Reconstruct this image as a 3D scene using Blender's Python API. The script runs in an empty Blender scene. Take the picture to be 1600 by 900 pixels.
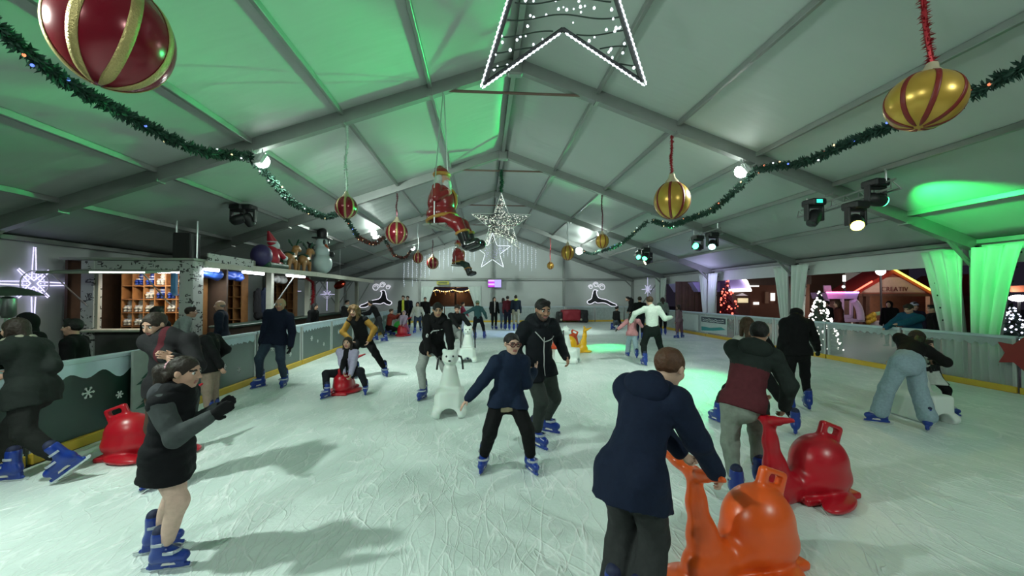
import bpy, math, random
import numpy as np
from mathutils import Vector, Matrix
random.seed(7)
rng = np.random.default_rng(7)
SC = bpy.context.scene
COL = SC.collection
PI = math.pi

# ------------------------------------------------------------------ camera geometry
F_PX, CAM_Z, YAW, PITCH = 620.0, 1.80, math.radians(4.1), math.radians(1.1)

def ray(px, py):
    x = (px - 800) / F_PX
    u = -(py - 450) / F_PX
    fwd = math.cos(PITCH) - math.sin(PITCH) * u
    up = math.sin(PITCH) + math.cos(PITCH) * u
    X = x * math.cos(YAW) + fwd * math.sin(YAW)
    Y = fwd * math.cos(YAW) - x * math.sin(YAW)
    return np.array([X, Y, up])

CAM = np.array([0.0, 0.0, CAM_Z])
FWD = np.array([math.sin(YAW), math.cos(YAW), 0.0])

def ground(px, py, z=0.0):
    r = ray(px, py)
    return CAM + r * ((z - CAM_Z) / r[2])

def at_y(px, py, Y):
    r = ray(px, py)
    return CAM + r * (Y / r[1])

def at_x(px, py, X):
    r = ray(px, py)
    return CAM + r * (X / r[0])

def at_d(px, py, d):
    r = ray(px, py)
    return CAM + r * (d / float(r @ FWD))

def depth(p):
    return float((np.asarray(p) - CAM) @ FWD)

# ------------------------------------------------------------------ materials
MATS = {}

def mat(name, col, rough=0.6, metal=0.0, var=0.12, scale=9.0, bump=0.0, emit=0.0, ecol=None,
        trans=0.0, spec=0.5, alpha=1.0, sheen=0.0, subs=0.0):
    if name in MATS:
        return MATS[name]
    m = bpy.data.materials.new(name)
    m.use_nodes = True
    nt = m.node_tree
    b = nt.nodes['Principled BSDF']
    c4 = (col[0], col[1], col[2], 1)
    tc = nt.nodes.new('ShaderNodeTexCoord')
    nz = nt.nodes.new('ShaderNodeTexNoise')
    nz.inputs['Scale'].default_value = scale
    nz.inputs['Detail'].default_value = 3
    nt.links.new(tc.outputs['Object'], nz.inputs['Vector'])
    mx = nt.nodes.new('ShaderNodeMix')
    mx.data_type = 'RGBA'
    mx.inputs['A'].default_value = tuple(max(0, v * (1 - var)) for v in col) + (1,)
    mx.inputs['B'].default_value = tuple(min(1, v * (1 + var)) for v in col) + (1,)
    nt.links.new(nz.outputs['Fac'], mx.inputs['Factor'])
    nt.links.new(mx.outputs['Result'], b.inputs['Base Color'])
    b.inputs['Roughness'].default_value = rough
    b.inputs['Metallic'].default_value = metal
    b.inputs['Specular IOR Level'].default_value = spec
    b.inputs['Transmission Weight'].default_value = trans
    b.inputs['Alpha'].default_value = alpha
    if sheen:
        b.inputs['Sheen Weight'].default_value = sheen
    if subs:
        b.inputs['Subsurface Weight'].default_value = subs
        b.inputs['Subsurface Radius'].default_value = (0.02, 0.008, 0.004)
    if bump:
        bp = nt.nodes.new('ShaderNodeBump')
        bp.inputs['Strength'].default_value = bump
        bp.inputs['Distance'].default_value = 0.02
        nt.links.new(nz.outputs['Fac'], bp.inputs['Height'])
        nt.links.new(bp.outputs['Normal'], b.inputs['Normal'])
    if emit:
        b.inputs['Emission Color'].default_value = tuple(ecol or col) + (1,)
        b.inputs['Emission Strength'].default_value = emit
    MATS[name] = m
    return m

def cloth(col, rough=0.85, bump=0.25, spec=0.2):
    return mat('cloth_%d_%d_%d' % tuple(int(c * 999) for c in col), col, rough, 0, 0.22, 26, bump, spec=spec)

# ------------------------------------------------------------------ object helpers
ORIGIN = {}

def tag(o, label=None, cat=None, group=None, kind=None):
    if label: o['label'] = label
    if cat: o['category'] = cat
    if group: o['group'] = group
    if kind: o['kind'] = kind
    return o

def thing(name, loc, label, cat, group=None):
    o = bpy.data.objects.new(name, None)
    COL.objects.link(o)
    o.empty_display_size = 0.1
    o.location = tuple(float(v) for v in loc)
    ORIGIN[o] = np.array(loc, float)
    return tag(o, label, cat, group)

def link_mesh(name, me, parent=None, origin=None):
    o = bpy.data.objects.new(name, me)
    COL.objects.link(o)
    if parent is not None:
        o.parent = parent
        ORIGIN[o] = ORIGIN[parent]
    else:
        org = np.array(origin if origin is not None else (0, 0, 0), float)
        o.location = tuple(org)
        ORIGIN[o] = org
    return o

def raw_mesh(name, V, quads=None, faces=None, mats=(), smooth=True, mi=None):
    me = bpy.data.meshes.new(name)
    V = np.asarray(V, np.float32)
    if faces is None:
        Q = np.asarray(quads, np.int32)
        n = len(Q)
        k = Q.shape[1] if n else 4
        me.vertices.add(len(V)); me.vertices.foreach_set('co', V.ravel())
        me.loops.add(n * k); me.loops.foreach_set('vertex_index', Q.ravel())
        me.polygons.add(n); me.polygons.foreach_set('loop_start', np.arange(0, n * k, k, dtype=np.int32))
        me.update(calc_edges=True)
    else:
        me.from_pydata([tuple(map(float, v)) for v in V], [], faces)
        me.update()
    for m in mats: me.materials.append(m)
    if mi is not None: me.polygons.foreach_set('material_index', np.asarray(mi, np.int32))
    if len(me.polygons):
        me.polygons.foreach_set('use_smooth', np.full(len(me.polygons), bool(smooth)))
    return me

def nrm(v):
    v = np.asarray(v, float)
    n = np.linalg.norm(v)
    return v / n if n > 1e-9 else v

def frame(d, up=(0, 0, 1)):
    d = nrm(d)
    u = np.asarray(up, float)
    if abs(d @ u) > 0.98: u = np.array([0, 1.0, 0])
    s = nrm(np.cross(d, u))
    return s, nrm(np.cross(s, d)), d          # side, up, along

class MB:
    """collects world-space geometry; build() links it as one mesh object"""
    def __init__(s):
        s.v, s.f, s.m, s.c = [], [], [], 0
    def mi(s, i):
        s.c = i
        return s
    def add(s, V, F):
        b = len(s.v)
        s.v.extend([tuple(map(float, p)) for p in V])
        s.f.extend([tuple(b + i for i in f) for f in F])
        s.m.extend([s.c] * len(F))
        return s
    def box(s, c, size, rot=None, bev=0.0):
        c = np.asarray(c, float); h = np.asarray(size, float) / 2
        R = np.eye(3) if rot is None else np.asarray(rot, float)
        bv = min(bev, h.min() * 0.9)
        if bv <= 0:
            P = [(x, y, z) for x in (-1, 1) for y in (-1, 1) for z in (-1, 1)]
            V = [c + R @ (np.array(p) * h) for p in P]
            return s.add(V, [(0, 1, 3, 2), (4, 6, 7, 5), (0, 4, 5, 1), (2, 3, 7, 6), (0, 2, 6, 4), (1, 5, 7, 3)])
        V, idx = [], {}
        for sx in (-1, 1):
            for sy in (-1, 1):
                for sz in (-1, 1):
                    for ax in range(3):
                        p = np.array([sx, sy, sz]) * (h - bv)
                        p[ax] += (sx, sy, sz)[ax] * bv
                        idx[(sx, sy, sz, ax)] = len(V); V.append(c + R @ p)
        Fc = []
        for ax in range(3):
            o1, o2 = (ax + 1) % 3, (ax + 2) % 3
            for sg in (-1, 1):
                loop = []
                for a, b in ((-1, -1), (1, -1), (1, 1), (-1, 1)):
                    k = [0, 0, 0]; k[ax] = sg; k[o1] = a; k[o2] = b
                    loop.append(idx[tuple(k) + (ax,)])
                Fc.append(tuple(loop if sg > 0 else loop[::-1]))
        for ax in range(3):
            o1, o2 = (ax + 1) % 3, (ax + 2) % 3
            for a in (-1, 1):
                for b in (-1, 1):
                    lo = [0, 0, 0]; hi = [0, 0, 0]
                    lo[ax], hi[ax] = -1, 1
                    lo[o1] = hi[o1] = a; lo[o2] = hi[o2] = b
                    q = (idx[tuple(lo) + (o1,)], idx[tuple(hi) + (o1,)], idx[tuple(hi) + (o2,)], idx[tuple(lo) + (o2,)])
                    Fc.append(q if a * b < 0 else q[::-1])
        for sx in (-1, 1):
            for sy in (-1, 1):
                for sz in (-1, 1):
                    t = tuple(idx[(sx, sy, sz, a)] for a in range(3))
                    Fc.append(t if sx * sy * sz > 0 else t[::-1])
        return s.add(V, Fc)
    def bar(s, p, q, w, h, up=(0, 0, 1), bev=0.0):
        p = np.asarray(p, float); q = np.asarray(q, float)
        a, u, d = frame(q - p, up)
        return s.box((p + q) / 2, (w, h, np.linalg.norm(q - p)), np.array([a, u, d]).T, bev)
    def tube(s, pts, r, n=8, cap=True, closed=False):
        pts = [np.asarray(p, float) for p in pts]
        k = len(pts)
        rs = r if hasattr(r, '__len__') else [r] * k
        V, Fc = [], []
        side = None
        for i, p in enumerate(pts):
            if closed: d = pts[(i + 1) % k] - pts[i - 1]
            else: d = pts[min(i + 1, k - 1)] - pts[max(i - 1, 0)]
            d = nrm(d)
            if side is None: side = frame(d)[0]
            else: side = nrm(side - d * (side @ d))
            u = np.cross(side, d)
            for j in range(n):
                t = 2 * PI * j / n
                V.append(p + rs[i] * (math.cos(t) * side + math.sin(t) * u))
        for i in range(k if closed else k - 1):
            for j in range(n):
                a, b = i * n + j, i * n + (j + 1) % n
                i2 = (i + 1) % k
                Fc.append((a, i2 * n + j, i2 * n + (j + 1) % n, b))
        if cap and not closed:
            Fc.append(tuple(range(n)))
            Fc.append(tuple((k - 1) * n + j for j in reversed(range(n))))
        return s.add(V, Fc)
    def lathe(s, c, prof, n=24, R=None):
        """prof: list of (radius, height) along local z"""
        c = np.asarray(c, float); R = np.eye(3) if R is None else np.asarray(R, float)
        V, Fc = [], []
        for r, z in prof:
            for j in range(n):
                t = 2 * PI * j / n
                V.append(c + R @ np.array([r * math.cos(t), r * math.sin(t), z]))
        for i in range(len(prof) - 1):
            for j in range(n):
                Fc.append((i * n + j, i * n + (j + 1) % n, (i + 1) * n + (j + 1) % n, (i + 1) * n + j))
        Fc.append(tuple(reversed(range(n))))
        Fc.append(tuple((len(prof) - 1) * n + j for j in range(n)))
        return s.add(V, Fc)
    def ball(s, c, r, n=10, m=7, R=None):
        rr = np.asarray(r if hasattr(r, '__len__') else (r, r, r), float)
        R = np.eye(3) if R is None else np.asarray(R, float)
        c = np.asarray(c, float)
        V = [c + R @ (rr * np.array([0, 0, -1]))]
        for i in range(1, m):
            t = -PI / 2 + PI * i / m
            for j in range(n):
                a = 2 * PI * j / n
                V.append(c + R @ (rr * np.array([math.cos(t) * math.cos(a), math.cos(t) * math.sin(a), math.sin(t)])))
        V.append(c + R @ (rr * np.array([0, 0, 1])))
        Fc = []
        for j in range(n):
            Fc.append((0, 1 + (j + 1) % n, 1 + j))
            for i in range(m - 2):
                a, b = 1 + i * n + j, 1 + i * n + (j + 1) % n
                Fc.append((a, b, b + n, a + n))
            Fc.append((1 + (m - 2) * n + j, 1 + (m - 2) * n + (j + 1) % n, len(V) - 1))
        return s.add(V, Fc)
    def prism(s, poly, depth_, o, ax, ay):
        """2D polygon placed at o with axes ax, ay and thickness depth_ along ax x ay"""
        o, ax, ay = (np.asarray(t, float) for t in (o, ax, ay))
        nz = nrm(np.cross(ax, ay)) * depth_ / 2
        n = len(poly)
        V = [o + ax * x + ay * y - nz for x, y in poly] + [o + ax * x + ay * y + nz for x, y in poly]
        Fc = [tuple(reversed(range(n))), tuple(range(n, 2 * n))]
        Fc += [(i, (i + 1) % n, n + (i + 1) % n, n + i) for i in range(n)]
        return s.add(V, Fc)
    def build(s, name, mats, parent=None, origin=None, smooth=False, auto=True):
        if not isinstance(mats, (list, tuple)): mats = [mats]
        org = ORIGIN[parent] if parent is not None else np.array(origin if origin is not None else (0, 0, 0), float)
        V = np.array(s.v) - org
        me = raw_mesh(name, V, faces=s.f, mats=mats, smooth=smooth, mi=s.m)
        if smooth and auto:
            try: me.set_sharp_from_angle(angle=math.radians(45))
            except Exception: pass
        return link_mesh(name, me, parent, org)

def struct(name, mb, mats, smooth=False):
    o = mb.build(name, mats, smooth=smooth)
    o['kind'] = 'structure'
    return o

def dup(o, loc=None, rotz=None, label=None, group=None, parent=None):
    c = o.copy(); COL.objects.link(c)
    if parent is not None:
        c.parent = parent
    if loc is not None: c.location = tuple(float(v) for v in loc)
    if rotz is not None: c.rotation_euler = (0, 0, rotz)
    if label: c['label'] = label
    if group: c['group'] = group
    for ch in list(o.children):
        dup(ch, parent=c)
    return c

# ------------------------------------------------------------------ signed distance modelling
class SDF:
    def __init__(s, lo, hi, vox):
        s.vox = vox
        s.lo = np.asarray(lo, float) - 4 * vox
        s.n = np.ceil((np.asarray(hi, float) + 4 * vox - s.lo) / vox).astype(int) + 1
        s.F = np.full(tuple(s.n), 0.25, np.float32)
        s.ax = [s.lo[i] + vox * np.arange(s.n[i]) for i in range(3)]
    def _sl(s, lo, hi):
        a = np.clip(np.floor((lo - s.lo) / s.vox).astype(int), 0, s.n)
        b = np.clip(np.ceil((hi - s.lo) / s.vox).astype(int) + 1, 0, s.n)
        if (b <= a).any(): return None
        sl = tuple(slice(a[i], b[i]) for i in range(3))
        X = s.ax[0][sl[0]][:, None, None].astype(np.float32)
        Y = s.ax[1][sl[1]][None, :, None].astype(np.float32)
        Z = s.ax[2][sl[2]][None, None, :].astype(np.float32)
        return sl, X, Y, Z
    def _mix(s, sl, d, k, sub=False):
        f = s.F[sl]
        if sub:
            d = -d
            if k <= 0: s.F[sl] = np.maximum(f, d); return
            h = np.clip(0.5 - 0.5 * (d - f) / k, 0, 1)
            s.F[sl] = d * (1 - h) + f * h + k * h * (1 - h)
            return
        if k <= 0: s.F[sl] = np.minimum(f, d); return
        h = np.clip(0.5 + 0.5 * (d - f) / k, 0, 1)
        s.F[sl] = d * (1 - h) + f * h - k * h * (1 - h)
    def cone(s, a, b, ra, rb=None, k=0.02, flat=None, sub=False):
        """round cone; flat=(axis, factor) squeezes it along axis"""
        a = np.asarray(a, float); b = np.asarray(b, float)
        rb = ra if rb is None else rb
        m = max(ra, rb) + 0.05 + k
        g = s._sl(np.minimum(a, b) - m, np.maximum(a, b) + m)
        if g is None: return s
        sl, X, Y, Z = g
        px, py, pz = X - a[0], Y - a[1], Z - a[2]
        ab = b - a
        L2 = max(ab @ ab, 1e-12)
        t = np.clip((px * ab[0] + py * ab[1] + pz * ab[2]) / L2, 0, 1)
        qx, qy, qz = px - t * ab[0], py - t * ab[1], pz - t * ab[2]
        if flat is not None:
            fx, ff = flat
            e = qx * fx[0] + qy * fx[1] + qz * fx[2]
            e2 = e * (1 / ff - 1)
            d = np.sqrt((qx + fx[0] * e2) ** 2 + (qy + fx[1] * e2) ** 2 + (qz + fx[2] * e2) ** 2) - (ra + (rb - ra) * t)
            d = d * math.sqrt(ff)
        else:
            d = np.sqrt(qx * qx + qy * qy + qz * qz) - (ra + (rb - ra) * t)
        s._mix(sl, d, k, sub)
        return s
    def chain(s, pts, rs, k=0.02, flat=None):
        for i in range(len(pts) - 1):
            s.cone(pts[i], pts[i + 1], rs[i], rs[i + 1], k, flat)
        return s
    def ell(s, c, r, A=None, k=0.02, sub=False):
        """ellipsoid, A rows = local axes"""
        c = np.asarray(c, float); r = np.asarray(r, float)
        A = np.eye(3) if A is None else np.asarray(A, float)
        ext = np.sqrt(((A.T * r) ** 2).sum(1)) + 0.05 + k
        g = s._sl(c - ext, c + ext)
        if g is None: return s
        sl, X, Y, Z = g
        px, py, pz = X - c[0], Y - c[1], Z - c[2]
        q = [(px * A[i][0] + py * A[i][1] + pz * A[i][2]) for i in range(3)]
        k0 = np.sqrt(sum((q[i] / r[i]) ** 2 for i in range(3)))
        k1 = np.sqrt(sum((q[i] / r[i] ** 2) ** 2 for i in range(3))) + 1e-9
        d = k0 * (k0 - 1) / k1
        s._mix(sl, d, k, sub)
        return s
    def rbox(s, c, h, r=0.01, A=None, k=0.01, sub=False):
        c = np.asarray(c, float); h = np.asarray(h, float) - r
        A = np.eye(3) if A is None else np.asarray(A, float)
        ext = np.abs(A.T) @ (h + r) + 0.05 + k
        g = s._sl(c - ext, c + ext)
        if g is None: return s
        sl, X, Y, Z = g
        px, py, pz = X - c[0], Y - c[1], Z - c[2]
        q = [np.abs(px * A[i][0] + py * A[i][1] + pz * A[i][2]) - h[i] for i in range(3)]
        out = np.sqrt(sum(np.maximum(t, 0) ** 2 for t in q))
        d = out + np.minimum(np.maximum(np.maximum(q[0], q[1]), q[2]), 0) - r
        s._mix(sl, d, k, sub)
        return s
    def keep(s, p, nv):
        """keep the half space where (x-p).nv > 0"""
        p = np.asarray(p, float); nv = nrm(nv)
        d = -((s.ax[0][:, None, None] - p[0]) * nv[0] + (s.ax[1][None, :, None] - p[1]) * nv[1] + (s.ax[2][None, None, :] - p[2]) * nv[2])
        s.F = np.maximum(s.F, d.astype(np.float32))
        return s
    def ripple(s, amp, freq, seed=0, axis=None, quilt=0.0, pitch_=0.09, o=None):
        X, Y, Z = s.ax[0][:, None, None], s.ax[1][None, :, None], s.ax[2][None, None, :]
        r = np.random.default_rng(seed)
        n = 0
        if amp:
            for i in range(4):
                d = r.normal(size=3); d /= np.linalg.norm(d)
                e = r.normal(size=3); e /= np.linalg.norm(e)
                fq = freq * (0.7 + 0.5 * i)
                n = n + np.sin(fq * (d[0] * X + d[1] * Y + d[2] * Z) + 1.7 * np.sin(fq * 0.6 * (e[0] * X + e[1] * Y + e[2] * Z)) + i) / (1 + 0.5 * i)
            n = n * amp * 0.5
        if quilt:
            t = (X - o[0]) * axis[0] + (Y - o[1]) * axis[1] + (Z - o[2]) * axis[2]
            n = n + quilt * (0.5 - np.abs(np.sin(PI * t / pitch_)) ** 0.6)
        s.F = (s.F + n).astype(np.float32)
        return s
    def net(s):
        F = s.F
        F[0] = F[-1] = 0.1; F[:, 0] = F[:, -1] = 0.1; F[:, :, 0] = F[:, :, -1] = 0.1
        S = F < 0
        c = np.zeros(tuple(n - 1 for n in F.shape), np.int8)
        offs = [(i, j, k) for i in (0, 1) for j in (0, 1) for k in (0, 1)]
        nx, ny, nz = c.shape
        for o in offs:
            c += S[o[0]:o[0] + nx, o[1]:o[1] + ny, o[2]:o[2] + nz]
        I = np.argwhere((c > 0) & (c < 8))
        if len(I) == 0: return np.zeros((0, 3)), np.zeros((0, 4), int)
        idx = np.full(c.shape, -1, np.int32)
        idx[I[:, 0], I[:, 1], I[:, 2]] = np.arange(len(I))
        vals = [F[I[:, 0] + o[0], I[:, 1] + o[1], I[:, 2] + o[2]] for o in offs]
        pos = np.zeros((len(I), 3)); cnt = np.zeros(len(I))
        for a in range(8):
            for b in range(a + 1, 8):
                da = np.abs(np.array(offs[a]) - np.array(offs[b]))
                if da.sum() != 1: continue
                va, vb = vals[a], vals[b]
                m = (va < 0) != (vb < 0)
                t = np.where(m, va / np.where(m, va - vb, 1), 0)
                pos += np.where(m[:, None], np.array(offs[a]) + t[:, None] * (np.array(offs[b]) - np.array(offs[a])), 0)
                cnt += m
        V = s.lo + s.vox * (I + pos / cnt[:, None])
        quads = []
        for ax in range(3):
            o1, o2 = (ax + 1) % 3, (ax + 2) % 3
            sa = [slice(None)] * 3; sb = [slice(None)] * 3
            sa[ax] = slice(0, -1); sb[ax] = slice(1, None)
            A_, B_ = S[tuple(sa)], S[tuple(sb)]
            E = np.argwhere(A_ != B_)
            E = E[(E[:, o1] > 0) & (E[:, o2] > 0)]
            if len(E) == 0: continue
            fl = A_[E[:, 0], E[:, 1], E[:, 2]]
            def ci(d1, d2):
                e = E.copy(); e[:, o1] -= d1; e[:, o2] -= d2
                return idx[e[:, 0], e[:, 1], e[:, 2]]
            q = np.stack([ci(1, 1), ci(0, 1), ci(0, 0), ci(1, 0)], 1)
            q = np.where(fl[:, None], q, q[:, ::-1])
            quads.append(q)
        return V, np.concatenate(quads)
    def build(s, name, mats, parent=None, origin=None, mi=None):
        V, Q = s.net()
        org = ORIGIN[parent] if parent is not None else np.array(origin if origin is not None else (0, 0, 0), float)
        idx = None
        if mi is not None and len(Q):
            idx = mi(V[Q].mean(1))
        if not isinstance(mats, (list, tuple)): mats = [mats]
        me = raw_mesh(name, V - org, quads=Q, mats=mats, smooth=True, mi=idx)
        return link_mesh(name, me, parent, org)

def rotz(a):
    c, s = math.cos(a), math.sin(a)
    return np.array([[c, -s, 0], [s, c, 0], [0, 0, 1.0]])
# ------------------------------------------------------------------ the tent and the rink
RX, HW, EAVE, RIDGE, SLOPE = 0.63, 10.14, 2.95, 6.54, (6.54 - 2.95) / 10.14
XL, XR = RX - HW, RX + HW
Y0, Y1 = -7.1, 27.9
BX_L, BX_R, BY_F = -4.75, 9.82, 27.0
FRAMES = [-7.1, -2.1, 2.9, 7.9, 12.9, 17.9, 22.9, 27.9]
def roof_z(x): return RIDGE - abs(x - RX) * SLOPE

def membrane(name):
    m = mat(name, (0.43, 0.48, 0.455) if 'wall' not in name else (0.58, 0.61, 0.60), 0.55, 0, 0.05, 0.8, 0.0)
    nt = m.node_tree; b = nt.nodes['Principled BSDF']
    tc = nt.nodes['Texture Coordinate']
    wv = nt.nodes.new('ShaderNodeTexNoise'); wv.inputs['Scale'].default_value = 1.6; wv.inputs['Detail'].default_value = 2
    mp = nt.nodes.new('ShaderNodeMapping'); mp.inputs['Scale'].default_value = (0.35, 2.2, 1.0)
    nt.links.new(tc.outputs['Object'], mp.inputs['Vector']); nt.links.new(mp.outputs['Vector'], wv.inputs['Vector'])
    bp = nt.nodes.new('ShaderNodeBump'); bp.inputs['Strength'].default_value = 0.35; bp.inputs['Distance'].default_value = 0.05
    nt.links.new(wv.outputs['Fac'], bp.inputs['Height']); nt.links.new(bp.outputs['Normal'], b.inputs['Normal'])
    return m
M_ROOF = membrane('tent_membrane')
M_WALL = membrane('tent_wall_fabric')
M_ALU = mat('tent_aluminium', (0.27, 0.285, 0.275), 0.45, 0.4, 0.1, 5)
M_DARK = mat('black_metal', (0.02, 0.02, 0.022), 0.5, 0.3)
M_STEEL = mat('steel', (0.6, 0.62, 0.63), 0.3, 0.9, 0.08)
M_BLACK = mat('black_plastic', (0.012, 0.012, 0.014), 0.45)

def ice_material():
    m = bpy.data.materials.new('rink_ice'); m.use_nodes = True
    nt = m.node_tree; N = nt.nodes; L = nt.links
    b = N['Principled BSDF']
    tc = N.new('ShaderNodeTexCoord')
    hs = []
    for i, (ang, sx, sy, w) in enumerate([(0.35, 2.2, 0.42, 1.0), (-0.6, 2.6, 0.5, 0.9), (1.25, 2.0, 0.45, 1.0), (-1.2, 3.0, 0.5, 0.8), (0.05, 3.6, 0.6, 0.8), (0.8, 4.2, 0.8, 0.6), (-0.25, 5.0, 0.8, 0.6)]):
        n0 = N.new('ShaderNodeTexNoise'); n0.inputs['Scale'].default_value = 0.5 + 0.12 * i; n0.inputs['Detail'].default_value = 1
        L.new(tc.outputs['Object'], n0.inputs['Vector'])
        vm = N.new('ShaderNodeVectorMath'); vm.operation = 'MULTIPLY_ADD'
        L.new(n0.outputs['Color'], vm.inputs[0]); vm.inputs[1].default_value = (1.1, 1.1, 0); L.new(tc.outputs['Object'], vm.inputs[2])
        mp = N.new('ShaderNodeMapping'); mp.inputs['Rotation'].default_value = (0, 0, ang); mp.inputs['Location'].default_value = (3.1 * i, 1.7 * i, 0)
        mp.inputs['Scale'].default_value = (sx, sy, 1)
        L.new(vm.outputs[0], mp.inputs['Vector'])
        n1 = N.new('ShaderNodeTexNoise'); n1.inputs['Scale'].default_value = 1.0; n1.inputs['Detail'].default_value = 2.5; n1.inputs['Roughness'].default_value = 0.5
        L.new(mp.outputs['Vector'], n1.inputs['Vector'])
        s1 = N.new('ShaderNodeMath'); s1.operation = 'SUBTRACT'; L.new(n1.outputs['Fac'], s1.inputs[0]); s1.inputs[1].default_value = 0.5
        s2 = N.new('ShaderNodeMath'); s2.operation = 'ABSOLUTE'; L.new(s1.outputs[0], s2.inputs[0])
        r = N.new('ShaderNodeMapRange'); r.inputs['From Min'].default_value = 0.0; r.inputs['From Max'].default_value = 0.009
        r.inputs['To Min'].default_value = w; r.inputs['To Max'].default_value = 0.0
        L.new(s2.outputs[0], r.inputs['Value'])
        hs.append(r.outputs['Result'])
    acc = hs[0]
    for h in hs[1:]:
        a = N.new('ShaderNodeMath'); a.operation = 'ADD'; L.new(acc, a.inputs[0]); L.new(h, a.inputs[1]); acc = a.outputs[0]
    snow = N.new('ShaderNodeTexNoise'); snow.inputs['Scale'].default_value = 1.1; snow.inputs['Detail'].default_value = 6
    L.new(tc.outputs['Object'], snow.inputs['Vector'])
    fine = N.new('ShaderNodeTexNoise'); fine.inputs['Scale'].default_value = 30; fine.inputs['Detail'].default_value = 4
    L.new(tc.outputs['Object'], fine.inputs['Vector'])
    cr = N.new('ShaderNodeValToRGB')
    cr.color_ramp.elements[0].position = 0.3; cr.color_ramp.elements[0].color = (0.60, 0.70, 0.67, 1)
    cr.color_ramp.elements[1].position = 0.7; cr.color_ramp.elements[1].color = (0.78, 0.85, 0.83, 1)
    L.new(snow.outputs['Fac'], cr.inputs['Fac'])
    cl = N.new('ShaderNodeMath'); cl.operation = 'MULTIPLY'; cl.use_clamp = True; L.new(acc, cl.inputs[0]); cl.inputs[1].default_value = 0.5
    mx = N.new('ShaderNodeMix'); mx.data_type = 'RGBA'
    L.new(cl.outputs[0], mx.inputs['Factor']); L.new(cr.outputs['Color'], mx.inputs['A']); mx.inputs['B'].default_value = (0.93, 0.97, 0.96, 1)
    # painted line across the rink
    sp = N.new('ShaderNodeSeparateXYZ'); L.new(tc.outputs['Object'], sp.inputs[0])
    d1 = N.new('ShaderNodeMath'); d1.operation = 'SUBTRACT'; L.new(sp.outputs['Y'], d1.inputs[0]); d1.inputs[1].default_value = 15.4
    d2 = N.new('ShaderNodeMath'); d2.operation = 'ABSOLUTE'; L.new(d1.outputs[0], d2.inputs[0])
    d3 = N.new('ShaderNodeMath'); d3.operation = 'LESS_THAN'; L.new(d2.outputs[0], d3.inputs[0]); d3.inputs[1].default_value = 0.07
    d4 = N.new('ShaderNodeMath'); d4.operation = 'MULTIPLY'; L.new(d3.outputs[0], d4.inputs[0]); d4.inputs[1].default_value = 0.45
    mx2 = N.new('ShaderNodeMix'); mx2.data_type = 'RGBA'; L.new(d4.outputs[0], mx2.inputs['Factor']); L.new(mx.outputs['Result'], mx2.inputs['A'])
    mx2.inputs['B'].default_value = (0.25, 0.38, 0.5, 1)
    L.new(mx2.outputs['Result'], b.inputs['Base Color'])
    b.inputs['Roughness'].default_value = 0.42
    b.inputs['Specular IOR Level'].default_value = 0.35
    ad = N.new('ShaderNodeMath'); ad.operation = 'ADD'; L.new(acc, ad.inputs[0]); L.new(fine.outputs['Fac'], ad.inputs[1])
    bp = N.new('ShaderNodeBump'); bp.inputs['Strength'].default_value = 0.5; bp.inputs['Distance'].default_value = 0.012
    L.new(ad.outputs[0], bp.inputs['Height']); L.new(bp.outputs['Normal'], b.inputs['Normal'])
    return m
M_ICE = ice_material()
struct('floor', MB().box(((BX_L + BX_R) / 2, (Y0 + BY_F) / 2, -0.1), (BX_R - BX_L, BY_F - Y0, 0.2)), M_ICE)
M_DECK = mat('dark_decking', (0.055, 0.05, 0.045), 0.7, 0, 0.3, 6, 0.2)
struct('floor_walkway', MB().box(((XL + BX_L) / 2, (Y0 + Y1) / 2, -0.13), (BX_L - XL, Y1 - Y0, 0.2)).box(((XR + BX_R) / 2, (Y0 + Y1) / 2, -0.13), (XR - BX_R, Y1 - Y0, 0.2)).box(((BX_L + BX_R) / 2, (BY_F + Y1) / 2, -0.13), (BX_R - BX_L, Y1 - BY_F, 0.2)), M_DECK)
M_ASPH = mat('night_pavement', (0.045, 0.042, 0.045), 0.6, 0, 0.25, 3, 0.2)
struct('ground_outside', MB().box((XR + 30, 22, -0.16), (60, 90, 0.2)).box((-20, 22, -0.16), (2 * (XL + 20), 90, 0.2)).box((0.6, Y1 + 20, -0.16), (2 * HW, 40, 0.2)), M_ASPH)

# roof: one shell with thickness, bay by bay with a slight sag in each panel
def roof():
    mb = MB()
    xs = np.linspace(0, 1, 25)
    ys = np.linspace(Y0, Y1, 8 * 7 - 6)
    for sd in (-1, 1):
        grid = []
        for y in ys:
            t = ((y - Y0) % 5.0) / 5.0
            row = []
            for u in xs:
                x = RX + sd * HW * u
                row.append((x, y, roof_z(x) + 0.07 + 0.05 * math.sin(PI * t) * math.sin(PI * ((u * 6) % 1.0))))
            grid.append(row)
        b = [(p[0], p[1], p[2]) for r in grid for p in r]
        n = len(xs)
        Fc = []
        for i in range(len(ys) - 1):
            for j in range(n - 1):
                q = (i * n + j, i * n + j + 1, (i + 1) * n + j + 1, (i + 1) * n + j)
                Fc.append(q if sd < 0 else q[::-1])
        mb.add(b, Fc)
    o = mb.build('ceiling', M_ROOF, smooth=True)
    md = o.modifiers.new('thickness', 'SOLIDIFY'); md.thickness = 0.02; md.offset = 1
    o['kind'] = 'structure'
roof()

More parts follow.
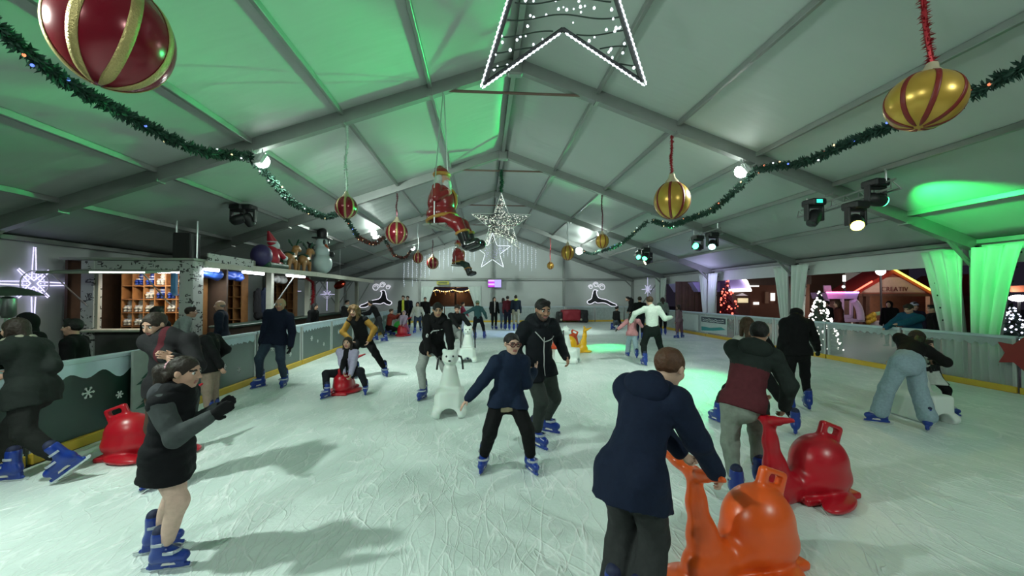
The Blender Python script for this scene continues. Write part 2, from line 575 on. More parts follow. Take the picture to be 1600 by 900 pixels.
# frames
for i, y in enumerate(FRAMES):
    mb = MB()
    for sd in (-1, 1):
        xe = RX + sd * HW
        mb.bar((RX, y, RIDGE - 0.06), (xe, y, EAVE - 0.06), 0.11, 0.24, up=(0, 0, 1), bev=0.012)
        mb.bar((RX, y, RIDGE - 0.2), (xe, y, EAVE - 0.2), 0.15, 0.03)
        mb.box((xe - sd * 0.06, y, EAVE / 2 - 0.1), (0.2, 0.11, EAVE + 0.1), bev=0.012)
        for k in range(1, 6):
            xk = RX + sd * HW / 6 * k
            mb.box((xk, y, roof_z(xk) - 0.19), (0.12, 0.2, 0.06))
        mb.bar((xe - sd * 0.1, y, EAVE - 0.55), (xe - sd * 0.75, y, EAVE + 0.1), 0.06, 0.06)
    mb.box((RX, y, RIDGE - 0.16), (0.3, 0.19, 0.3), bev=0.03)
    struct('trim_%d' % (i + 1), mb, M_ALU)
    if 2 < i < 7:
        # tie bar with its end hooks
        z = 5.88
        xa, xb = RX - 1.55, RX + 1.55
        c = thing('tie_bar', (RX, y, z), ['steel tie bar across the ridge at the frame nearest behind the camera', 'thin tie bar across the ridge above the nearest light star',
            'brown tie bar under the ridge that carries the nearest swinging figure', 'dark tie bar under the ridge above the silver tinsel star',
            'tie bar under the ridge behind the silver tinsel star', 'farthest thin tie bar under the ridge near the far gable'][i - 1], 'bar', 'tie bars under the ridge')
        MB().tube([(xa, y, z), (xb, y, z)], 0.028, 10).build('bar', mat('tie_bar_paint', (0.16, 0.10, 0.08), 0.5, 0.3), c, smooth=True)
        for x in (xa, xb):
            MB().tube([(x, y, z + 0.1), (x, y, z - 0.06)], 0.022, 8).build('hook', M_STEEL, c)
# purlins
n = len(FRAMES) + 1
mb = MB()
for sd in (-1, 1):
    for k in range(1, 7):
        x = RX + sd * HW / 6 * k
        if k == 6: x -= sd * 0.05
        mb.bar((x, Y0, roof_z(x) - 0.0), (x, Y1, roof_z(x) - 0.0), 0.07 if k < 6 else 0.12, 0.1, up=(0, 0, 1), bev=0.008)
mb.bar((RX, Y0, RIDGE - 0.02), (RX, Y1, RIDGE - 0.02), 0.1, 0.1)
struct('trim_%d' % n, mb, M_ALU)

# far gable with its opening, posts and eave rail
OP = [(-4.15, 0.0), (-3.95, 1.5), (-3.55, 2.42), (-1.0, 2.42), (-0.6, 1.5), (-0.35, 0.0)]
g = MB()
poly_l = [(XL, 0), (OP[0][0], 0), (OP[1][0], 1.5), (OP[2][0], 2.42), (OP[2][0], roof_z(OP[2][0])), (XL, EAVE)]
poly_m = [(OP[2][0], 2.42), (OP[3][0], 2.42), (OP[3][0], roof_z(OP[3][0])), (OP[2][0], roof_z(OP[2][0]))]
poly_r = [(OP[5][0], 0), (XR, 0), (XR, EAVE), (RX, RIDGE), (OP[3][0], roof_z(OP[3][0])), (OP[3][0], 2.42), (OP[4][0], 1.5)]
for p in (poly_l, poly_m, poly_r):
    g.prism(p, 0.03, (0, Y1 + 0.08, 0), (1, 0, 0), (0, 0, 1))
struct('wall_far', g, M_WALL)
mb = MB()
for x in (RX - 5.05, RX, RX + 5.05):
    mb.box((x, Y1 - 0.06, roof_z(x) / 2 - 0.1), (0.13, 0.13, roof_z(x)), bev=0.01)
mb.bar((XL, Y1 - 0.12, EAVE), (XR, Y1 - 0.12, EAVE), 0.1, 0.14)
for sx in (-1, 1):
    xe = RX + sx * (HW - 0.1)
    mb.bar((xe, Y1 - 0.3, 0.4), (xe, Y1 - 4.6, EAVE - 0.1), 0.05, 0.05)
struct('trim_%d' % (n + 1), mb, M_ALU)
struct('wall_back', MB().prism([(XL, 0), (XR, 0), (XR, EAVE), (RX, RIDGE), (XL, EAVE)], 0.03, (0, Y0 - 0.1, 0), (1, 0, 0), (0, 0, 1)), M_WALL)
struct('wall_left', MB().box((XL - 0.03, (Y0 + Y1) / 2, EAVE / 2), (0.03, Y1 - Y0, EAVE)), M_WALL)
# right side: valance, a closed bay near the far corner and behind the camera
mb = MB()
mb.box((XR + 0.03, (Y0 + Y1) / 2, EAVE - 0.22), (0.02, Y1 - Y0, 0.5))
mb.box((XR + 0.03, (23.2 + Y1) / 2, EAVE / 2 - 0.24), (0.02, Y1 - 23.2, EAVE - 0.47))
mb.box((XR + 0.03, (Y0 + 0.2) / 2, EAVE / 2 - 0.24), (0.02, 0.2 - Y0, EAVE - 0.47))
struct('wall_right', mb, M_WALL)

# curtains gathered at the open bays
M_CURT = mat('curtain_fabric', (0.62, 0.70, 0.66), 0.7, 0, 0.06, 3, 0.1)
def curtain(y, sd, wt, wb, label, zlo=-0.02):
    nz, nu = 26, 34
    V = []
    for i in range(nz):
        t = i / (nz - 1)
        z = EAVE - 0.12 + (zlo - EAVE + 0.12) * t
        w = wt + (wb - wt) * min(1, t / 0.7) ** 0.8
        for j in range(nu):
            u = j / (nu - 1)
            yy = y + sd * (0.08 + w * u)
            x = XR - 0.2 - 0.05 * (1 - t) - 0.10 * math.sin(u * 6.0 * PI + 1.2 * math.sin(t * 2.2 + u)) * (0.5 + 0.5 * t) - 0.02 * math.sin(u * 17 + t * 3)
            V.append((x, yy, z))
    Fc = [(i * nu + j, i * nu + j + 1, (i + 1) * nu + j + 1, (i + 1) * nu + j) for i in range(nz - 1) for j in range(nu - 1)]
    mb = MB().add(V, Fc)
    o = mb.build('curtain', M_CURT, origin=(XR - 0.14, y, 0), smooth=True, auto=False)
    md = o.modifiers.new('thickness', 'SOLIDIFY'); md.thickness = 0.012
    tag(o, label, 'curtain', 'gathered side curtains')
    mb = MB()
    for k in range(9):                                   # eyelets down the free edge
        t = 0.06 + 0.1 * k
        w = wt + (wb - wt) * min(1, t / 0.7) ** 0.8
        z = EAVE - 0.12 + (zlo - EAVE + 0.12) * t
        mb.ball((XR - 0.2, y + sd * (0.04 + w), z), (0.012, 0.022, 0.022), 8, 5)
    e = mb.build('eyelets', M_DARK, o, smooth=True); e['kind'] = 'stuff'
nm = {7.9: 'nearest tent leg on the right', 12.9: 'second tent leg on the right', 17.9: 'third tent leg on the right', 22.9: 'tent leg by the far right corner', 2.9: 'tent leg right of the frame'}
for y in (7.9, 12.9, 17.9, 22.9):
    f = 1.0 if y < 9 else 0.85
    curtain(y, 1, 0.85 * f, 0.42 * f, 'white curtain gathered on the far side of the ' + nm[y])
    if y < 22: curtain(y, -1, 0.85 * f, 0.42 * f, 'white curtain gathered on the near side of the ' + nm[y])
    else: curtain(y, -1, 0.7, 0.35, 'white curtain gathered on the near side of the ' + nm[y])
for sd, xx, lab in ((1, OP[0][0], 'left'), (-1, OP[5][0], 'right')):
    V = []
    nz, nu = 20, 24
    for i in range(nz):
        t = i / (nz - 1)
        z = 2.45 * (1 - t)
        for j in range(nu):
            u = j / (nu - 1)
            w = 0.75 * (1 - t) ** 1.2 + 0.16
            V.append((xx - sd * 0.15 + sd * w * u, Y1 - 0.02 + 0.04 * math.sin(u * 18) * (0.4 + t), z))
    Fc = [(i * nu + j, i * nu + j + 1, (i + 1) * nu + j + 1, (i + 1) * nu + j) for i in range(nz - 1) for j in range(nu - 1)]
    o = MB().add(V, Fc).build('curtain', M_CURT, origin=(xx, Y1 - 0.02, 0), smooth=True, auto=False)
    o.modifiers.new('thickness', 'SOLIDIFY').thickness = 0.012
    tag(o, 'white tent curtain drawn back on the %s of the far exit' % lab, 'curtain')

# ------------------------------------------------------------------ rink barriers, one panel after the other
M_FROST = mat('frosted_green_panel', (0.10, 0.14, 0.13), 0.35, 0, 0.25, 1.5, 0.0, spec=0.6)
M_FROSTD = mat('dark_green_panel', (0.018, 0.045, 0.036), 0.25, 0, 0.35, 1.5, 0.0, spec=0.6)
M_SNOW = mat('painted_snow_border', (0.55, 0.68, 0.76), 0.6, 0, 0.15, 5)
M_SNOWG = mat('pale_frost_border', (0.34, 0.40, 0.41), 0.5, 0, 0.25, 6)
M_RAIL = mat('barrier_rail', (0.50, 0.60, 0.66), 0.45, 0.1, 0.12, 4)
M_POST = mat('barrier_post', (0.50, 0.53, 0.53), 0.4, 0.5, 0.1)
M_KICK = mat('yellow_kick_strip', (0.62, 0.40, 0.04), 0.55, 0, 0.15, 4)
M_FLAKE = mat('white_snowflake_sticker', (0.75, 0.78, 0.78), 0.6)
def glass_mat(name, col, alpha):
    m = mat(name, col, 0.18, 0, 0.2, 2.0, 0, spec=0.5)
    m.node_tree.nodes['Principled BSDF'].inputs['Alpha'].default_value = alpha
    return m
M_GLASS = glass_mat('clear_barrier_panel', (0.55, 0.62, 0.60), 0.32)
M_GREYB = mat('scuffed_grey_board', (0.33, 0.38, 0.38), 0.5, 0, 0.35, 7, 0.1)

def barrier(p, q, label, group, face, pane, inward, flakes=True, top_w=0.05, H=1.05, pat='scallop', ad=None):
    """p,q: floor ends; inward: unit vector to the ice"""
    p = np.array([p[0], p[1], 0.0]); q = np.array([q[0], q[1], 0.0])
    L = np.linalg.norm(q - p); d = (q - p) / L; inw = np.array([inward[0], inward[1], 0.0])
    up = np.array([0, 0, 1.0])
    o = thing('rink_barrier', (p + q) / 2, label, 'barrier', group)
    MB().bar(p + up * 0.52 + d * 0.03, q + up * 0.52 - d * 0.03, 0.03, 0.92).build('panel', pane, o)
    MB().bar(p + up * (H - 0.03), q + up * (H - 0.03), 0.09, 0.06, bev=0.012).build('rail', M_RAIL, o)
    MB().bar(p + up * 0.06 + inw * 0.03, q + up * 0.06 + inw * 0.03, 0.06, 0.12, bev=0.01).build('kick_strip', M_KICK, o)
    MB().box(p + d * 0.035 + up * (H / 2), (0.06, 0.06, H), np.array([d, np.cross(up, d), up]).T, 0.01).build('post', M_POST, o)
    MB().box(q - d * 0.035 + up * (H / 2), (0.06, 0.06, H), np.array([d, np.cross(up, d), up]).T, 0.01).build('post', M_POST, o)
    if pat:
        n = 40
        poly = [(0.06, 0), (L - 0.06, 0)]
        for k in range(n + 1):
            t = k / n
            x = L - 0.06 - (L - 0.12) * t
            if pat == 'scallop': y = -0.17 - 0.05 * math.sin(t * 2 * PI * 4.5) - 0.03 * math.sin(t * 2 * PI * 2.2 + 1)
            else: y = -0.10 - 0.07 * abs(math.sin(t * 2 * PI * 5)) * (0.6 + 0.4 * math.sin(k * 1.7))
            poly.append((x, y))
        ax = d; ay = up
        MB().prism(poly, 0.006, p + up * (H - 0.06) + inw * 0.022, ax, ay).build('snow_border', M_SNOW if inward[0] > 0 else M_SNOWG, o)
    if flakes:
        for (fx, fz, r) in ((0.3 * L, 0.62, 0.075), (0.72 * L, 0.36, 0.06), (0.5 * L, 0.5, 0.05)):
            mb = MB()
            c = p + d * fx + up * fz + inw * 0.02
            for k in range(3):
                a = PI * k / 3
                v = d * math.cos(a) + up * math.sin(a)
                mb.bar(c - v * r, c + v * r, 0.014, 0.006, up=inw)
                for sg in (-1, 1):
                    e = c + v * r * sg * 0.62
                    for da in (-0.6, 0.6):
                        w = d * math.cos(a + da) + up * math.sin(a + da)
                        mb.bar(e, e + w * sg * r * 0.32, 0.01, 0.006, up=inw)
            mb.build('snowflake_sticker', M_FLAKE, o)
    return o
ys = np.arange(-3.6, 26.5, 2.05)
NTH = ['first', 'second', 'third', 'fourth', 'fifth', 'sixth', 'seventh', 'eighth', 'ninth', 'tenth', 'eleventh', 'twelfth', 'thirteenth']
lab_l = {4: 'dark green rink barrier panel beside the skater leaving the left edge', 5: 'rink barrier panel with a lettered board behind the girl in the black gilet'}
k = 0
def left_x(y): return BX_L if y > 6.0 else BX_L - 0.06 * (6.0 - y)
for i, y in enumerate(ys):
    a, b = y, min(y + 2.0, 27.0)
    if y < 2: continue
    lab = lab_l.get(i, NTH[i - 3] + ' frosted rink barrier panel on the bar side, counting from the left picture edge')
    if 5.8 < y < 7.9: lab = 'frosted rink barrier panel behind the child with long dark hair'
    if 7.9 <= y < 9.9: lab = 'frosted rink barrier panel behind the standing man in the navy jacket'
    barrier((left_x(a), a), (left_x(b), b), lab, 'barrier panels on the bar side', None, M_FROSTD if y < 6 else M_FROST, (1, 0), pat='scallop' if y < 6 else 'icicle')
for i, y in enumerate(np.arange(-3.6, 26.5, 2.05)):
    a, b = y, min(y + 2.0, 27.0)
    if y < 4: continue
    lab = NTH[i - 4] + ' rink barrier panel on the market side, counting from the right picture edge'
    if 7.5 < y < 9.5: lab = 'clear rink barrier panel behind the girl in wide pale jeans'
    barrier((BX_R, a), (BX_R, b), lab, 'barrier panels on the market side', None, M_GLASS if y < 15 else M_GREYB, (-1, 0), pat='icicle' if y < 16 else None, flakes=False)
for i, x in enumerate(np.arange(BX_L + 0.1, BX_R - 1.0, 2.06)):
    a, b = x, min(x + 2.0, BX_R - 0.05)
    barrier((a, BY_F), (b, BY_F), NTH[i] + ' scuffed grey rink barrier board along the far end, counting from the left', 'barrier boards at the far end', None, M_GREYB, (0, -1), pat=None, flakes=False)

# advertising banners on the right barrier
def banner(y0, y1, label, cols):
    o = thing('advertising_banner', (BX_R - 0.035, (y0 + y1) / 2, 0.55), label, 'banner')
    x = BX_R - 0.035
    MB().box((x, (y0 + y1) / 2, 0.55), (0.012, y1 - y0, 0.72), bev=0.003).build('sheet', cols[0], o)
    w = y1 - y0
    P = lambda a, b: (y0 + w * a, 0.2 + 0.7 * b)
    if len(cols) > 1:
        MB().prism([P(0.04, 0.62), P(0.96, 0.62), P(0.96, 0.95), P(0.04, 0.95)], 0.006, (x - 0.008, 0, 0), (0, 1, 0), (0, 0, 1)).build('dark_header', cols[1], o)
        mb = MB()
        for r, (z0, amp) in enumerate(((0.80, 0.05), (0.70, 0.03))):
            pts = [(x - 0.013, *P(0.1 + 0.8 * t, z0 + amp * math.sin(t * 30) * math.cos(t * 9))) for t in np.linspace(0, 1, 40)]
            mb.tube(pts, 0.012, 5)
        mb.build('pale_scribble', cols[3], o)
        MB().prism([P(0.04, 0.30), P(0.5, 0.14), P(0.96, 0.05), P(0.96, 0.32), P(0.6, 0.3), P(0.2, 0.42)], 0.006, (x - 0.009, 0, 0), (0, 1, 0), (0, 0, 1)).build('teal_wedge', cols[2], o)
M_ADW = mat('banner_white', (0.5, 0.58, 0.57), 0.5); M_ADK = mat('banner_dark', (0.05, 0.07, 0.09), 0.5)
M_ADT = mat('banner_teal', (0.04, 0.30, 0.30), 0.5); M_ADP = mat('banner_pale', (0.7, 0.78, 0.78), 0.5)
banner(15.35, 17.3, 'pale rink banner with a dark header and a teal wedge', [M_ADW, M_ADK, M_ADT, M_ADP])
banner(17.5, 19.3, 'plain pale banner left of the teal and dark banner', [M_ADW])
# ------------------------------------------------------------------ hanging baubles
M_RED = mat('bauble_red_lacquer', (0.20, 0.006, 0.018), 0.22, 0.25, 0.1, 4, 0, spec=0.6)
M_GOLD = mat('bauble_gold_lacquer', (0.50, 0.30, 0.05), 0.3, 0.45, 0.15, 5, 0.0)
M_GSTRIPE = mat('gold_glitter_stripe', (0.42, 0.32, 0.13), 0.4, 0.55, 0.35, 90, 0.4)
M_RSTRIPE = mat('dark_red_stripe', (0.16, 0.008, 0.006), 0.5, 0.0, 0.2, 30, 0.2)
M_CAPB = mat('bauble_cap_beige', (0.48, 0.40, 0.28), 0.5, 0.2)
def tinsel(parent, p, q, r, m, name='tinsel', n=260, wob=0.02):
    p = np.array(p, float); q = np.array(q, float)
    mb = MB()
    pts = []
    ph = random.random() * 6
    for t in np.linspace(0, 1, 14):
        pts.append(p + (q - p) * t + np.array([wob * math.sin(ph + 7 * t), wob * math.cos(ph + 6 * t), 0]) * math.sin(PI * t))
    mb.tube(pts, r * 0.35, 6)
    for i in range(n):
        t = random.random()
        f = t * 13; k = min(12, int(f)); c = pts[k] + (pts[k + 1] - pts[k]) * (f - k)
        a = random.random() * 2 * PI
        d = np.array([math.cos(a), math.sin(a), random.uniform(-0.5, 0.5)])
        e = c + d * r * random.uniform(0.7, 1.15)
        s = np.cross(d, [0, 0, 1]) * r * 0.16
        mb.add([c - s, c + s, e, c + np.array([0, 0, r * 0.25])], [(0, 1, 2), (1, 3, 2), (3, 0, 2), (0, 3, 1)])
    return mb.build(name, m, parent)
def tins(name, c): return mat('tinsel_' + name, c, 0.3, 0.6, 0.4, 60)
T_RED, T_SIL, T_GRN, T_DRK = tins('red', (0.35, 0.02, 0.03)), tins('silver', (0.6, 0.65, 0.63)), tins('green', (0.02, 0.09, 0.05)), tins('dark', (0.09, 0.02, 0.03))
def bauble(c, R, kind, label, tm, top, elong=1.12, tilt=0.0, n=260, pear=False):
    c = np.array(c, float)
    o = thing('striped_bauble', c, label, 'bauble', 'baubles hanging from the roof frames')
    Rm = np.array(Matrix.Rotation(tilt, 3, 'Y'))
    prof = []
    for i in range(29):
        t = -PI / 2 + PI * i / 28
        r = R * math.cos(t); z = R * elong * math.sin(t)
        if pear and t > 0.3: r *= 1 - 0.25 * (t - 0.3) / 1.27
        prof.append((max(r, 0.002), z))
    base, st = (M_RED, M_GSTRIPE) if kind == 'red' else (M_GOLD, M_RSTRIPE)
    MB().lathe(c, prof, 40, Rm).build('ball', base, o, smooth=True, auto=False)
    for k in range(8):
        a0 = 2 * PI * k / 8 + 0.2
        V = []
        for r, z in prof[1:-1]:
            w = (0.19 if kind == 'red' else 0.14)
            w = min(w * R, r * 0.38) / max(r, 1e-4)
            for da in (-w / 2, -w / 6, w / 6, w / 2):
                V.append(c + Rm @ np.array([(r + 0.012 * R) * math.cos(a0 + da), (r + 0.012 * R) * math.sin(a0 + da), z * 1.012]))
        nn = len(prof) - 2
        Fc = [(i * 4 + j, i * 4 + j + 1, i * 4 + j + 5, i * 4 + j + 4) for i in range(nn - 1) for j in range(3)]
        s = MB().add(V, Fc).build('stripe', st, o, smooth=True, auto=False)
        s.modifiers.new('thickness', 'SOLIDIFY').thickness = 0.012 * R
    MB().lathe(c, [(R * 0.42, R * elong * 0.86), (R * 0.36, R * elong * 1.02), (R * 0.2, R * elong * 1.2), (R * 0.15, R * elong * 1.42), (0.01, R * elong * 1.45)], 20, Rm).build('cap', M_CAPB, o, smooth=True)
    p = c + Rm @ np.array([0, 0, R * elong * 1.42])
    tinsel(o, p, top, 0.05 if R > 0.15 else 0.03, tm, 'tinsel_hanger', n)
    return o
def rt(x): return roof_z(x) - 0.28
bx = lambda px, py, d: at_d(px, py, d)
for (px, py, d, R, kind, lab, tm, el, n) in [
    (178, 56, 2.72, 0.335, 'red', 'huge red bauble with gold stripes at the top left, nearest to the viewer', T_RED, 1.08, 500),
    (541, 324, 7.65, 0.205, 'red', 'red and gold bauble on a silver tinsel hanger, left of the seated swinging figure', T_SIL, 1.05, 300),
    (620, 364, 12.6, 0.34, 'red', 'red bauble with gold stripes on dark tinsel beside a bright floodlight', T_DRK, 1.05, 300),
    (653, 403, 17.7, 0.225, 'red', 'small orange red bauble on pale tinsel, just left of the deep red one', T_SIL, 1.1, 200),
    (676, 411, 22.7, 0.335, 'red', 'deep red bauble on dark tinsel near the far gable', T_DRK, 1.05, 160),
    (1444, 158, 3.2, 0.25, 'gold', 'gold bauble with dark red stripes under a thick red tinsel rope, top right', T_RED, 0.9, 500),
    (1050, 313, 8.15, 0.355, 'gold', 'large gold bauble with red stripes on a red tinsel hanger, right of the ridge', T_RED, 1.08, 420),
    (941, 377, 13.0, 0.215, 'gold', 'gold striped bauble on dark tinsel at the end of the right garland', T_DRK, 1.1, 240),
    (887, 395, 18.0, 0.30, 'gold', 'gold bauble on thin grey tinsel beside the far floodlight', T_SIL, 1.15, 160),
    (860, 415, 22.9, 0.2, 'gold', 'smallest gold drop bauble on long red tinsel near the far gable', T_RED, 1.1, 200)]:
    c = at_d(px, py, d)
    top = (c[0] + (-0.12 if px == 1444 else 0), c[1], rt(c[0]))
    bauble(c, R, kind, lab, tm, top, el, 0.28 if px == 178 else (0.25 if px == 1444 else 0), n, pear=(R == 0.2))

# ------------------------------------------------------------------ garlands
M_NEEDLE = mat('garland_needles', (0.012, 0.045, 0.030), 0.7, 0, 0.5, 40)
M_NEEDLE2 = mat('garland_tinsel_red', (0.16, 0.03, 0.02), 0.4, 0.4, 0.5, 40)
BULBS = [mat('fairy_bulb_' + n, c, 0.4, 0, 0, 5, 0, e) for n, c, e in (('warm', (1, 0.72, 0.4), 2.2), ('blue', (0.15, 0.25, 1), 1.6), ('red', (1, 0.25, 0.12), 1.4), ('white', (0.9, 0.95, 1), 2.2))]
bulb_me = []
for m in BULBS:
    b = MB().ball((0, 0, 0), 0.016, 8, 6)
    bulb_me.append(raw_mesh('fairy_light', b.v, faces=b.f, mats=[m]))
def garland(a, b, sag, label, nn, r=0.105, red_from=2.0, nb=12):
    a = np.array(a, float); b = np.array(b, float)
    o = thing('garland', (a + b) / 2, label, 'garland', 'fir garlands under the roof')
    N = 40
    pts = [a + (b - a) * t - np.array([0, 0, sag * 4 * t * (1 - t)]) + np.array([0.03 * math.sin(9 * t), 0, 0.03 * math.sin(15 * t)]) for t in np.linspace(0, 1, N)]
    mb = MB()
    mb.tube(pts, 0.03, 6)
    for i in range(nn):
        t = random.random()
        f = t * (N - 1); k = min(N - 2, int(f)); c = pts[k] + (pts[k + 1] - pts[k]) * (f - k)
        tang = nrm(pts[k + 1] - pts[k])
        d = rng.normal(size=3); d -= tang * (d @ tang); d = nrm(d) + tang * random.uniform(-0.3, 0.7); d = nrm(d)
        L = r * random.uniform(0.55, 1.25)
        w = nrm(np.cross(d, rng.normal(size=3))) * r * 0.17
        h = nrm(np.cross(d, w)) * r * 0.06
        m_ = c + d * L * 0.6
        mb.mi(1 if (t > red_from and random.random() < 0.75) else 0)
        mb.add([c, m_ - w, m_ + h, m_ + w, c + d * L, m_ - h], [(0, 1, 2), (0, 2, 3), (1, 4, 2), (2, 4, 3), (0, 5, 1), (0, 3, 5), (1, 5, 4), (5, 3, 4)])
    mb.build('foliage', [M_NEEDLE, M_NEEDLE2], o)
    for i in range(nb):
        t = (i + random.random()) / nb
        f = t * (N - 1); k = min(N - 2, int(f)); c = pts[k]
        e = bpy.data.objects.new('fairy_light', bulb_me[random.choice([0, 0, 1, 2, 3, 3])])
        COL.objects.link(e); e.parent = o; ORIGIN[e] = ORIGIN[o]
        e.location = tuple(c + nrm(rng.normal(size=3)) * r * 0.75 - ORIGIN[o])
    return o
GL, GR = -4.42, 5.62
garland((GL, 2.75, 4.62), (GL, 7.8, 4.42), 0.50, 'long dark fir garland at the top left, crossing under the huge red bauble', 2300, nb=22)
garland((GL, 7.8, 4.42), (GL, 12.7, 4.4), 0.47, 'middle stretch of the left fir garland above the snowman', 1500, nb=16)
garland((GL, 12.7, 4.4), (-4.3, 17.3, 4.3), 0.55, 'far stretch of the left garland turning reddish near the floodlight', 1000, red_from=0.3, nb=12)
garland((-4.3, 17.3, 4.3), (-4.1, 22.6, 4.3), 0.6, 'farthest reddish stretch of the left garland under the red baubles', 700, red_from=0.1, nb=8)
garland((GR, 2.75, 4.35), (GR, 7.8, 4.38), 0.25, 'dark fir garland at the top right behind the striped gold bauble', 2000, nb=20)
garland((GR, 7.8, 4.38), (GR, 12.8, 4.25), 0.45, 'middle stretch of the right garland beside the large gold bauble', 1500, nb=14)
garland((GR - 0.2, 12.8, 4.25), (5.5, 22.5, 4.4), 0.5, 'far stretch of the right garland ending at the far floodlight', 900, nb=10)

# ------------------------------------------------------------------ light stars
M_LED = mat('cool_white_led', (0.85, 0.92, 1.0), 0.4, 0, 0, 5, 0, 3.5)
M_LEDW = mat('warm_white_led', (1.0, 0.94, 0.85), 0.4, 0, 0, 5, 0, 1.3)
M_LEDV = mat('violet_white_led', (0.62, 0.55, 1.0), 0.4, 0, 0, 5, 0, 1.5)
M_FRAME = mat('star_frame_black', (0.03, 0.032, 0.035), 0.5, 0.4)
M_WIRE = mat('dark_green_wire', (0.015, 0.03, 0.022), 0.6)
def star_pts(c, R, yaw, inner=0.40, tilt=0):
    out = []
    for k in range(10):
        a = PI / 2 + k * PI / 5 + tilt
        r = R if k % 2 == 0 else R * inner
        out.append(np.array(c) + np.array([r * math.cos(a) * math.cos(yaw), -r * math.cos(a) * math.sin(yaw), r * math.sin(a)]))
    return out
def led_rows(mb, p, q, step, r):
    L = np.linalg.norm(q - p)
    for i in range(max(2, int(L / step))):
        mb.ball(p + (q - p) * (i + 0.5) / max(2, int(L / step)), r, 6, 4)
def light_star(c, R, yaw, label, rope, frm, strings=9, dense=0, hang=None, led=None, tb=0.018):
    o = thing('light_star', c, label, 'star', 'light stars on the ridge line')
    P = star_pts(c, R, yaw)
    back = np.array([math.sin(yaw), math.cos(yaw), 0])
    mb = MB()
    for i in range(10): mb.tube([P[i], P[(i + 1) % 10]], tb, 6)
    mb.build('frame', frm, o)
    if rope is not None:
        mb = MB()
        for i in range(10):
            off = nrm((P[i] + P[(i + 1) % 10]) / 2 - c) * 0.045 - back * 0.012
            mb.tube([P[i] + off, P[(i + 1) % 10] + off], 0.005, 5)
            led_rows(mb, P[i] + off, P[(i + 1) % 10] + off, 0.036 * max(1, R), 0.0095 * max(1, R))
        mb.build('rope_light', rope, o, smooth=True)
    w, l = MB(), MB()
    def inside(x, z):
        a = math.atan2(z, x) - PI / 2
        a = (a + PI) % (2 * PI) - PI
        s = PI / 5
        a = abs(((a + s) % (2 * s)) - s)
        # star edge between tip (angle 0,R) and inner (angle s, .4R)
        x1, y1, x2, y2 = R, 0, 0.4 * R * math.cos(s), 0.4 * R * math.sin(s)
        ca, sa = math.cos(a), math.sin(a)
        den = ca * (y2 - y1) - sa * (x2 - x1)
        rr = (x1 * (y2 - y1) - y1 * (x2 - x1)) / den
        return math.hypot(x, z) < rr - 0.02
    to = lambda x, z: c + np.array([x * math.cos(yaw), -x * math.sin(yaw), z])
    for k in range(strings):
        z = R * (0.72 - 1.5 * k / max(1, strings - 1))
        run = []
        for x in np.linspace(-R, R, 70):
            zz = z + 0.02 * R * math.sin(x * 9 + k) - 0.03
            if inside(x, zz): run.append(to(x, zz))
            elif len(run) > 2:
                w.tube(run, 0.006, 5); run = []
            else: run = []
        if len(run) > 2: w.tube(run, 0.006, 5)
    if strings: w.build('wire', M_WIRE, o)
    n = dense
    while n > 0:
        x, z = random.uniform(-R, R), random.uniform(-R, R)
        if inside(x, z):
            l.ball(to(x, z) + back * random.uniform(-0.03, 0.03), random.uniform(0.006, 0.013) * max(1, R ** 0.5), 5, 4); n -= 1
    lo = l.build('led_points', led or M_LED, o); lo['kind'] = 'stuff'
    MB().tube([P[0], (P[0][0], P[0][1], hang if hang else roof_z(P[0][0]) - 0.2)], 0.008, 6).build('hanging_wire', M_DARK, o)
    return o
light_star(np.array([0.64, 3.15, 4.40]), 1.08, 0.10, 'nearest light star with bright led outline and strings inside, at the top edge', M_LED, M_FRAME, 13, 150)
s2 = light_star(np.array([0.57, 12.8, 4.12]), 1.02, 0.0, 'silver tinsel star full of tiny lights, second from the viewer', None, mat('silver_frame', (0.5, 0.5, 0.5), 0.4, 0.6), 0, 520, 5.86, M_LEDW, 0.014)
tinsel(s2, (0.57, 12.8, 5.15), (0.57, 12.8, 5.88), 0.1, T_GRN, 'green_tinsel_top', 260)
light_star(np.array([0.50, 22.6, 4.30]), 1.03, 0.0, 'farthest light star with a white outline in front of the far gable', M_LED, mat('silver_frame', (0.5, 0.5, 0.5)), 0, 130, None, M_LEDV, 0.02)

# ------------------------------------------------------------------ icicle lights on the far gable
def icicles(x0, x1, n, label):
    o = thing('icicle_light_curtain', ((x0 + x1) / 2, Y1 - 0.2, 4.3), label, 'light curtain')
    for k in range(n):
        x = x0 + (x1 - x0) * (k + 0.5) / n
        zt = roof_z(x) - 0.35 - random.uniform(0, 0.2)
        L = random.uniform(1.0, 2.0)
        mb = MB()
        for j in range(int(L / 0.14)):
            mb.ball((x + random.uniform(-0.03, 0.03), Y1 - 0.16, zt - 0.14 * j), 0.021, 5, 4)
        mb.tube([(x, Y1 - 0.16, zt + 0.1), (x, Y1 - 0.16, zt - L)], 0.005, 4)
        mb.build('light_strand', M_LEDI, o)
    MB().tube([(x0, Y1 - 0.16, roof_z(x0) - 0.3), (x1, Y1 - 0.16, roof_z(x1) - 0.3)], 0.01, 5).build('wire', M_WIRE, o)
M_LEDI = mat('icicle_led', (0.8, 0.88, 1.0), 0.4, 0, 0, 5, 0, 1.2)
icicles(-5.6, -3.6, 7, 'strands of icicle lights on the far gable, left of the baubles')
icicles(-3.2, -0.5, 9, 'strands of icicle lights on the far gable behind the second swinging figure')
icicles(1.0, 3.8, 10, 'strands of icicle lights on the far gable right of the farthest star')

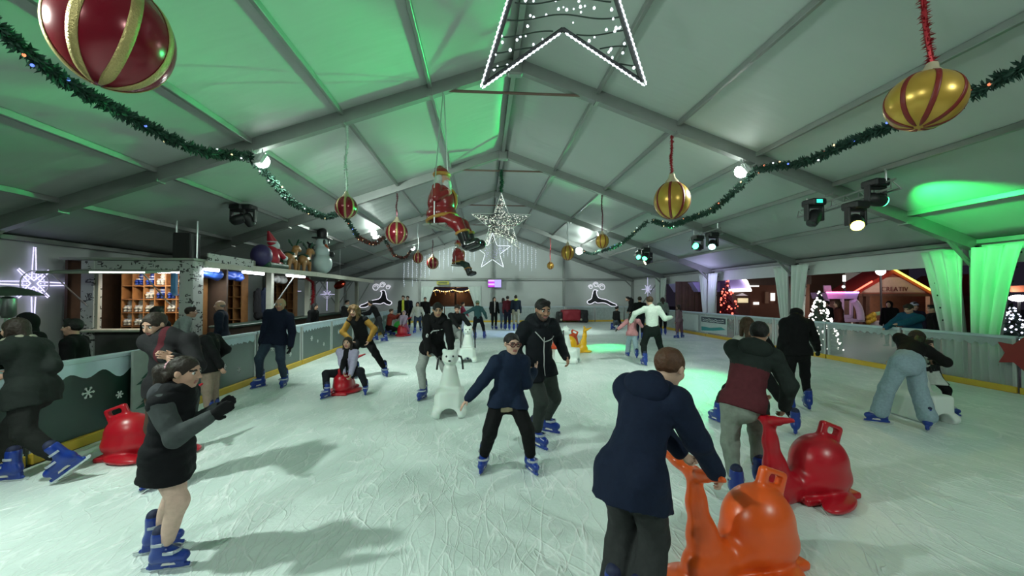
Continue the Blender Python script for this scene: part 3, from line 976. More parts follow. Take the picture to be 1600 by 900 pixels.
# ------------------------------------------------------------------ neon reindeer and starbursts
M_NEON = mat('neon_white', (0.9, 0.88, 1.0), 0.4, 0, 0, 5, 0, 1.5)
M_WHITEP = mat('white_painted_wire', (0.7, 0.7, 0.72), 0.5)
def smooth_curve(P, n=6, closed=False):
    P = [np.array(p, float) for p in P]
    out = []
    k = len(P)
    rngi = range(k if closed else k - 1)
    for i in rngi:
        p0 = P[i - 1] if (closed or i > 0) else P[i]
        p1, p2 = P[i], P[(i + 1) % k]
        p3 = P[(i + 2) % k] if (closed or i + 2 < k) else p2
        for t in np.linspace(0, 1, n, endpoint=False):
            out.append(0.5 * ((2 * p1) + (-p0 + p2) * t + (2 * p0 - 5 * p1 + 4 * p2 - p3) * t * t + (-p0 + 3 * p1 - 3 * p2 + p3) * t ** 3))
    if not closed: out.append(P[-1])
    return out
def reindeer(px, py, flip, label):
    c = at_y(px, py, Y1 - 0.2)
    o = thing('reindeer_light', c, label, 'light figure', 'neon reindeer on the far gable')
    T = lambda q: [c + np.array([flip * x, 0, z]) * 1.0 for x, z in q]
    body = [(-1.15, -0.62), (-0.85, -0.50), (-0.45, -0.30), (0.05, -0.18), (0.22, 0.0), (0.28, 0.28), (0.18, 0.36), (0.42, 0.42), (0.52, 0.30), (0.58, 0.05), (0.66, -0.22),
            (0.95, -0.40), (0.85, -0.58), (0.62, -0.56), (0.40, -0.44), (0.2, -0.52), (-0.2, -0.5), (-0.5, -0.58), (-0.8, -0.74), (-1.15, -0.75)]
    MB().tube(smooth_curve(T(body), 5, True), 0.02, 6, closed=True).build('body_outline', M_NEON, o, smooth=True)
    MB().prism([(x * 0.97, z * 0.97 - 0.005) for x, z in body] if flip > 0 else [(-x * 0.97, z * 0.97 - 0.005) for x, z in body][::-1], 0.02, c + np.array([0, 0.05, 0]), (1, 0, 0), (0, 0, 1)).build('dark_backing', M_FRAME, o)
    for (ax, az, r) in ((-0.12, 0.60, 0.26), (0.32, 0.78, 0.20), (0.70, 0.62, 0.17)):
        pts = [c + np.array([flip * (ax + r * (1 - t * 0.6) * math.cos(t * 9)), 0, az + r * (1 - t * 0.6) * math.sin(t * 9)]) for t in np.linspace(0, 1, 26)]
        MB().tube(pts, 0.015, 6).build('antler', M_NEON, o, smooth=True)
reindeer(590, 463, 1, 'white neon reindeer leaping right on the far wall, left of the exit')
reindeer(938, 462, -1, 'white neon reindeer leaping left on the far wall, right of the exit')
def starburst(c, ax, R, label, double=True, m=None, rays=((0, 1), (90, .95), (180, 1), (270, 1), (45, .5), (135, .5), (225, .5), (315, .5)), back=None):
    c = np.array(c, float); ax = np.array(ax, float); up = np.array([0, 0, 1.0]); nn = np.cross(ax, up)
    o = thing('starburst_light', c, label, 'light figure', 'violet white starburst lights')
    for ang, L in rays:
        a = math.radians(ang)
        d = ax * math.cos(a) + up * math.sin(a); s = -ax * math.sin(a) + up * math.cos(a)
        mb = MB()
        for t in np.linspace(0.12, 1, int(22 * L) + 4):
            w = 0.06 * (1 - 0.6 * t)
            for sg in ((-1, 1) if double else (0,)):
                mb.ball(c + d * R * L * t + s * w * sg * R, 0.017 * R, 5, 4)
        mb.build('ray', m or M_LEDV2, o, smooth=True)
    mb = MB()
    for r_ in (0.16, 0.26):
        for k in range(16):
            a = 2 * PI * k / 16
            mb.ball(c + R * r_ * (ax * math.cos(a) + up * math.sin(a)), 0.016 * R, 5, 4)
    mb.build('centre_ring', m or M_LEDV2, o, smooth=True)
    MB().tube([c + nn * 0.02 + ax * math.cos(t) * R * 0.34 + up * math.sin(t) * R * 0.34 for t in np.linspace(0, 2 * PI, 24, endpoint=False)], 0.012, 5, closed=True).build('wire_ring', M_WHITEP, o)
M_LEDV2 = mat('pale_violet_led', (0.72, 0.68, 1.0), 0.4, 0, 0, 5, 0, 1.7)
c = at_x(53, 443, XL + 0.04)
starburst(c, (0, 1, 0), 0.80, 'large violet white starburst light on the left tent wall')
R45 = math.sqrt(.5)
c = at_y(511, 460, 24.0)
starburst(c, (1, 0, 0), 0.85, 'slim violet white starburst light far left beside the bar canopy', False, None, ((90, 1), (270, 1.1), (0, .5), (180, .5), (45, .3), (135, .3)))
c = at_x(1012, 452, XR - 0.2)
starburst(c, (0.25, -0.97, 0), 0.75, 'violet white starburst light in the far right corner', False, None, ((90, 1), (270, .9), (0, .8), (180, .8), (45, .5), (135, .5), (225, .5), (315, .5)))
starburst(at_y(452, 455, 19.3), (1, 0, 0), 0.75, 'violet starburst light half hidden by the bar posts', False, None, ((90, 1), (270, 1.1), (0, .7), (180, .7), (45, .4), (135, .4)))

# ------------------------------------------------------------------ swinging figures in red suits
M_SUIT = mat('glazed_red_suit', (0.22, 0.012, 0.016), 0.25, 0, 0.2, 6, 0, spec=0.6)
M_TRIM = mat('ochre_trim', (0.42, 0.20, 0.03), 0.4)
M_BOOT = mat('glossy_black_boot', (0.012, 0.012, 0.014), 0.18, spec=0.7)
M_BEARD = mat('grey_white_beard', (0.5, 0.52, 0.5), 0.7, 0, 0.4, 14, 0.5)
M_SKINP = mat('painted_skin', (0.5, 0.27, 0.19), 0.45)
M_BOARD = mat('weathered_board', (0.28, 0.28, 0.26), 0.7, 0, 0.3, 14, 0.2)
def swing_santa(c, S, yaw, label, top, suit, pantcol):
    """c: seat centre; faces +x before yaw"""
    c = np.array(c, float)
    o = thing('swing_figure', c, label, 'hanging figure', 'figures in red suits on swings')
    Rm = rotz(yaw)
    T = lambda x, y, z: c + Rm @ (np.array([x, y, z]) * S)
    A = Rm.T
    vx = 0.013 * S if S > 1 else 0.014
    lo, hi = c - 1.1 * S, c + 1.1 * S
    s = SDF(lo, hi, vx)
    s.ell(T(0, 0, 0.30), np.array((0.22, 0.22, 0.27)) * S, A)
    s.ell(T(0.0, 0, 0.12), np.array((0.24, 0.23, 0.17)) * S, A)
    s.ell(T(-0.01, 0, 0.47), np.array((0.15, 0.17, 0.12)) * S, A, 0.04)
    for sg in (-1, 1):
        s.cone(T(0.0, 0.17 * sg, 0.5), T(0.03, 0.24 * sg, 0.33), 0.075 * S, 0.065 * S, 0.03)
        s.cone(T(0.03, 0.24 * sg, 0.33), T(0.14, 0.13 * sg, 0.42), 0.065 * S, 0.055 * S, 0.02)
    s.build('jacket', suit, o)
    s = SDF(lo, hi, vx)
    for sg in (-1, 1):
        s.cone(T(0.05, 0.1 * sg, 0.06), T(0.31, 0.11 * sg, -0.05), 0.115 * S, 0.105 * S, 0.03)
        s.cone(T(0.31, 0.11 * sg, -0.05), T(0.40, 0.11 * sg, -0.20), 0.10 * S, 0.085 * S, 0.03)
    s.build('trousers', pantcol, o)
    for sg in (-1, 1):
        s = SDF(c - 0.8 * S, c + 0.8 * S, vx)
        s.cone(T(0.405, 0.11 * sg, -0.21), T(0.46, 0.11 * sg, -0.38), 0.092 * S, 0.072 * S, 0.02)
        s.cone(T(0.47, 0.11 * sg, -0.41), T(0.62, 0.11 * sg, -0.36), 0.07 * S, 0.075 * S, 0.03)
        s.build('boot', M_BOOT, o)
    mb = MB()
    R2 = np.array([A[0], A[1], A[2]]).T
    mb.tube([T(0.23 * math.cos(t) + 0.01, 0.235 * math.sin(t), 0.05 + 0.05 * math.cos(t)) for t in np.linspace(0, 2 * PI, 24, endpoint=False)], 0.028 * S, 8, closed=True)
    mb.tube([T(0.225 * math.cos(t), 0.02 + 0.03, 0.33 + 0.23 * math.sin(t)) for t in np.linspace(-1.2, 1.3, 12)], 0.026 * S, 8)
    for sg in (-1, 1):
        mb.tube([T(0.40 + 0.09 * math.cos(t), (0.11 * sg) + 0.09 * math.sin(t), -0.195 + 0.03 * math.cos(t)) for t in np.linspace(0, 2 * PI, 16, endpoint=False)], 0.022 * S, 6, closed=True)
    mb.build('trim', M_TRIM, o, smooth=True)
    s = SDF(lo, hi, vx)
    s.ell(T(0.02, 0, 0.66), np.array((0.1, 0.1, 0.12)) * S, A)
    s.ell(T(0.125, 0, 0.66), np.array((0.025, 0.025, 0.025)) * S, A)
    for sg in (-1, 1): s.ell(T(0.17, 0.115 * sg, 0.43), np.array((0.05, 0.04, 0.05)) * S, A)
    s.build('face_and_hands', M_SKINP, o)
    s = SDF(lo, hi, vx)
    s.cone(T(0.07, 0, 0.60), T(0.13, 0, 0.44), 0.08 * S, 0.05 * S)
    for sg in (-1, 1): s.ell(T(0.0, 0.09 * sg, 0.64), np.array((0.06, 0.04, 0.1)) * S, A)
    s.ell(T(-0.05, 0, 0.65), np.array((0.07, 0.1, 0.1)) * S, A)
    s.ripple(0.01 * S, 60 / S, 3)
    s.build('beard', M_BEARD, o)
    s = SDF(lo, hi, vx)
    s.ell(T(-0.01, 0, 0.78), np.array((0.11, 0.11, 0.09)) * S, A)
    s.cone(T(-0.03, 0, 0.84), T(-0.10, 0.02, 0.86), 0.06 * S, 0.03 * S)
    s.build('hat', suit, o)
    MB().tube([T(0.115 * math.cos(t), 0.115 * math.sin(t), 0.745) for t in np.linspace(0, 2 * PI, 20, endpoint=False)], 0.03 * S, 8, closed=True).build('hat_band', M_TRIM, o, smooth=True)
    for k in range(3):
        MB().box(T(-0.13 + 0.13 * k, 0, -0.075), np.array((0.115, 0.52, 0.03)) * S, Rm, 0.005).build('seat_slat', M_BOARD, o)
    for sg in (-1, 1):
        MB().tube([T(0.0, 0.25 * sg, -0.06), T(0.0, 0.25 * sg, 0.5), top + np.array([0, 0.03 * sg, 0])], 0.012, 8).build('rope', M_STEEL, o)
c = at_d(690, 347, 7.78)
swing_santa(c, 1.25, -0.35, 'large seated figure in a red suit and black boots swinging from the nearest tie bar', np.array([c[0] + 0.03, 7.9, 5.9]), M_SUIT, M_SUIT)
c = at_d(716, 412, 17.9)
swing_santa(c, 1.2, -0.35, 'distant figure in a red suit on a swing, below the boots of the nearer one', np.array([c[0], 17.9, 5.9]), mat('glazed_red_suit_bright', (0.35, 0.03, 0.03), 0.3), mat('dark_green_trousers', (0.02, 0.05, 0.035), 0.5))

# ------------------------------------------------------------------ lamps: floodlights, moving heads, screens
M_LAMP = mat('floodlight_lens', (0.92, 1.0, 0.95), 0.3, 0, 0, 5, 0, 60.0)
M_LAMPOFF = mat('floodlight_back_white', (0.6, 0.64, 0.63), 0.4)
def aim(loc, tgt):
    d = Vector(tgt) - Vector(loc)
    return d.to_track_quat('-Z', 'Y').to_euler()
def floodlight(loc, tgt, power, label, col=(0.83, 1.0, 0.90), on=True, blend=0.6, angle=125, size=0.12, lens=True, r=0.13):
    loc = np.array(loc, float)
    o = thing('floodlight', loc, label, 'floodlight', 'floodlights under the roof')
    d = nrm(np.array(tgt) - loc)
    a, u, d = frame(d)
    R = np.array([a, u, d]).T
    MB().box(loc - d * 0.05, (0.26, 0.2, 0.07), R, 0.01).build('housing', M_LAMPOFF, o)
    for k in range(5):
        MB().box(loc - d * 0.10 + a * (-0.1 + 0.05 * k), (0.012, 0.17, 0.05), R).build('cooling_fin', M_LAMPOFF, o)
    MB().lathe(loc, [(r, 0.0), (r * 0.95, r * 0.3), (r * 0.75, r * 0.62), (r * 0.4, r * 0.86), (0.01, r * 0.95)], 20, R).build('lens', M_LAMP if on else mat('unlit_glass', (0.5, 0.55, 0.55), 0.2), o, smooth=True)
    top = np.array([loc[0], loc[1], roof_z(loc[0]) - 0.2])
    MB().tube([loc - a * 0.15 - d * 0.05, loc - a * 0.15 + np.array([0, 0, 0.14]), loc + a * 0.15 + np.array([0, 0, 0.14]), loc + a * 0.15 - d * 0.05], 0.01, 6).tube([loc + np.array([0, 0, 0.14]), top], 0.012, 6).build('bracket', M_STEEL, o)
    if on and power:
        l = bpy.data.lights.new('flood_beam', 'SPOT'); l.energy = power; l.color = col
        l.spot_size = math.radians(angle); l.spot_blend = blend; l.shadow_soft_size = size
        lo = bpy.data.objects.new('flood_beam', l); COL.objects.link(lo)
        p = loc + d * 0.16
        lo.location = tuple(p); lo.rotation_euler = aim(p, tgt)
    return o
def moving_head(loc, tgt, label, lens, power=0, col=(1, 1, 1), angle=30, blend=0.4, screen=None):
    loc = np.array(loc, float)
    o = thing('moving_head_light', loc, label, 'stage light', 'stage lights on the roof bars')
    MB().box(loc + np.array([0, 0, 0.30]), (0.30, 0.34, 0.14), None, 0.03).build('base', M_BLACK, o)
    if screen:
        MB().box(loc + np.array([-0.03, -0.175, 0.30]), (0.12, 0.012, 0.07)).build('display', screen, o)
    MB().box(loc + np.array([0.16, 0, 0.1]), (0.05, 0.12, 0.34), None, 0.015).box(loc + np.array([-0.16, 0, 0.1]), (0.05, 0.12, 0.34), None, 0.015).box(loc + np.array([0, 0, 0.22]), (0.34, 0.12, 0.06), None, 0.015).build('yoke', M_BLACK, o)
    d = nrm(np.array(tgt) - loc); a, u, d = frame(d); R = np.array([a, u, d]).T
    MB().lathe(loc, [(0.06, -0.17), (0.11, -0.13), (0.125, 0.0), (0.105, 0.14), (0.10, 0.155)], 24, R).build('head', M_BLACK, o, smooth=True)
    MB().lathe(loc + d * 0.156, [(0.10, 0), (0.09, 0.02), (0.01, 0.035)], 24, R).build('lens', lens, o, smooth=True)
    if power:
        l = bpy.data.lights.new('coloured_beam', 'SPOT'); l.energy = power; l.color = col
        l.spot_size = math.radians(angle); l.spot_blend = blend; l.shadow_soft_size = 0.06
        lo = bpy.data.objects.new('coloured_beam', l); COL.objects.link(lo)
        p = loc + d * 0.2
        lo.location = tuple(p); lo.rotation_euler = aim(p, tgt)
    return o
E_YEL = mat('lens_yellow', (1.0, 0.78, 0.05), 0.3, 0, 0, 5, 0, 45)
E_GRN = mat('lens_green', (0.05, 1.0, 0.35), 0.3, 0, 0, 5, 0, 14)
E_TEAL = mat('lens_teal', (0.35, 1.0, 0.85), 0.3, 0, 0, 5, 0, 14)
E_WARM = mat('lens_warm', (1.0, 0.9, 0.45), 0.3, 0, 0, 5, 0, 14)
E_OFF = mat('lens_dark', (0.03, 0.03, 0.035), 0.1)
E_DISP = mat('display_teal', (0.05, 0.75, 0.6), 0.3, 0, 0, 5, 0, 1.6)
def light_bar(p, q, label):
    p = np.array(p, float); q = np.array(q, float)
    o = thing('lighting_bar', (p + q) / 2, label, 'bar', 'lighting bars under the right roof slope')
    mb = MB()
    for dz, dx in ((0, 0.1), (0, -0.1), (0.17, 0)):
        mb.tube([p + np.array([dx, 0, dz]), q + np.array([dx, 0, dz])], 0.022, 8)
    for t in np.linspace(0, 1, 8):
        c = p + (q - p) * t
        mb.tube([c + np.array([-0.1, 0, 0]), c + np.array([0, 0.08, 0.17]), c + np.array([0.1, 0, 0])], 0.011, 6)
    mb.build('truss', M_ALU, o, smooth=True)
    for t in (0.08, 0.92):
        c = p + (q - p) * t
        MB().tube([c + np.array([0, 0, 0.17]), (c[0], c[1], roof_z(c[0]) - 0.02)], 0.018, 8).build('hanger', M_STEEL, o, smooth=True)
# ------------------------------------------------------------------ rental skates (template in local space: ankle at origin, toe +y)
M_SKB = mat('skate_blue_plastic', (0.008, 0.034, 0.25), 0.32, 0, 0.15, 12, 0, spec=0.55)
M_SKN = mat('skate_navy_liner', (0.008, 0.012, 0.05), 0.7)
M_SKG = mat('skate_grey_buckle', (0.45, 0.48, 0.55), 0.35, 0.2)
M_BLADE = mat('skate_blade', (0.65, 0.68, 0.70), 0.25, 0.9)
M_SKW = mat('skate_white_plastic', (0.65, 0.62, 0.58), 0.4)
SK_ANK = 0.165
def skate_meshes():
    out = []
    s = SDF((-0.1, -0.16, -0.2), (0.1, 0.26, 0.16), 0.0075)
    fl = (np.array([1.0, 0, 0]), 0.82)
    s.cone((0, -0.02, -0.01), (0, -0.025, 0.105), 0.060, 0.056, 0.02)
    s.cone((0, -0.045, -0.055), (0, 0.05, -0.055), 0.052, 0.048, 0.03)
    s.cone((0, 0.03, -0.04), (0, 0.135, -0.066), 0.048, 0.038, 0.03)
    s.keep((0, 0, -0.098), (0, 0, 1))
    s.rbox((0, -0.045, -0.115), (0.022, 0.05, 0.03), 0.008, None, 0.012)
    s.rbox((0, 0.095, -0.118), (0.022, 0.05, 0.028), 0.008, None, 0.012)
    s.rbox((0, 0.03, -0.134), (0.012, 0.145, 0.014), 0.006, None, 0.01)
    V, Q = s.net(); out.append(('skate', raw_mesh('skate', V, quads=Q, mats=[M_SKB]), None))
    s = SDF((-0.1, -0.1, 0.06), (0.1, 0.1, 0.16), 0.0075)
    s.cone((0, -0.022, 0.085), (0, -0.026, 0.13), 0.052, 0.05, 0.01)
    V, Q = s.net(); out.append(('liner', raw_mesh('liner', V, quads=Q, mats=[M_SKN]), 0))
    mb = MB().prism([(-0.15, 0.0), (-0.13, -0.012), (0.155, -0.012), (0.185, 0.0), (0.185, 0.018), (-0.15, 0.018)], 0.006, (0, 0, -0.153), (0, 1, 0), (0, 0, 1))
    out.append(('blade', raw_mesh('blade', mb.v, faces=mb.f, mats=[M_BLADE], smooth=False), 0))
    for nm, y, z, a in (('buckle', 0.035, 0.055, 0.2), ('buckle', 0.075, -0.012, 0.9)):
        mb = MB()
        R = np.array(Matrix.Rotation(-a, 3, 'X'))
        for t in np.linspace(-1.9, 1.9, 15):
            mb.box(np.array([0.06 * math.sin(t), (y - 0.06) + 0.062 * math.cos(t) + (0.035 if a > 0.5 else 0), z]), (0.02, 0.012, 0.02), rotz(-t))
        mb.box(np.array([0.058, y - 0.04 + (0.035 if a > 0.5 else 0), z]), (0.014, 0.045, 0.024), None, 0.003)
        out.append((nm, raw_mesh('buckle', mb.v, faces=mb.f, mats=[M_SKG], smooth=False), 0))
    mb = MB()
    for sx in (-1, 1):
        mb.prism([(-0.03, 0), (0.07, 0), (0.055, 0.022), (-0.015, 0.022)], 0.004, (sx * 0.0225, 0.02, -0.118), (0, 1, 0), (0, 0, 1))
    out.append(('white_insert', raw_mesh('white_insert', mb.v, faces=mb.f, mats=[M_SKW], smooth=False), 0))
    return out
SKM = skate_meshes()
def put_skate(parent, pos, yaw, pitch, s, roll=0.0):
    """pos: ankle joint in world space"""
    R = Matrix.Rotation(-yaw, 4, 'Z') @ Matrix.Rotation(pitch, 4, 'X') @ Matrix.Rotation(roll, 4, 'Y')
    root = None
    for nm, me, par in SKM:
        o = bpy.data.objects.new(nm, me); COL.objects.link(o)
        if par is None:
            o.parent = parent
            p = np.asarray(pos) - ORIGIN[parent]
            o.matrix_local = Matrix.Translation(tuple(map(float, p))) @ R @ Matrix.Scale(s, 4)
            root = o
        else:
            o.parent = root
    return root

# ------------------------------------------------------------------ whale shaped skating aids
def plastic(n, c): return mat('aid_plastic_' + n, c, 0.32, 0, 0.06, 3, 0.02, spec=0.5)
def whale_meshes():
    out = []
    s = SDF((-0.36, -0.62, -0.02), (0.36, 0.62, 0.9), 0.0105)
    X = np.array([1.0, 0, 0])
    s.ell((0, 0.20, 0.29), (0.205, 0.255, 0.25), None, 0.03)
    s.ell((0, 0.20, 0.17), (0.215, 0.285, 0.16), None, 0.05)
    s.chain([(0, 0.10, 0.12), (0, -0.20, 0.11), (0, -0.33, 0.12)], [0.13, 0.115, 0.10], 0.05, (X, 0.95))
    s.chain([(0, -0.22, 0.10), (0, -0.29, 0.30), (0, -0.335, 0.52), (0, -0.35, 0.70)], [0.145, 0.098, 0.062, 0.052], 0.05, (X, 0.72))
    s.chain([(0, -0.35, 0.69), (0.10, -0.385, 0.735), (0.29, -0.43, 0.80)], [0.055, 0.045, 0.024], 0.03, (np.array([0, 0.6, 0.8]), 0.65))
    s.chain([(0, -0.35, 0.69), (-0.10, -0.385, 0.735), (-0.29, -0.43, 0.80)], [0.055, 0.045, 0.024], 0.03, (np.array([0, 0.6, 0.8]), 0.65))
    s.ell((0, -0.40, 0.035), (0.17, 0.17, 0.045), None, 0.05)
    for sg in (-1, 1):
        A = rotz(sg * 0.35)
        s.ell((sg * 0.235, 0.13, 0.045), (0.10, 0.24, 0.05), A.T, 0.04)
    s.rbox((0, 0.18, 0.03), (0.17, 0.30, 0.03), 0.02, None, 0.03)
    s.keep((0, 0, 0.002), (0, 0, 1))
    s.rbox((0, 0.335, 0.545), (0.033, 0.125, 0.085), 0.03, np.array([[1, 0, 0], [0, 0.93, -0.36], [0, 0.36, 0.93]]), 0.03)
    s.rbox((0, 0.345, 0.562), (0.08, 0.068, 0.030), 0.02, np.array([[1, 0, 0], [0, 0.93, -0.36], [0, 0.36, 0.93]]), 0.008, sub=True)
    V, Q = s.net(); out.append(('body', V, Q))
    return out
WH = whale_meshes()
WM = {}
def whale(g, heading, key, label, s=1.0):
    c = {'orange': (0.78, 0.10, 0.012), 'red': (0.42, 0.006, 0.016), 'yellow': (0.80, 0.42, 0.01), 'green': (0.04, 0.40, 0.06), 'redorange': (0.62, 0.07, 0.02)}[key]
    if key not in WM: WM[key] = raw_mesh('whale_skating_aid', WH[0][1], quads=WH[0][2], mats=[plastic(key, c)])
    o = bpy.data.objects.new('whale_skating_aid', WM[key]); COL.objects.link(o)
    o.location = (float(g[0]), float(g[1]), 0.0); o.rotation_euler = (0, 0, -math.radians(heading)); o.scale = (s, s, s)
    ORIGIN[o] = np.zeros(3)
    tag(o, label, 'skating aid', 'whale shaped skating aids')
    return o

# ------------------------------------------------------------------ bear shaped skating aids
M_BEARW = mat('aid_plastic_white', (0.74, 0.80, 0.76), 0.35, 0, 0.04, 3, 0.02, spec=0.5, subs=0.1)
def bear_mesh():
    s = SDF((-0.4, -0.4, -0.02), (0.4, 0.45, 1.02), 0.0115)
    Y = np.array([0, 1.0, 0])
    s.cone((0, -0.02, 0.30), (0, 0.0, 0.66), 0.19, 0.105, 0.06)
    s.rbox((0, 0.03, 0.17), (0.22, 0.28, 0.19), 0.06, None, 0.06)
    s.rbox((0, 0.22, 0.20), (0.17, 0.14, 0.2), 0.05, None, 0.04)
    for sg in (-1, 1):
        s.cone((sg * 0.16, 0.16, 0.09), (sg * 0.18, 0.31, 0.07), 0.09, 0.075, 0.04)
        s.ell((sg * 0.088, -0.01, 0.945), (0.035, 0.022, 0.035), None, 0.015)
    s.ell((0, 0.01, 0.84), (0.125, 0.115, 0.12), None, 0.04)
    s.ell((0, 0.115, 0.80), (0.055, 0.05, 0.042), None, 0.025)
    s.cone((0, 0.5, 0.02), (0, -0.5, 0.02), 0.13, 0.13, 0.02, sub=True)
    s.keep((0, 0, 0.002), (0, 0, 1))
    return s.net()
BEAR = bear_mesh(); BM = {}
def bear(g, heading, label, handle=0.2, m=None):
    if 'b' not in BM: BM['b'] = raw_mesh('bear_skating_aid', BEAR[0], quads=BEAR[1], mats=[M_BEARW])
    o = bpy.data.objects.new('bear_skating_aid', BM['b']); COL.objects.link(o)
    o.location = (float(g[0]), float(g[1]), 0.0); o.rotation_euler = (0, 0, -math.radians(heading))
    ORIGIN[o] = np.zeros(3)
    tag(o, label, 'skating aid', 'white bear shaped skating aids')
    def part(mb, nm, m):
        e = bpy.data.objects.new(nm, raw_mesh(nm, mb.v, faces=mb.f, mats=[m])); COL.objects.link(e); e.parent = o
    for sg in (-1, 1):
        part(MB().ball((sg * 0.05, 0.112, 0.875), (0.015, 0.010, 0.017), 8, 6), 'eye', M_BLACK)
        part(MB().tube([(sg * 0.11, -0.02, 0.86), (sg * 0.165, -0.02, 0.85), (sg * 0.185, 0.0, 0.80), (sg * 0.20, 0.02, 0.86 - handle)], 0.016, 8), 'handle', M_BLACK)
    part(MB().ball((0, 0.165, 0.815), (0.022, 0.012, 0.015), 8, 6), 'nose', M_BLACK)
    return o
# ------------------------------------------------------------------ people
def ik(a, b, l1, l2, hint):
    a, b = np.asarray(a, float), np.asarray(b, float)
    d = np.linalg.norm(b - a)
    u = nrm(b - a)
    if d > (l1 + l2) * 0.998:
        b = a + u * (l1 + l2) * 0.998; d = (l1 + l2) * 0.998
    if d < abs(l1 - l2) + 0.02: d = abs(l1 - l2) + 0.02
    x = (l1 * l1 - l2 * l2 + d * d) / (2 * d)
    h = math.sqrt(max(l1 * l1 - x * x, 0))
    hv = np.asarray(hint, float); hv = nrm(hv - u * (hv @ u))
    return a + u * x + hv * h, b

SKIN = {k: mat('skin_' + k, c, 0.5, 0, 0.1, 14, 0.05, spec=0.35, subs=0.08) for k, c in (('fair', (0.52, 0.30, 0.22)), ('tan', (0.36, 0.19, 0.125)), ('pale', (0.60, 0.38, 0.29)), ('olive', (0.42, 0.25, 0.16)))}
LIP = mat('lips', (0.36, 0.12, 0.11), 0.45)
HAIR = {k: mat('hair_' + k, c, 0.6, 0, 0.45, 45, 0.5, spec=0.35) for k, c in (('black', (0.010, 0.008, 0.008)), ('dark', (0.022, 0.013, 0.009)), ('brown', (0.055, 0.028, 0.014)), ('curl', (0.16, 0.085, 0.035)), ('grey', (0.2, 0.19, 0.18)), ('auburn', (0.085, 0.035, 0.018)))}
EYEW = mat('eye_white', (0.7, 0.7, 0.68), 0.25); EYEI = mat('eye_iris', (0.02, 0.012, 0.008), 0.2)
NAVY, BLACK, DGREY = (0.006, 0.010, 0.028), (0.006, 0.006, 0.007), (0.035, 0.038, 0.042)
P_COUNT = [0]

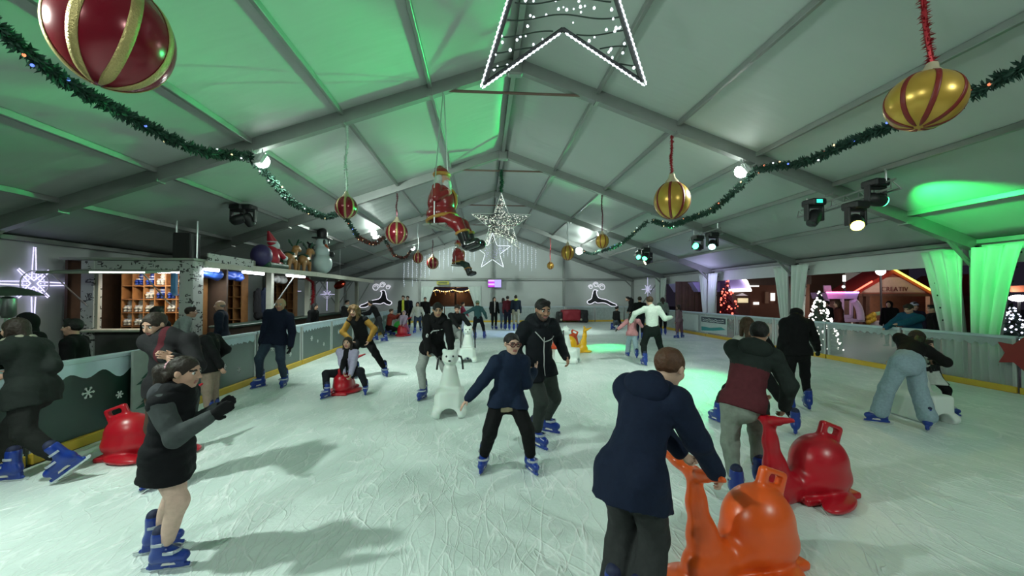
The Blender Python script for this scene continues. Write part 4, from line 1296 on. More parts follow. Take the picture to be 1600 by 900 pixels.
def person(gp, H, face, label, top, legs, hair=('short', 'dark'), skin='fair', pelvis=None, neck=None, lean=(3, 0), head=None, hyaw=0, hpitch=4,
           hands=(None, None), elb=(None, None), feet=(None, None), skates=True, glove=None, group=None, hs=1.0, seat=None, hood=None, scarf=None,
           cap=None, curl=0.5, vox=None, fat=1.0, zoff=0.0, squat=0.03, knees=(None, None)):
    """gp: ground point between the feet.  face: heading, 0 = away from the viewer, 90 = to the right.
       pelvis/neck/head/hands are (px, py, depth offset); feet are (px, py, heading, lift, pitch)"""
    g = ground(*gp) if len(gp) == 2 else np.array(gp, float)
    d0 = depth(g)
    P_COUNT[0] += 1; seed = P_COUNT[0]
    W = lambda t: at_d(t[0], t[1], d0 + (t[2] if len(t) > 2 else 0))
    fa = math.radians(face)
    f = np.array([math.sin(fa), math.cos(fa), 0]); r = np.array([math.cos(fa), -math.sin(fa), 0]); z = np.array([0, 0, 1.0])
    if vox is None: vox = 0.0075 if d0 < 3.3 else (0.009 if d0 < 6 else (0.0115 if d0 < 9.5 else (0.016 if d0 < 14 else 0.020)))
    cv = vox * 1.15
    fs = max(0.80, min(1.08, H / 1.68)) * 1.03 if skates else 1.0
    ank = SK_ANK * fs if skates else 0.09
    # feet
    FT = []
    for i, sg in enumerate((1, -1)):
        t = feet[i]
        if t is None: FT.append((g + r * sg * 0.075 * H / 1.7 * 1.3 + z * ank, fa + sg * 0.15, 0.0)); continue
        px, py = t[0], t[1]; hd = t[2] if len(t) > 2 and t[2] is not None else face + sg * 8
        lift = t[3] if len(t) > 3 else 0.0
        pit = math.radians(t[4]) if len(t) > 4 else 0.0
        p = ground(px, py, lift)
        FT.append((p + z * ank, math.radians(hd), pit))
    l1, l2 = 0.240 * H, 0.225 * H
    hw = 0.052 * H
    mean = (FT[0][0] + FT[1][0]) / 2
    P = W(pelvis) if pelvis is not None else mean.copy()
    if pelvis is None or not seat:
        zz = 9
        for i, sg in enumerate((1, -1)):
            h_ = P + r * sg * hw; q = FT[i][0]
            hd = np.hypot(h_[0] - q[0], h_[1] - q[1]); L = (l1 + l2) * 0.992
            zz = min(zz, q[2] + math.sqrt(max(L * L - hd * hd, 0.05)) + 0.01 * H)
        P[2] = zz if pelvis is None else min(zz, max(P[2], zz - squat * H))
    if neck is not None: s = nrm(W(neck) - P)
    else:
        a, b = math.radians(lean[0]), math.radians(lean[1])
        s = nrm(z + f * math.tan(a) + r * math.tan(b))
    hh = (0.0665 * H if H > 1.55 else 0.066 * H + 0.012) * hs
    gap = hh * 1.30 + 0.012 * H
    SL = 0.30 * H
    if head is not None:
        C0 = W(head)
        SL = min((abs(np.linalg.norm(C0 - P - s * L_) - gap), L_) for L_ in np.linspace(0.275, 0.325, 21) * H)[1]
    N = P + s * SL
    rr = nrm(r - s * (r @ s)); ff = nrm(np.cross(s, rr)) * -1
    if ff @ f < 0 and abs(s[2]) > 0.3: ff = -ff
    ff = nrm(np.cross(z if abs(s[2]) < 0.2 else s, rr))
    if (ff @ f) + (ff @ z) * 0.5 < 0 and ff @ f < 0: ff = -ff
    hy = fa + math.radians(hyaw); hp = math.radians(hpitch)
    hf0 = np.array([math.sin(hy), math.cos(hy), 0]); hr = np.array([math.cos(hy), -math.sin(hy), 0])
    hf = hf0 * math.cos(hp) - z * math.sin(hp); hu = hf0 * math.sin(hp) + z * math.cos(hp)
    C = N + (nrm(C0 - N) if head is not None else nrm(s * 0.55 + z * 0.45 + f * 0.12)) * gap
    HF = np.array([hr, hf, hu])
    hpnt = lambda x, y, zc: C + hh * (x * hr + y * hf + zc * hu)
    SH = [N - s * 0.028 * H + rr * sg * 0.100 * H * fat for sg in (1, -1)]
    HP = [P + r * sg * hw for sg in (1, -1)]
    la, lb = 0.170 * H, 0.150 * H
    WR, EL = [], []
    for i, sg in enumerate((1, -1)):
        t = W(hands[i]) if hands[i] is not None else SH[i] - z * 0.305 * H + f * 0.05 * H + r * sg * 0.035 * H
        hint = np.asarray(elb[i], float) if elb[i] is not None else (-f * 1.0 + r * sg * 0.25 - z * 0.35)
        if elb[i] is not None: hint = hint[0] * r * 1.0 + hint[1] * f + hint[2] * z
        e, w = ik(SH[i], t, la, lb, hint); EL.append(e); WR.append(w)
    KN, AN = [], []
    for i, sg in enumerate((1, -1)):
        fh = np.array([math.sin(FT[i][1]), math.cos(FT[i][1]), 0])
        kh = (fh * 0.6 + f * 0.6 + r * sg * 0.15 + z * 0.1) if knees[i] is None else knees[i][0] * r + knees[i][1] * f + knees[i][2] * z
        k, a = ik(HP[i], FT[i][0], l1, l2, kh)
        KN.append(k); AN.append(a)
    allp = np.array([C + hh * 1.3 * z, C, P, N] + SH + EL + WR + KN + AN + HP)
    lo, hi = allp.min(0) - 0.17, allp.max(0) + 0.17
    org = np.array([g[0], g[1], zoff])
    # ---------------- the body: one continuous skin
    b = SDF(lo, hi, vox)
    fx = (ff, 0.66)
    b.cone(P - s * 0.02 * H, P + s * 0.09 * H, 0.080 * H, 0.070 * H, 0.03, fx)
    b.cone(P + s * 0.09 * H, P + s * 0.23 * H, 0.070 * H, 0.082 * H, 0.03, fx)
    b.cone(SH[0] - rr * 0.02, SH[1] + rr * 0.02, 0.036 * H, 0.036 * H, 0.03)
    b.cone(N - s * 0.03 * H, C - hh * (0.45 * hu + 0.15 * hf), 0.034 * H, 0.030 * H, 0.025)
    for i in range(2):
        b.chain([SH[i], EL[i], WR[i]], [0.031 * H, 0.024 * H, 0.0165 * H], 0.02)
        b.chain([HP[i], KN[i], AN[i] + (KN[i] - AN[i]) * 0.12], [0.050 * H, 0.034 * H, 0.022 * H], 0.025)
    k = hh * 0.12
    b.ell(hpnt(0, -0.12, 0.22), np.array((0.70, 0.86, 0.76)) * hh, HF, k)
    b.ell(hpnt(0, 0.20, -0.28), np.array((0.56, 0.60, 0.68)) * hh, HF, k * 2)
    b.cone(hpnt(-0.10, 0.55, -0.78), hpnt(0.10, 0.55, -0.78), 0.17 * hh, None, k * 2)
    fine = vox < 0.017
    if fine:
        b.cone(hpnt(-0.34, 0.66, 0.20), hpnt(0.34, 0.66, 0.20), 0.10 * hh, None, k)
        for sg in (-1, 1):
            b.ell(hpnt(sg * 0.29, 0.84, 0.06), np.array((0.17, 0.13, 0.11)) * hh, HF, k, sub=True)
            b.ell(hpnt(sg * 0.34, 0.56, -0.22), np.array((0.2, 0.2, 0.2)) * hh, HF, k * 1.5)
            b.ell(hpnt(sg * 0.72, -0.02, -0.05), np.array((0.085, 0.17, 0.25)) * hh, HF, k * 0.5)
        b.cone(hpnt(0, 0.76, 0.12), hpnt(0, 0.96, -0.20), 0.065 * hh, 0.105 * hh, k * 0.7)
        for sg in (-1, 1): b.ell(hpnt(sg * 0.10, 0.86, -0.24), np.array((0.085, 0.08, 0.07)) * hh, HF, k * 0.5)
        b.cone(hpnt(-0.15, 0.74, -0.46), hpnt(0.15, 0.74, -0.46), 0.07 * hh, None, k * 0.6)
        b.cone(hpnt(-0.12, 0.73, -0.57), hpnt(0.12, 0.73, -0.57), 0.075 * hh, None, k * 0.6)
    # hands: palm, four unequal bent fingers, thumb from the side of the palm
    def hand(sd, i, grow=0.0):
        sg = 1 if i == 0 else -1
        fd = nrm(WR[i] - EL[i])
        pn = -r * sg
        pn = nrm(pn - fd * (pn @ fd)) if np.linalg.norm(pn - fd * (pn @ fd)) > 0.2 else nrm(np.cross(fd, z))
        wd = nrm(np.cross(fd, pn))
        if wd @ (f + z * 0.5) < 0: wd = -wd
        u = hh * 0.9
        if vox > 0.0125:
            sd.cone(WR[i] + fd * 0.2 * u, WR[i] + fd * 0.95 * u, 0.30 * u + grow, 0.24 * u + grow, 0.01, (pn, 0.6))
            sd.cone(WR[i] + fd * 0.95 * u, WR[i] + fd * 1.3 * u + pn * 0.3 * u, 0.22 * u + grow, 0.15 * u + grow, 0.01, (pn, 0.6))
            return
        sd.cone(WR[i] + fd * 0.22 * u, WR[i] + fd * 0.72 * u, 0.24 * u + grow, 0.29 * u + grow, 0.008, (pn, 0.5))
        fr = max(0.082 * u, 0.75 * vox) + grow
        for q, (off, ln) in enumerate(((0.27, 0.68), (0.09, 0.78), (-0.09, 0.73), (-0.26, 0.56))):
            b0 = WR[i] + fd * 0.80 * u + wd * off * u
            d1 = nrm(fd * math.cos(curl * 0.5) + pn * math.sin(curl * 0.5) + wd * off * 0.25)
            d2 = nrm(fd * math.cos(curl * 1.3) + pn * math.sin(curl * 1.3) + wd * off * 0.15)
            d3 = nrm(fd * math.cos(curl * 1.9) + pn * math.sin(curl * 1.9))
            b1 = b0 + d1 * ln * 0.45 * u; b2 = b1 + d2 * ln * 0.32 * u; b3 = b2 + d3 * ln * 0.24 * u
            sd.chain([b0, b1, b2, b3], [fr * 1.05, fr, fr * 0.95, fr * 0.85], 0.004)
        t0 = WR[i] + fd * 0.32 * u + wd * 0.20 * u
        t1 = t0 + nrm(wd * 0.8 + fd * 0.5 + pn * 0.3) * 0.30 * u
        t2 = t1 + nrm(wd * 0.35 + fd * 0.8 + pn * 0.45) * 0.28 * u
        sd.chain([t0, t1, t2], [fr * 1.35, fr * 1.1, fr * 0.9], 0.006)
    for i in range(2): hand(b, i)
    def face_mat(cn):
        q = (cn - C) / hh
        x, y, zc = q @ hr, q @ hf, q @ hu
        m = np.zeros(len(cn), np.int32)
        m[(np.abs(x) < 0.23) & (y > 0.6) & (zc > -0.645) & (zc < -0.40)] = 1
        m[(np.abs(x) > 0.11) & (np.abs(x) < 0.48) & (y > 0.5) & (zc > 0.20 - 0.1 * np.abs(x)) & (zc < 0.33 - 0.1 * np.abs(x))] = 2
        if hair[0] == 'beard':
            bm = (y > -0.02) & (zc < -0.24) & (zc > -1.1) & ~((np.abs(x) < 0.22) & (zc > -0.645) & (zc < -0.42)) & ((zc < -0.5) | (np.abs(x) > 0.42) | ((zc < -0.3) & (np.abs(x) < 0.26) & (zc > -0.42)))
            m[bm] = 3
        return m
    hm = HAIR[hair[1]]
    stub = mat('beard_stubble', (0.10, 0.06, 0.045), 0.7)
    body = b.build('person', [SKIN[skin], LIP, hm, stub], None, org, mi=face_mat if fine else None)
    tag(body, label, 'person', group)
    ORIGIN[body] = org
    if fine and vox < 0.012:
        for sg in (-1, 1):
            mb = MB().ball(hpnt(sg * 0.29, 0.64, 0.06), 0.135 * hh, 12, 8)
            ei = MB(); ei.v, ei.f = mb.v, mb.f
            for fc in mb.f:
                cn = (np.mean([mb.v[q] for q in fc], 0) - hpnt(sg * 0.29, 0.64, 0.06)) / (0.135 * hh)
                ei.m.append(1 if cn @ hf > 0.72 else 0)
            ei.build('eye', [EYEW, EYEI], body, smooth=True)
    # ---------------- trousers
    lm, lb_, ltop = legs['c'], legs.get('b', 0.010), legs.get('top', 0.05)
    if not isinstance(lm, bpy.types.Material): lm = cloth(lm)
    t = SDF(lo, hi, cv)
    t.cone(P - s * 0.025 * H, P + s * 0.09 * H, 0.080 * H + lb_ + 0.004, 0.072 * H + lb_ + 0.004, 0.03, (ff, 0.74))
    t.keep(P + s * ltop * H, -s)
    flare = legs.get('flare', 0.0); end = legs.get('end', 0.16)
    for i in range(2):
        A = AN[i] + (KN[i] - AN[i]) * end
        t.chain([HP[i] + z * 0.01, KN[i], A], [0.053 * H + lb_, 0.036 * H + lb_, 0.0235 * H + lb_ * 1.1 + flare], 0.03)
    t.ripple(0.0035 if lb_ < 0.014 else 0.006, 38, seed)
    t.build('trousers', lm, body)
    # ---------------- top
    tm, tb = top['c'], top.get('b', 0.014)
    tms = tm if isinstance(tm, (list, tuple)) and isinstance(tm[0], (list, tuple, bpy.types.Material)) else [tm]
    tms = [m if isinstance(m, bpy.types.Material) else cloth(m) for m in tms]
    hem = top.get('hem', 0.03)
    kf = 0.74 if tb < 0.03 else 0.80
    def torso(sd, e=0.0, hem_=hem):
        low = P - s * max(hem_, 0.0) * H
        if hem_ > 0.05:
            low = P - nrm(s * 0.6 + z * 0.4) * hem_ * H
            sd.cone(low - s * 0.06, P, 0.088 * H + tb * 1.2 + e + top.get('flare', 0), 0.080 * H + tb + e, 0.03, (ff, kf + 0.06))
        if hem_ > 0.03:
            for i in range(2): sd.cone(HP[i], HP[i] + (KN[i] - HP[i]) * 0.75, 0.053 * H + legs.get('b', 0.01) + tb * 0.6 + 0.008 + e, 0.046 * H + legs.get('b', 0.01) + tb * 0.6 + e, 0.06)
        sd.cone(P - s * 0.05 * H, P + s * 0.09 * H, 0.080 * H + tb + e, 0.072 * H + tb + e, 0.03, (ff, kf))
        sd.cone(P + s * 0.09 * H, P + s * 0.235 * H, 0.072 * H + tb + e, 0.084 * H * fat + tb + e, 0.04, (ff, kf))
        sd.keep(low, nrm(s * 0.6 + z * 0.4) if hem_ > 0.05 else s)
        sd.cone(SH[0], SH[1], 0.037 * H + tb * 0.7 + e, None, 0.04)
        sd.cone(N - s * 0.04 * H, N + s * top.get('collar', 0.012) * H, 0.042 * H + tb * 0.5 + e, 0.037 * H + tb * 0.4 + e, 0.02)
    def arms(sd, e=0.0, which=(0, 1)):
        for i in which:
            wv = WR[i] + (WR[i] - EL[i]) * top.get('slv', 0.02)
            sd.chain([SH[i], EL[i], wv], [0.035 * H + tb * 0.8 + e, 0.028 * H + tb * 0.8 + e, 0.0205 * H + tb * 0.65 + e], 0.03)
    j = SDF(lo - 0.05, hi + 0.05, cv)
    torso(j)
    if 'sleeve' not in top: arms(j)
    if top.get('quilt'): j.ripple(0.002, 30, seed, s, top['quilt'], top.get('pitch', 0.075), P)
    else: j.ripple(top.get('fold', 0.005), 30, seed)
    jm = None
    if 'band' in top:
        def jm(cn):
            tt = (cn - P) @ s / H
            lat = np.abs((cn - P) @ rr) / H
            m = np.zeros(len(cn), np.int32)
            m[(tt < top['band']) & (lat < 0.118 * fat)] = 1
            if top.get('front'): m[((cn - P) @ ff < 0)] = 0
            return m
    elif 'split' in top:                                   # open front: a stripe of the shirt below
        def jm(cn):
            lat = np.abs((cn - P) @ rr) / H
            m = np.zeros(len(cn), np.int32)
            m[(lat < top['split']) & ((cn - P) @ ff > 0.02) & ((cn - P) @ s > -0.02 * H)] = 1
            return m
    jo = j.build(top.get('name', 'jacket'), tms, body, mi=jm)
    if 'sleeve' in top:
        for i in range(2):
            q = SDF(lo, hi, cv); arms(q, -0.003, (i,)); q.ripple(0.005, 34, seed + 5)
            q.build('sleeve', cloth(top['sleeve']), body)
    if hood:
        q = SDF(lo - 0.1, hi + 0.1, cv)
        if hood[0] == 'down':
            q.ell(N - ff * 0.052 * H - s * 0.005 * H, np.array((0.088, 0.048, 0.058)) * H, np.array([rr, ff, s]), 0.03)
            q.cone(N + rr * 0.05 * H + s * 0.01 * H, N - rr * 0.05 * H + s * 0.01 * H, 0.034 * H, None, 0.03)
            for sg in (-1, 1): q.cone(N + rr * sg * 0.055 * H, N + rr * sg * 0.03 * H + ff * 0.05 * H - s * 0.01 * H, 0.026 * H, 0.016 * H, 0.03)
        else:
            q.ell(hpnt(0, -0.12, 0.15), np.array((0.92, 1.02, 1.05)) * hh, HF, 0.02)
            q.ell(hpnt(0, 0.85, -0.1), np.array((0.62, 0.75, 0.85)) * hh, HF, 0.03, sub=True)
            q.cone(N, hpnt(0, -0.2, -0.5), 0.06 * H, 0.7 * hh, 0.04)
            q.ell(hpnt(0, 0.75, -0.3), np.array((0.5, 0.7, 0.8)) * hh, HF, 0.03, sub=True)
        q.ripple(0.006, 26, seed + 2)
        q.build('hood', cloth(hood[1]), body)
    if scarf:
        q = SDF(lo, hi, cv)
        for lv in (0.004, 0.030):
            for a in range(12):
                a0, a1 = a * PI / 6, (a + 1) * PI / 6
                pt = lambda t: N + s * lv * H + (rr * math.cos(t) + ff * math.sin(t)) * 0.046 * H + ff * 0.012 * H
                q.cone(pt(a0), pt(a1), 0.024 * H, None, 0.01)
        q.ripple(0.008, 50, seed)
        q.build('scarf', cloth(scarf), body)
    if glove is not None:
        for i in range(2):
            q = SDF(WR[i] - 0.3, WR[i] + 0.3, vox)
            hand(q, i, 0.005)
            q.cone(WR[i], WR[i] + nrm(WR[i] - EL[i]) * 0.03, 0.024 * H, 0.022 * H, 0.01)
            q.build('glove', cloth(glove), body)
    # ---------------- hair
    st = hair[0]
    hv = max(vox, 0.008) if vox < 0.012 else vox
    if st != 'none' and not (hood and hood[0] == 'up' and st == 'short'):
        q = SDF(np.minimum(lo, C - 0.55), hi + 0.12, hv)
        big = {'curly': 1.42, 'long': 1.09, 'pony': 1.05, 'short': 1.07, 'beard': 1.06, 'crop': 1.035, 'bald': 1.02, 'bun': 1.05, 'quiff': 1.07}.get(st, 1.06)
        q.ell(hpnt(0, -0.13, 0.25), np.array((0.71, 0.86, 0.77)) * hh * big, HF, 0.0)
        if st == 'bald':
            q.keep(hpnt(0, 0, 0.15), -hu); q.keep(hpnt(0, 0.05, 0), -hf)
        else:
            if st in ('quiff', 'short', 'beard'):
                q.cone(hpnt(-0.3, 0.45, 0.86), hpnt(0.3, 0.45, 0.9), 0.2 * hh, 0.22 * hh, 0.02)
            lowcut = -0.42
            q.ell(hpnt(0, 0.95, -0.28), np.array((0.66, 0.74, 0.86)) * hh, HF, 0.01, sub=True)
            if st in ('short', 'crop', 'beard', 'quiff'):
                for sg in (-1, 1): q.ell(hpnt(sg * 0.75, 0.28, -0.35), np.array((0.3, 0.42, 0.5)) * hh, HF, 0.01, sub=True)
                q.keep(hpnt(0, 0, lowcut), hu + 0.25 * hf * -1)
        X = np.array(rr)
        if st in ('long', 'curly'):
            ln = hair[2] if len(hair) > 2 else 1.0
            rad = 0.40 if st == 'long' else 0.66
            dn = -z if abs(s[2]) > 0.6 else nrm(-z * 0.8 - s * 0.3)
            bk = C - hf * 0.55 * hh - hu * 0.1 * hh
            q.cone(bk, bk + (dn - hf0 * 0.12) * 2.1 * ln * hh, rad * 1.35 * hh, rad * hh, 0.03, (hf0, 0.65))
            q.cone(bk, N - ff * (0.045 * H + tb * 0.6) - s * 0.05 * H, rad * 1.3 * hh, rad * 1.0 * hh, 0.03, (ff, 0.7))
            for sg in (-1, 1):
                a_ = hpnt(sg * 0.62, -0.12, 0.1)
                q.cone(a_, a_ + dn * 1.7 * ln * hh + hr * sg * 0.05 * hh + hf0 * 0.1 * hh, rad * 0.66 * hh, rad * 0.55 * hh, 0.02)
        if st in ('pony', 'bun'):
            a_ = hpnt(0, -0.92, 0.18)
            q.ell(a_, np.array((0.3, 0.3, 0.3)) * hh, HF, 0.02)
            if st == 'pony':
                e1 = a_ - hf0 * 0.42 * hh - z * 0.25 * hh; e2 = e1 - hf0 * 0.22 * hh - z * 1.15 * hh
                q.chain([a_, e1, e2], [0.30 * hh, 0.50 * hh, 0.30 * hh], 0.02)
                q.cone(hpnt(0.3, -0.75, -0.3), e2, 0.3 * hh, 0.2 * hh, 0.02)
        if st == 'curly': q.ripple(0.17 * hh, 5.5 / hh, seed)
        elif vox < 0.012: q.ripple(0.03 * hh if st != 'bald' else 0.0, 8 / hh, seed)
        q.build('hair', hm, body)
        if st == 'pony' and len(hair) > 2:
            mb = MB()
            for k in range(9):
                a = 2 * PI * k / 9
                mb.ball(hpnt(0.26 * math.cos(a), -0.98, 0.2 + 0.26 * math.sin(a)), 0.15 * hh, 8, 6)
            mb.build('hair_scrunchie', hair[2], body, smooth=True)
    if cap is not None:
        q = SDF(C - 0.3, C + 0.3, hv)
        q.ell(hpnt(0, -0.10, 0.36), np.array((0.80, 0.95, 0.80)) * hh, HF, 0.0)
        q.keep(hpnt(0, 0, 0.22), hu + 0.12 * hf * -1)
        q.cone(hpnt(-0.0, -0.1, 0.3), hpnt(0, -0.1, 0.31), 0.8 * hh, 0.8 * hh, 0.01)
        q.keep(hpnt(0, 0, 0.15), hu - 0.1 * hf)
        q.ripple(0.004, 60, seed)
        q.build('cap', cloth(cap), body)
    # ---------------- skates
    if skates:
        for i in range(2):
            a = AN[i]
            put_skate(body, a, FT[i][1], FT[i][2], fs, 0.0)
    else:
        for i in range(2):
            q = SDF(AN[i] - 0.3, AN[i] + 0.3, max(vox, 0.012))
            fh = np.array([math.sin(FT[i][1]), math.cos(FT[i][1]), 0])
            q.cone(AN[i] - z * 0.04 - fh * 0.04, AN[i] - z * 0.05 + fh * 0.14, 0.045, 0.04, 0.02)
            q.cone(AN[i], AN[i] - z * 0.04, 0.05, 0.05, 0.02)
            q.keep((0, 0, AN[i][2] - 0.09), z)
            q.build('shoe', cloth(BLACK), body)
    return dict(ff=ff, body=body, jacket=jo, N=N, P=P, s=s, r=rr, f=ff, C=C, hh=hh, hr=hr, hf=hf, hu=hu, H=H, WR=WR, SH=SH)

def project(info, pts, name, m, w, closed=False, lift=0.004):
    """a thin strip or emblem laid on the front of the jacket; pts in (right, up) metres from the pelvis"""
    dg = bpy.context.evaluated_depsgraph_get()
    jo = info['jacket']
    from mathutils.bvhtree import BVHTree
    me = jo.data
    bv = BVHTree.FromPolygons([v.co for v in me.vertices], [p.vertices[:] for p in me.polygons])
    org = ORIGIN[info['body']]
    def hit(x, y):
        p = info['P'] + info['r'] * x + info['s'] * y - org
        h = bv.ray_cast(Vector(p), Vector(info['ff']), 2.0)
        return (np.array(h[0]) + info['ff'] * lift + org) if h[0] is not None else None
    if closed:
        V = [hit(x, y) for x, y in pts]
        n = len(V) // 2
        if any(v is None for v in V): return
        mb = MB().add(V, [(i, i + 1, len(V) - 2 - i, len(V) - 1 - i) for i in range(n - 1)])
        o = mb.build(name, m, info['body'], smooth=True, auto=False)
        o.modifiers.new('thickness', 'SOLIDIFY').thickness = 0.003
        return o
    P_ = [hit(x, y) for x, y in pts]
    P_ = [p for p in P_ if p is not None]
    if len(P_) > 1:
        return MB().tube(P_, w, 6).build(name, m, info['body'], smooth=True)
M_DENIM = mat('denim_blue', (0.10, 0.145, 0.19), 0.85, 0, 0.3, 40, 0.2)
M_DENIML = mat('denim_pale', (0.27, 0.36, 0.42), 0.85, 0, 0.25, 40, 0.2)
M_DENIMD = mat('denim_dark', (0.018, 0.032, 0.06), 0.85, 0, 0.3, 40, 0.2)
BLK = dict(c=BLACK, b=0.012); 
# --- foreground girl
whale(ground(232, 711), 262, 'red', 'red whale skating aid by the left barrier, partly behind the girl in the black gilet', 0.9)
girl = person((256, 880), 1.40, 84, 'girl in a long black gilet, black gloves and pink leggings gliding at the lower left',
    dict(c=(0.006, 0.006, 0.008), b=0.030, hem=0.125, sleeve=(0.055, 0.062, 0.064), quilt=0.006, pitch=0.07, name='gilet', flare=0.022),
    dict(c=(0.62, 0.42, 0.35), b=0.008, end=0.18), ('pony', 'dark', cloth((0.6, 0.32, 0.38))), 'fair', pelvis=(263, 702, 0.0), neck=(272, 630, 0), head=(287, 586, 0.0), hpitch=9, hyaw=2,
    hands=((326, 652, -0.12), (336, 640, 0.12)), elb=((0.2, -0.5, -1), (0.2, -0.4, -1)), feet=((256, 891, 82), (246, 861, 62)), glove=BLACK, hood=('down', (0.05, 0.052, 0.06)), scarf=BLACK, curl=0.2)
# --- boy with the orange whale
whale(ground(1150, 893), 74, 'orange', 'bright orange whale skating aid pushed by the boy in the navy parka', 0.98)
boy = person((985, 975), 1.50, 48, 'boy in a navy hooded parka leaning over the orange whale in the right foreground',
    dict(c=(0.007, 0.012, 0.032), b=0.036, hem=0.10, flare=0.02, fold=0.007, collar=0.02), dict(c=(0.03, 0.031, 0.032), b=0.026, flare=0.036, end=-0.05), ('crop', 'auburn'), 'pale',
    pelvis=(985, 742, 0.02), neck=(1018, 612, 0.10), head=(1047, 573, 0.14), hpitch=24, hyaw=14, hands=((1118, 738, 0.06), (1078, 724, 0.22)), elb=((0.5, -0.4, -0.8), (-0.6, -0.3, -0.7)),
    feet=((1002, 988, 55), (962, 966, 40)), hood=('down', (0.007, 0.012, 0.032)), curl=0.9)
# --- boy with the maroon jacket and the dark red whale
whale(ground(1252, 776), 80, 'red', 'dark red whale skating aid pushed by the boy in the black and maroon jacket')
person((1168, 772), 1.60, 32, 'boy in a black and maroon puffer jacket and grey joggers seen from behind',
    dict(c=[(0.016, 0.022, 0.020), (0.085, 0.018, 0.024)], band=0.20, b=0.030, hem=0.035, quilt=0.005, pitch=0.085, collar=0.02), dict(c=(0.20, 0.23, 0.20), b=0.018, end=0.14), ('short', 'black'), 'tan',
    pelvis=(1160, 640, 0), neck=(1178, 545, 0.08), head=(1186, 521, 0.12), hpitch=16, hyaw=8, hands=((1226, 634, 0.06), (1200, 632, 0.26)), elb=((0.8, -0.3, -0.6), (-0.5, -0.3, -0.8)),
    feet=((1186, 760, 32), (1150, 784, 20)), hood=('down', (0.016, 0.022, 0.020)), curl=0.9)
# --- woman in black, right
person((1248, 640), 1.68, 8, 'woman in a black jacket and black leggings skating away, behind the maroon jacket', dict(c=BLACK, b=0.030, hem=0.045, fold=0.006, collar=0.03), dict(c=BLACK, b=0.008), ('short', 'black'), 'fair',
    head=(1244, 494, 0.05), hands=((1280, 552, 0.15), None), feet=((1262, 640, 25), (1233, 645, -5)), cap=BLACK, glove=BLACK)
person((1182, 664), 1.60, 14, 'woman with long brown hair and a pale jacket lunging, half hidden by the maroon jacket', dict(c=(0.42, 0.43, 0.40), b=0.018, hem=0.03, sleeve=BLACK), dict(c=BLACK, b=0.010), ('long', 'brown', 1.1), 'fair',
    head=(1164, 497, 0.0), neck=(1170, 522, 0), pelvis=(1180, 592, 0.05), feet=((1243, 677, 40, 0), (1121, 660, -10)), hands=((1222, 570, 0.05), None))
# --- girl in wide jeans with child
bear(ground(1434, 652), 182, 'white bear skating aid between the girl in wide jeans and the small child')
person((1440, 646), 1.12, 178, 'small child with a white skirt, mostly hidden behind the girl in wide jeans', dict(c=[(0.012, 0.012, 0.013), (0.50, 0.53, 0.50)], band=0.07, b=0.034, hem=0.11, flare=0.05), dict(c=BLACK, b=0.012), ('short', 'dark'), feet=((1402, 640, 200), (1480, 648, 150)),
    pelvis=(1446, 585, 0.05))
person((1412, 668), 1.60, 4, 'girl in wide pale jeans and a black jacket bending over a white bear aid', dict(c=(0.008, 0.007, 0.007), b=0.022, hem=0.0, fold=0.006), dict(c=M_DENIML, b=0.036, flare=0.028, end=0.06, top=0.09), ('long', 'dark', 0.9), 'fair',
    pelvis=(1417, 566, 0.0), neck=(1430, 530, 0.32), head=(1436, 521, 0.44), hpitch=35, hands=((1464, 566, 0.34), (1396, 562, 0.3)), feet=((1450, 672, 55), (1374, 662, -58)))
# --- centre: boy with glasses
kid = person((791, 735), 1.42, 168, 'boy with glasses in a dark blue hooded jacket skating with one arm out, centre', dict(c=(0.008, 0.016, 0.040), b=0.026, hem=0.05, fold=0.007, collar=0.02), dict(c=BLACK, b=0.020, end=0.14), ('crop', 'black'), 'pale',
    pelvis=(792, 636, 0.0), neck=(797, 566, -0.02), head=(800, 537, -0.04), hyaw=-10, hpitch=6, hands=((732, 622, -0.12), (834, 580, 0.25)), elb=((0.2, -0.3, -1), (-0.3, -0.3, -0.9)), feet=((756, 734, 195), (829, 737, 158)), hood=('down', (0.008, 0.016, 0.040)), curl=0.25)
q = SDF(kid['P'] - 0.3, kid['P'] + 0.3, 0.011)
q.cone(kid['P'] - kid['s'] * 0.15, kid['P'] - kid['s'] * 0.03, 0.150, 0.145, 0.02, (kid['f'], 0.84)); q.keep(kid['P'] - kid['s'] * 0.112, kid['s']); q.keep(kid['P'] - kid['s'] * 0.055, -kid['s'])
q.ripple(0.007, 40, 3); q.build('shirt_hem', cloth((0.30, 0.26, 0.17)), kid['body'])
mb = MB()
for sg in (-1, 1):
    c = kid['C'] + kid['hh'] * (sg * 0.30 * kid['hr'] + 0.86 * kid['hf'] + 0.05 * kid['hu'])
    mb.tube([c + kid['hh'] * (0.25 * math.cos(t) * kid['hr'] + 0.17 * math.sin(t) * kid['hu']) for t in np.linspace(0, 2 * PI, 18, endpoint=False)], 0.006, 6, closed=True)
    mb.tube([c + kid['hh'] * 0.25 * sg * kid['hr'], kid['C'] + kid['hh'] * (sg * 0.74 * kid['hr'] + 0.0 * kid['hf'] + 0.05 * kid['hu'])], 0.005, 6)
mb.tube([kid['C'] + kid['hh'] * (x * kid['hr'] + 0.9 * kid['hf'] + 0.08 * kid['hu']) for x in (-0.06, 0.06)], 0.005, 6)
mb.build('glasses', mat('glasses_frame', (0.10, 0.02, 0.02), 0.3), kid['body'], smooth=True)
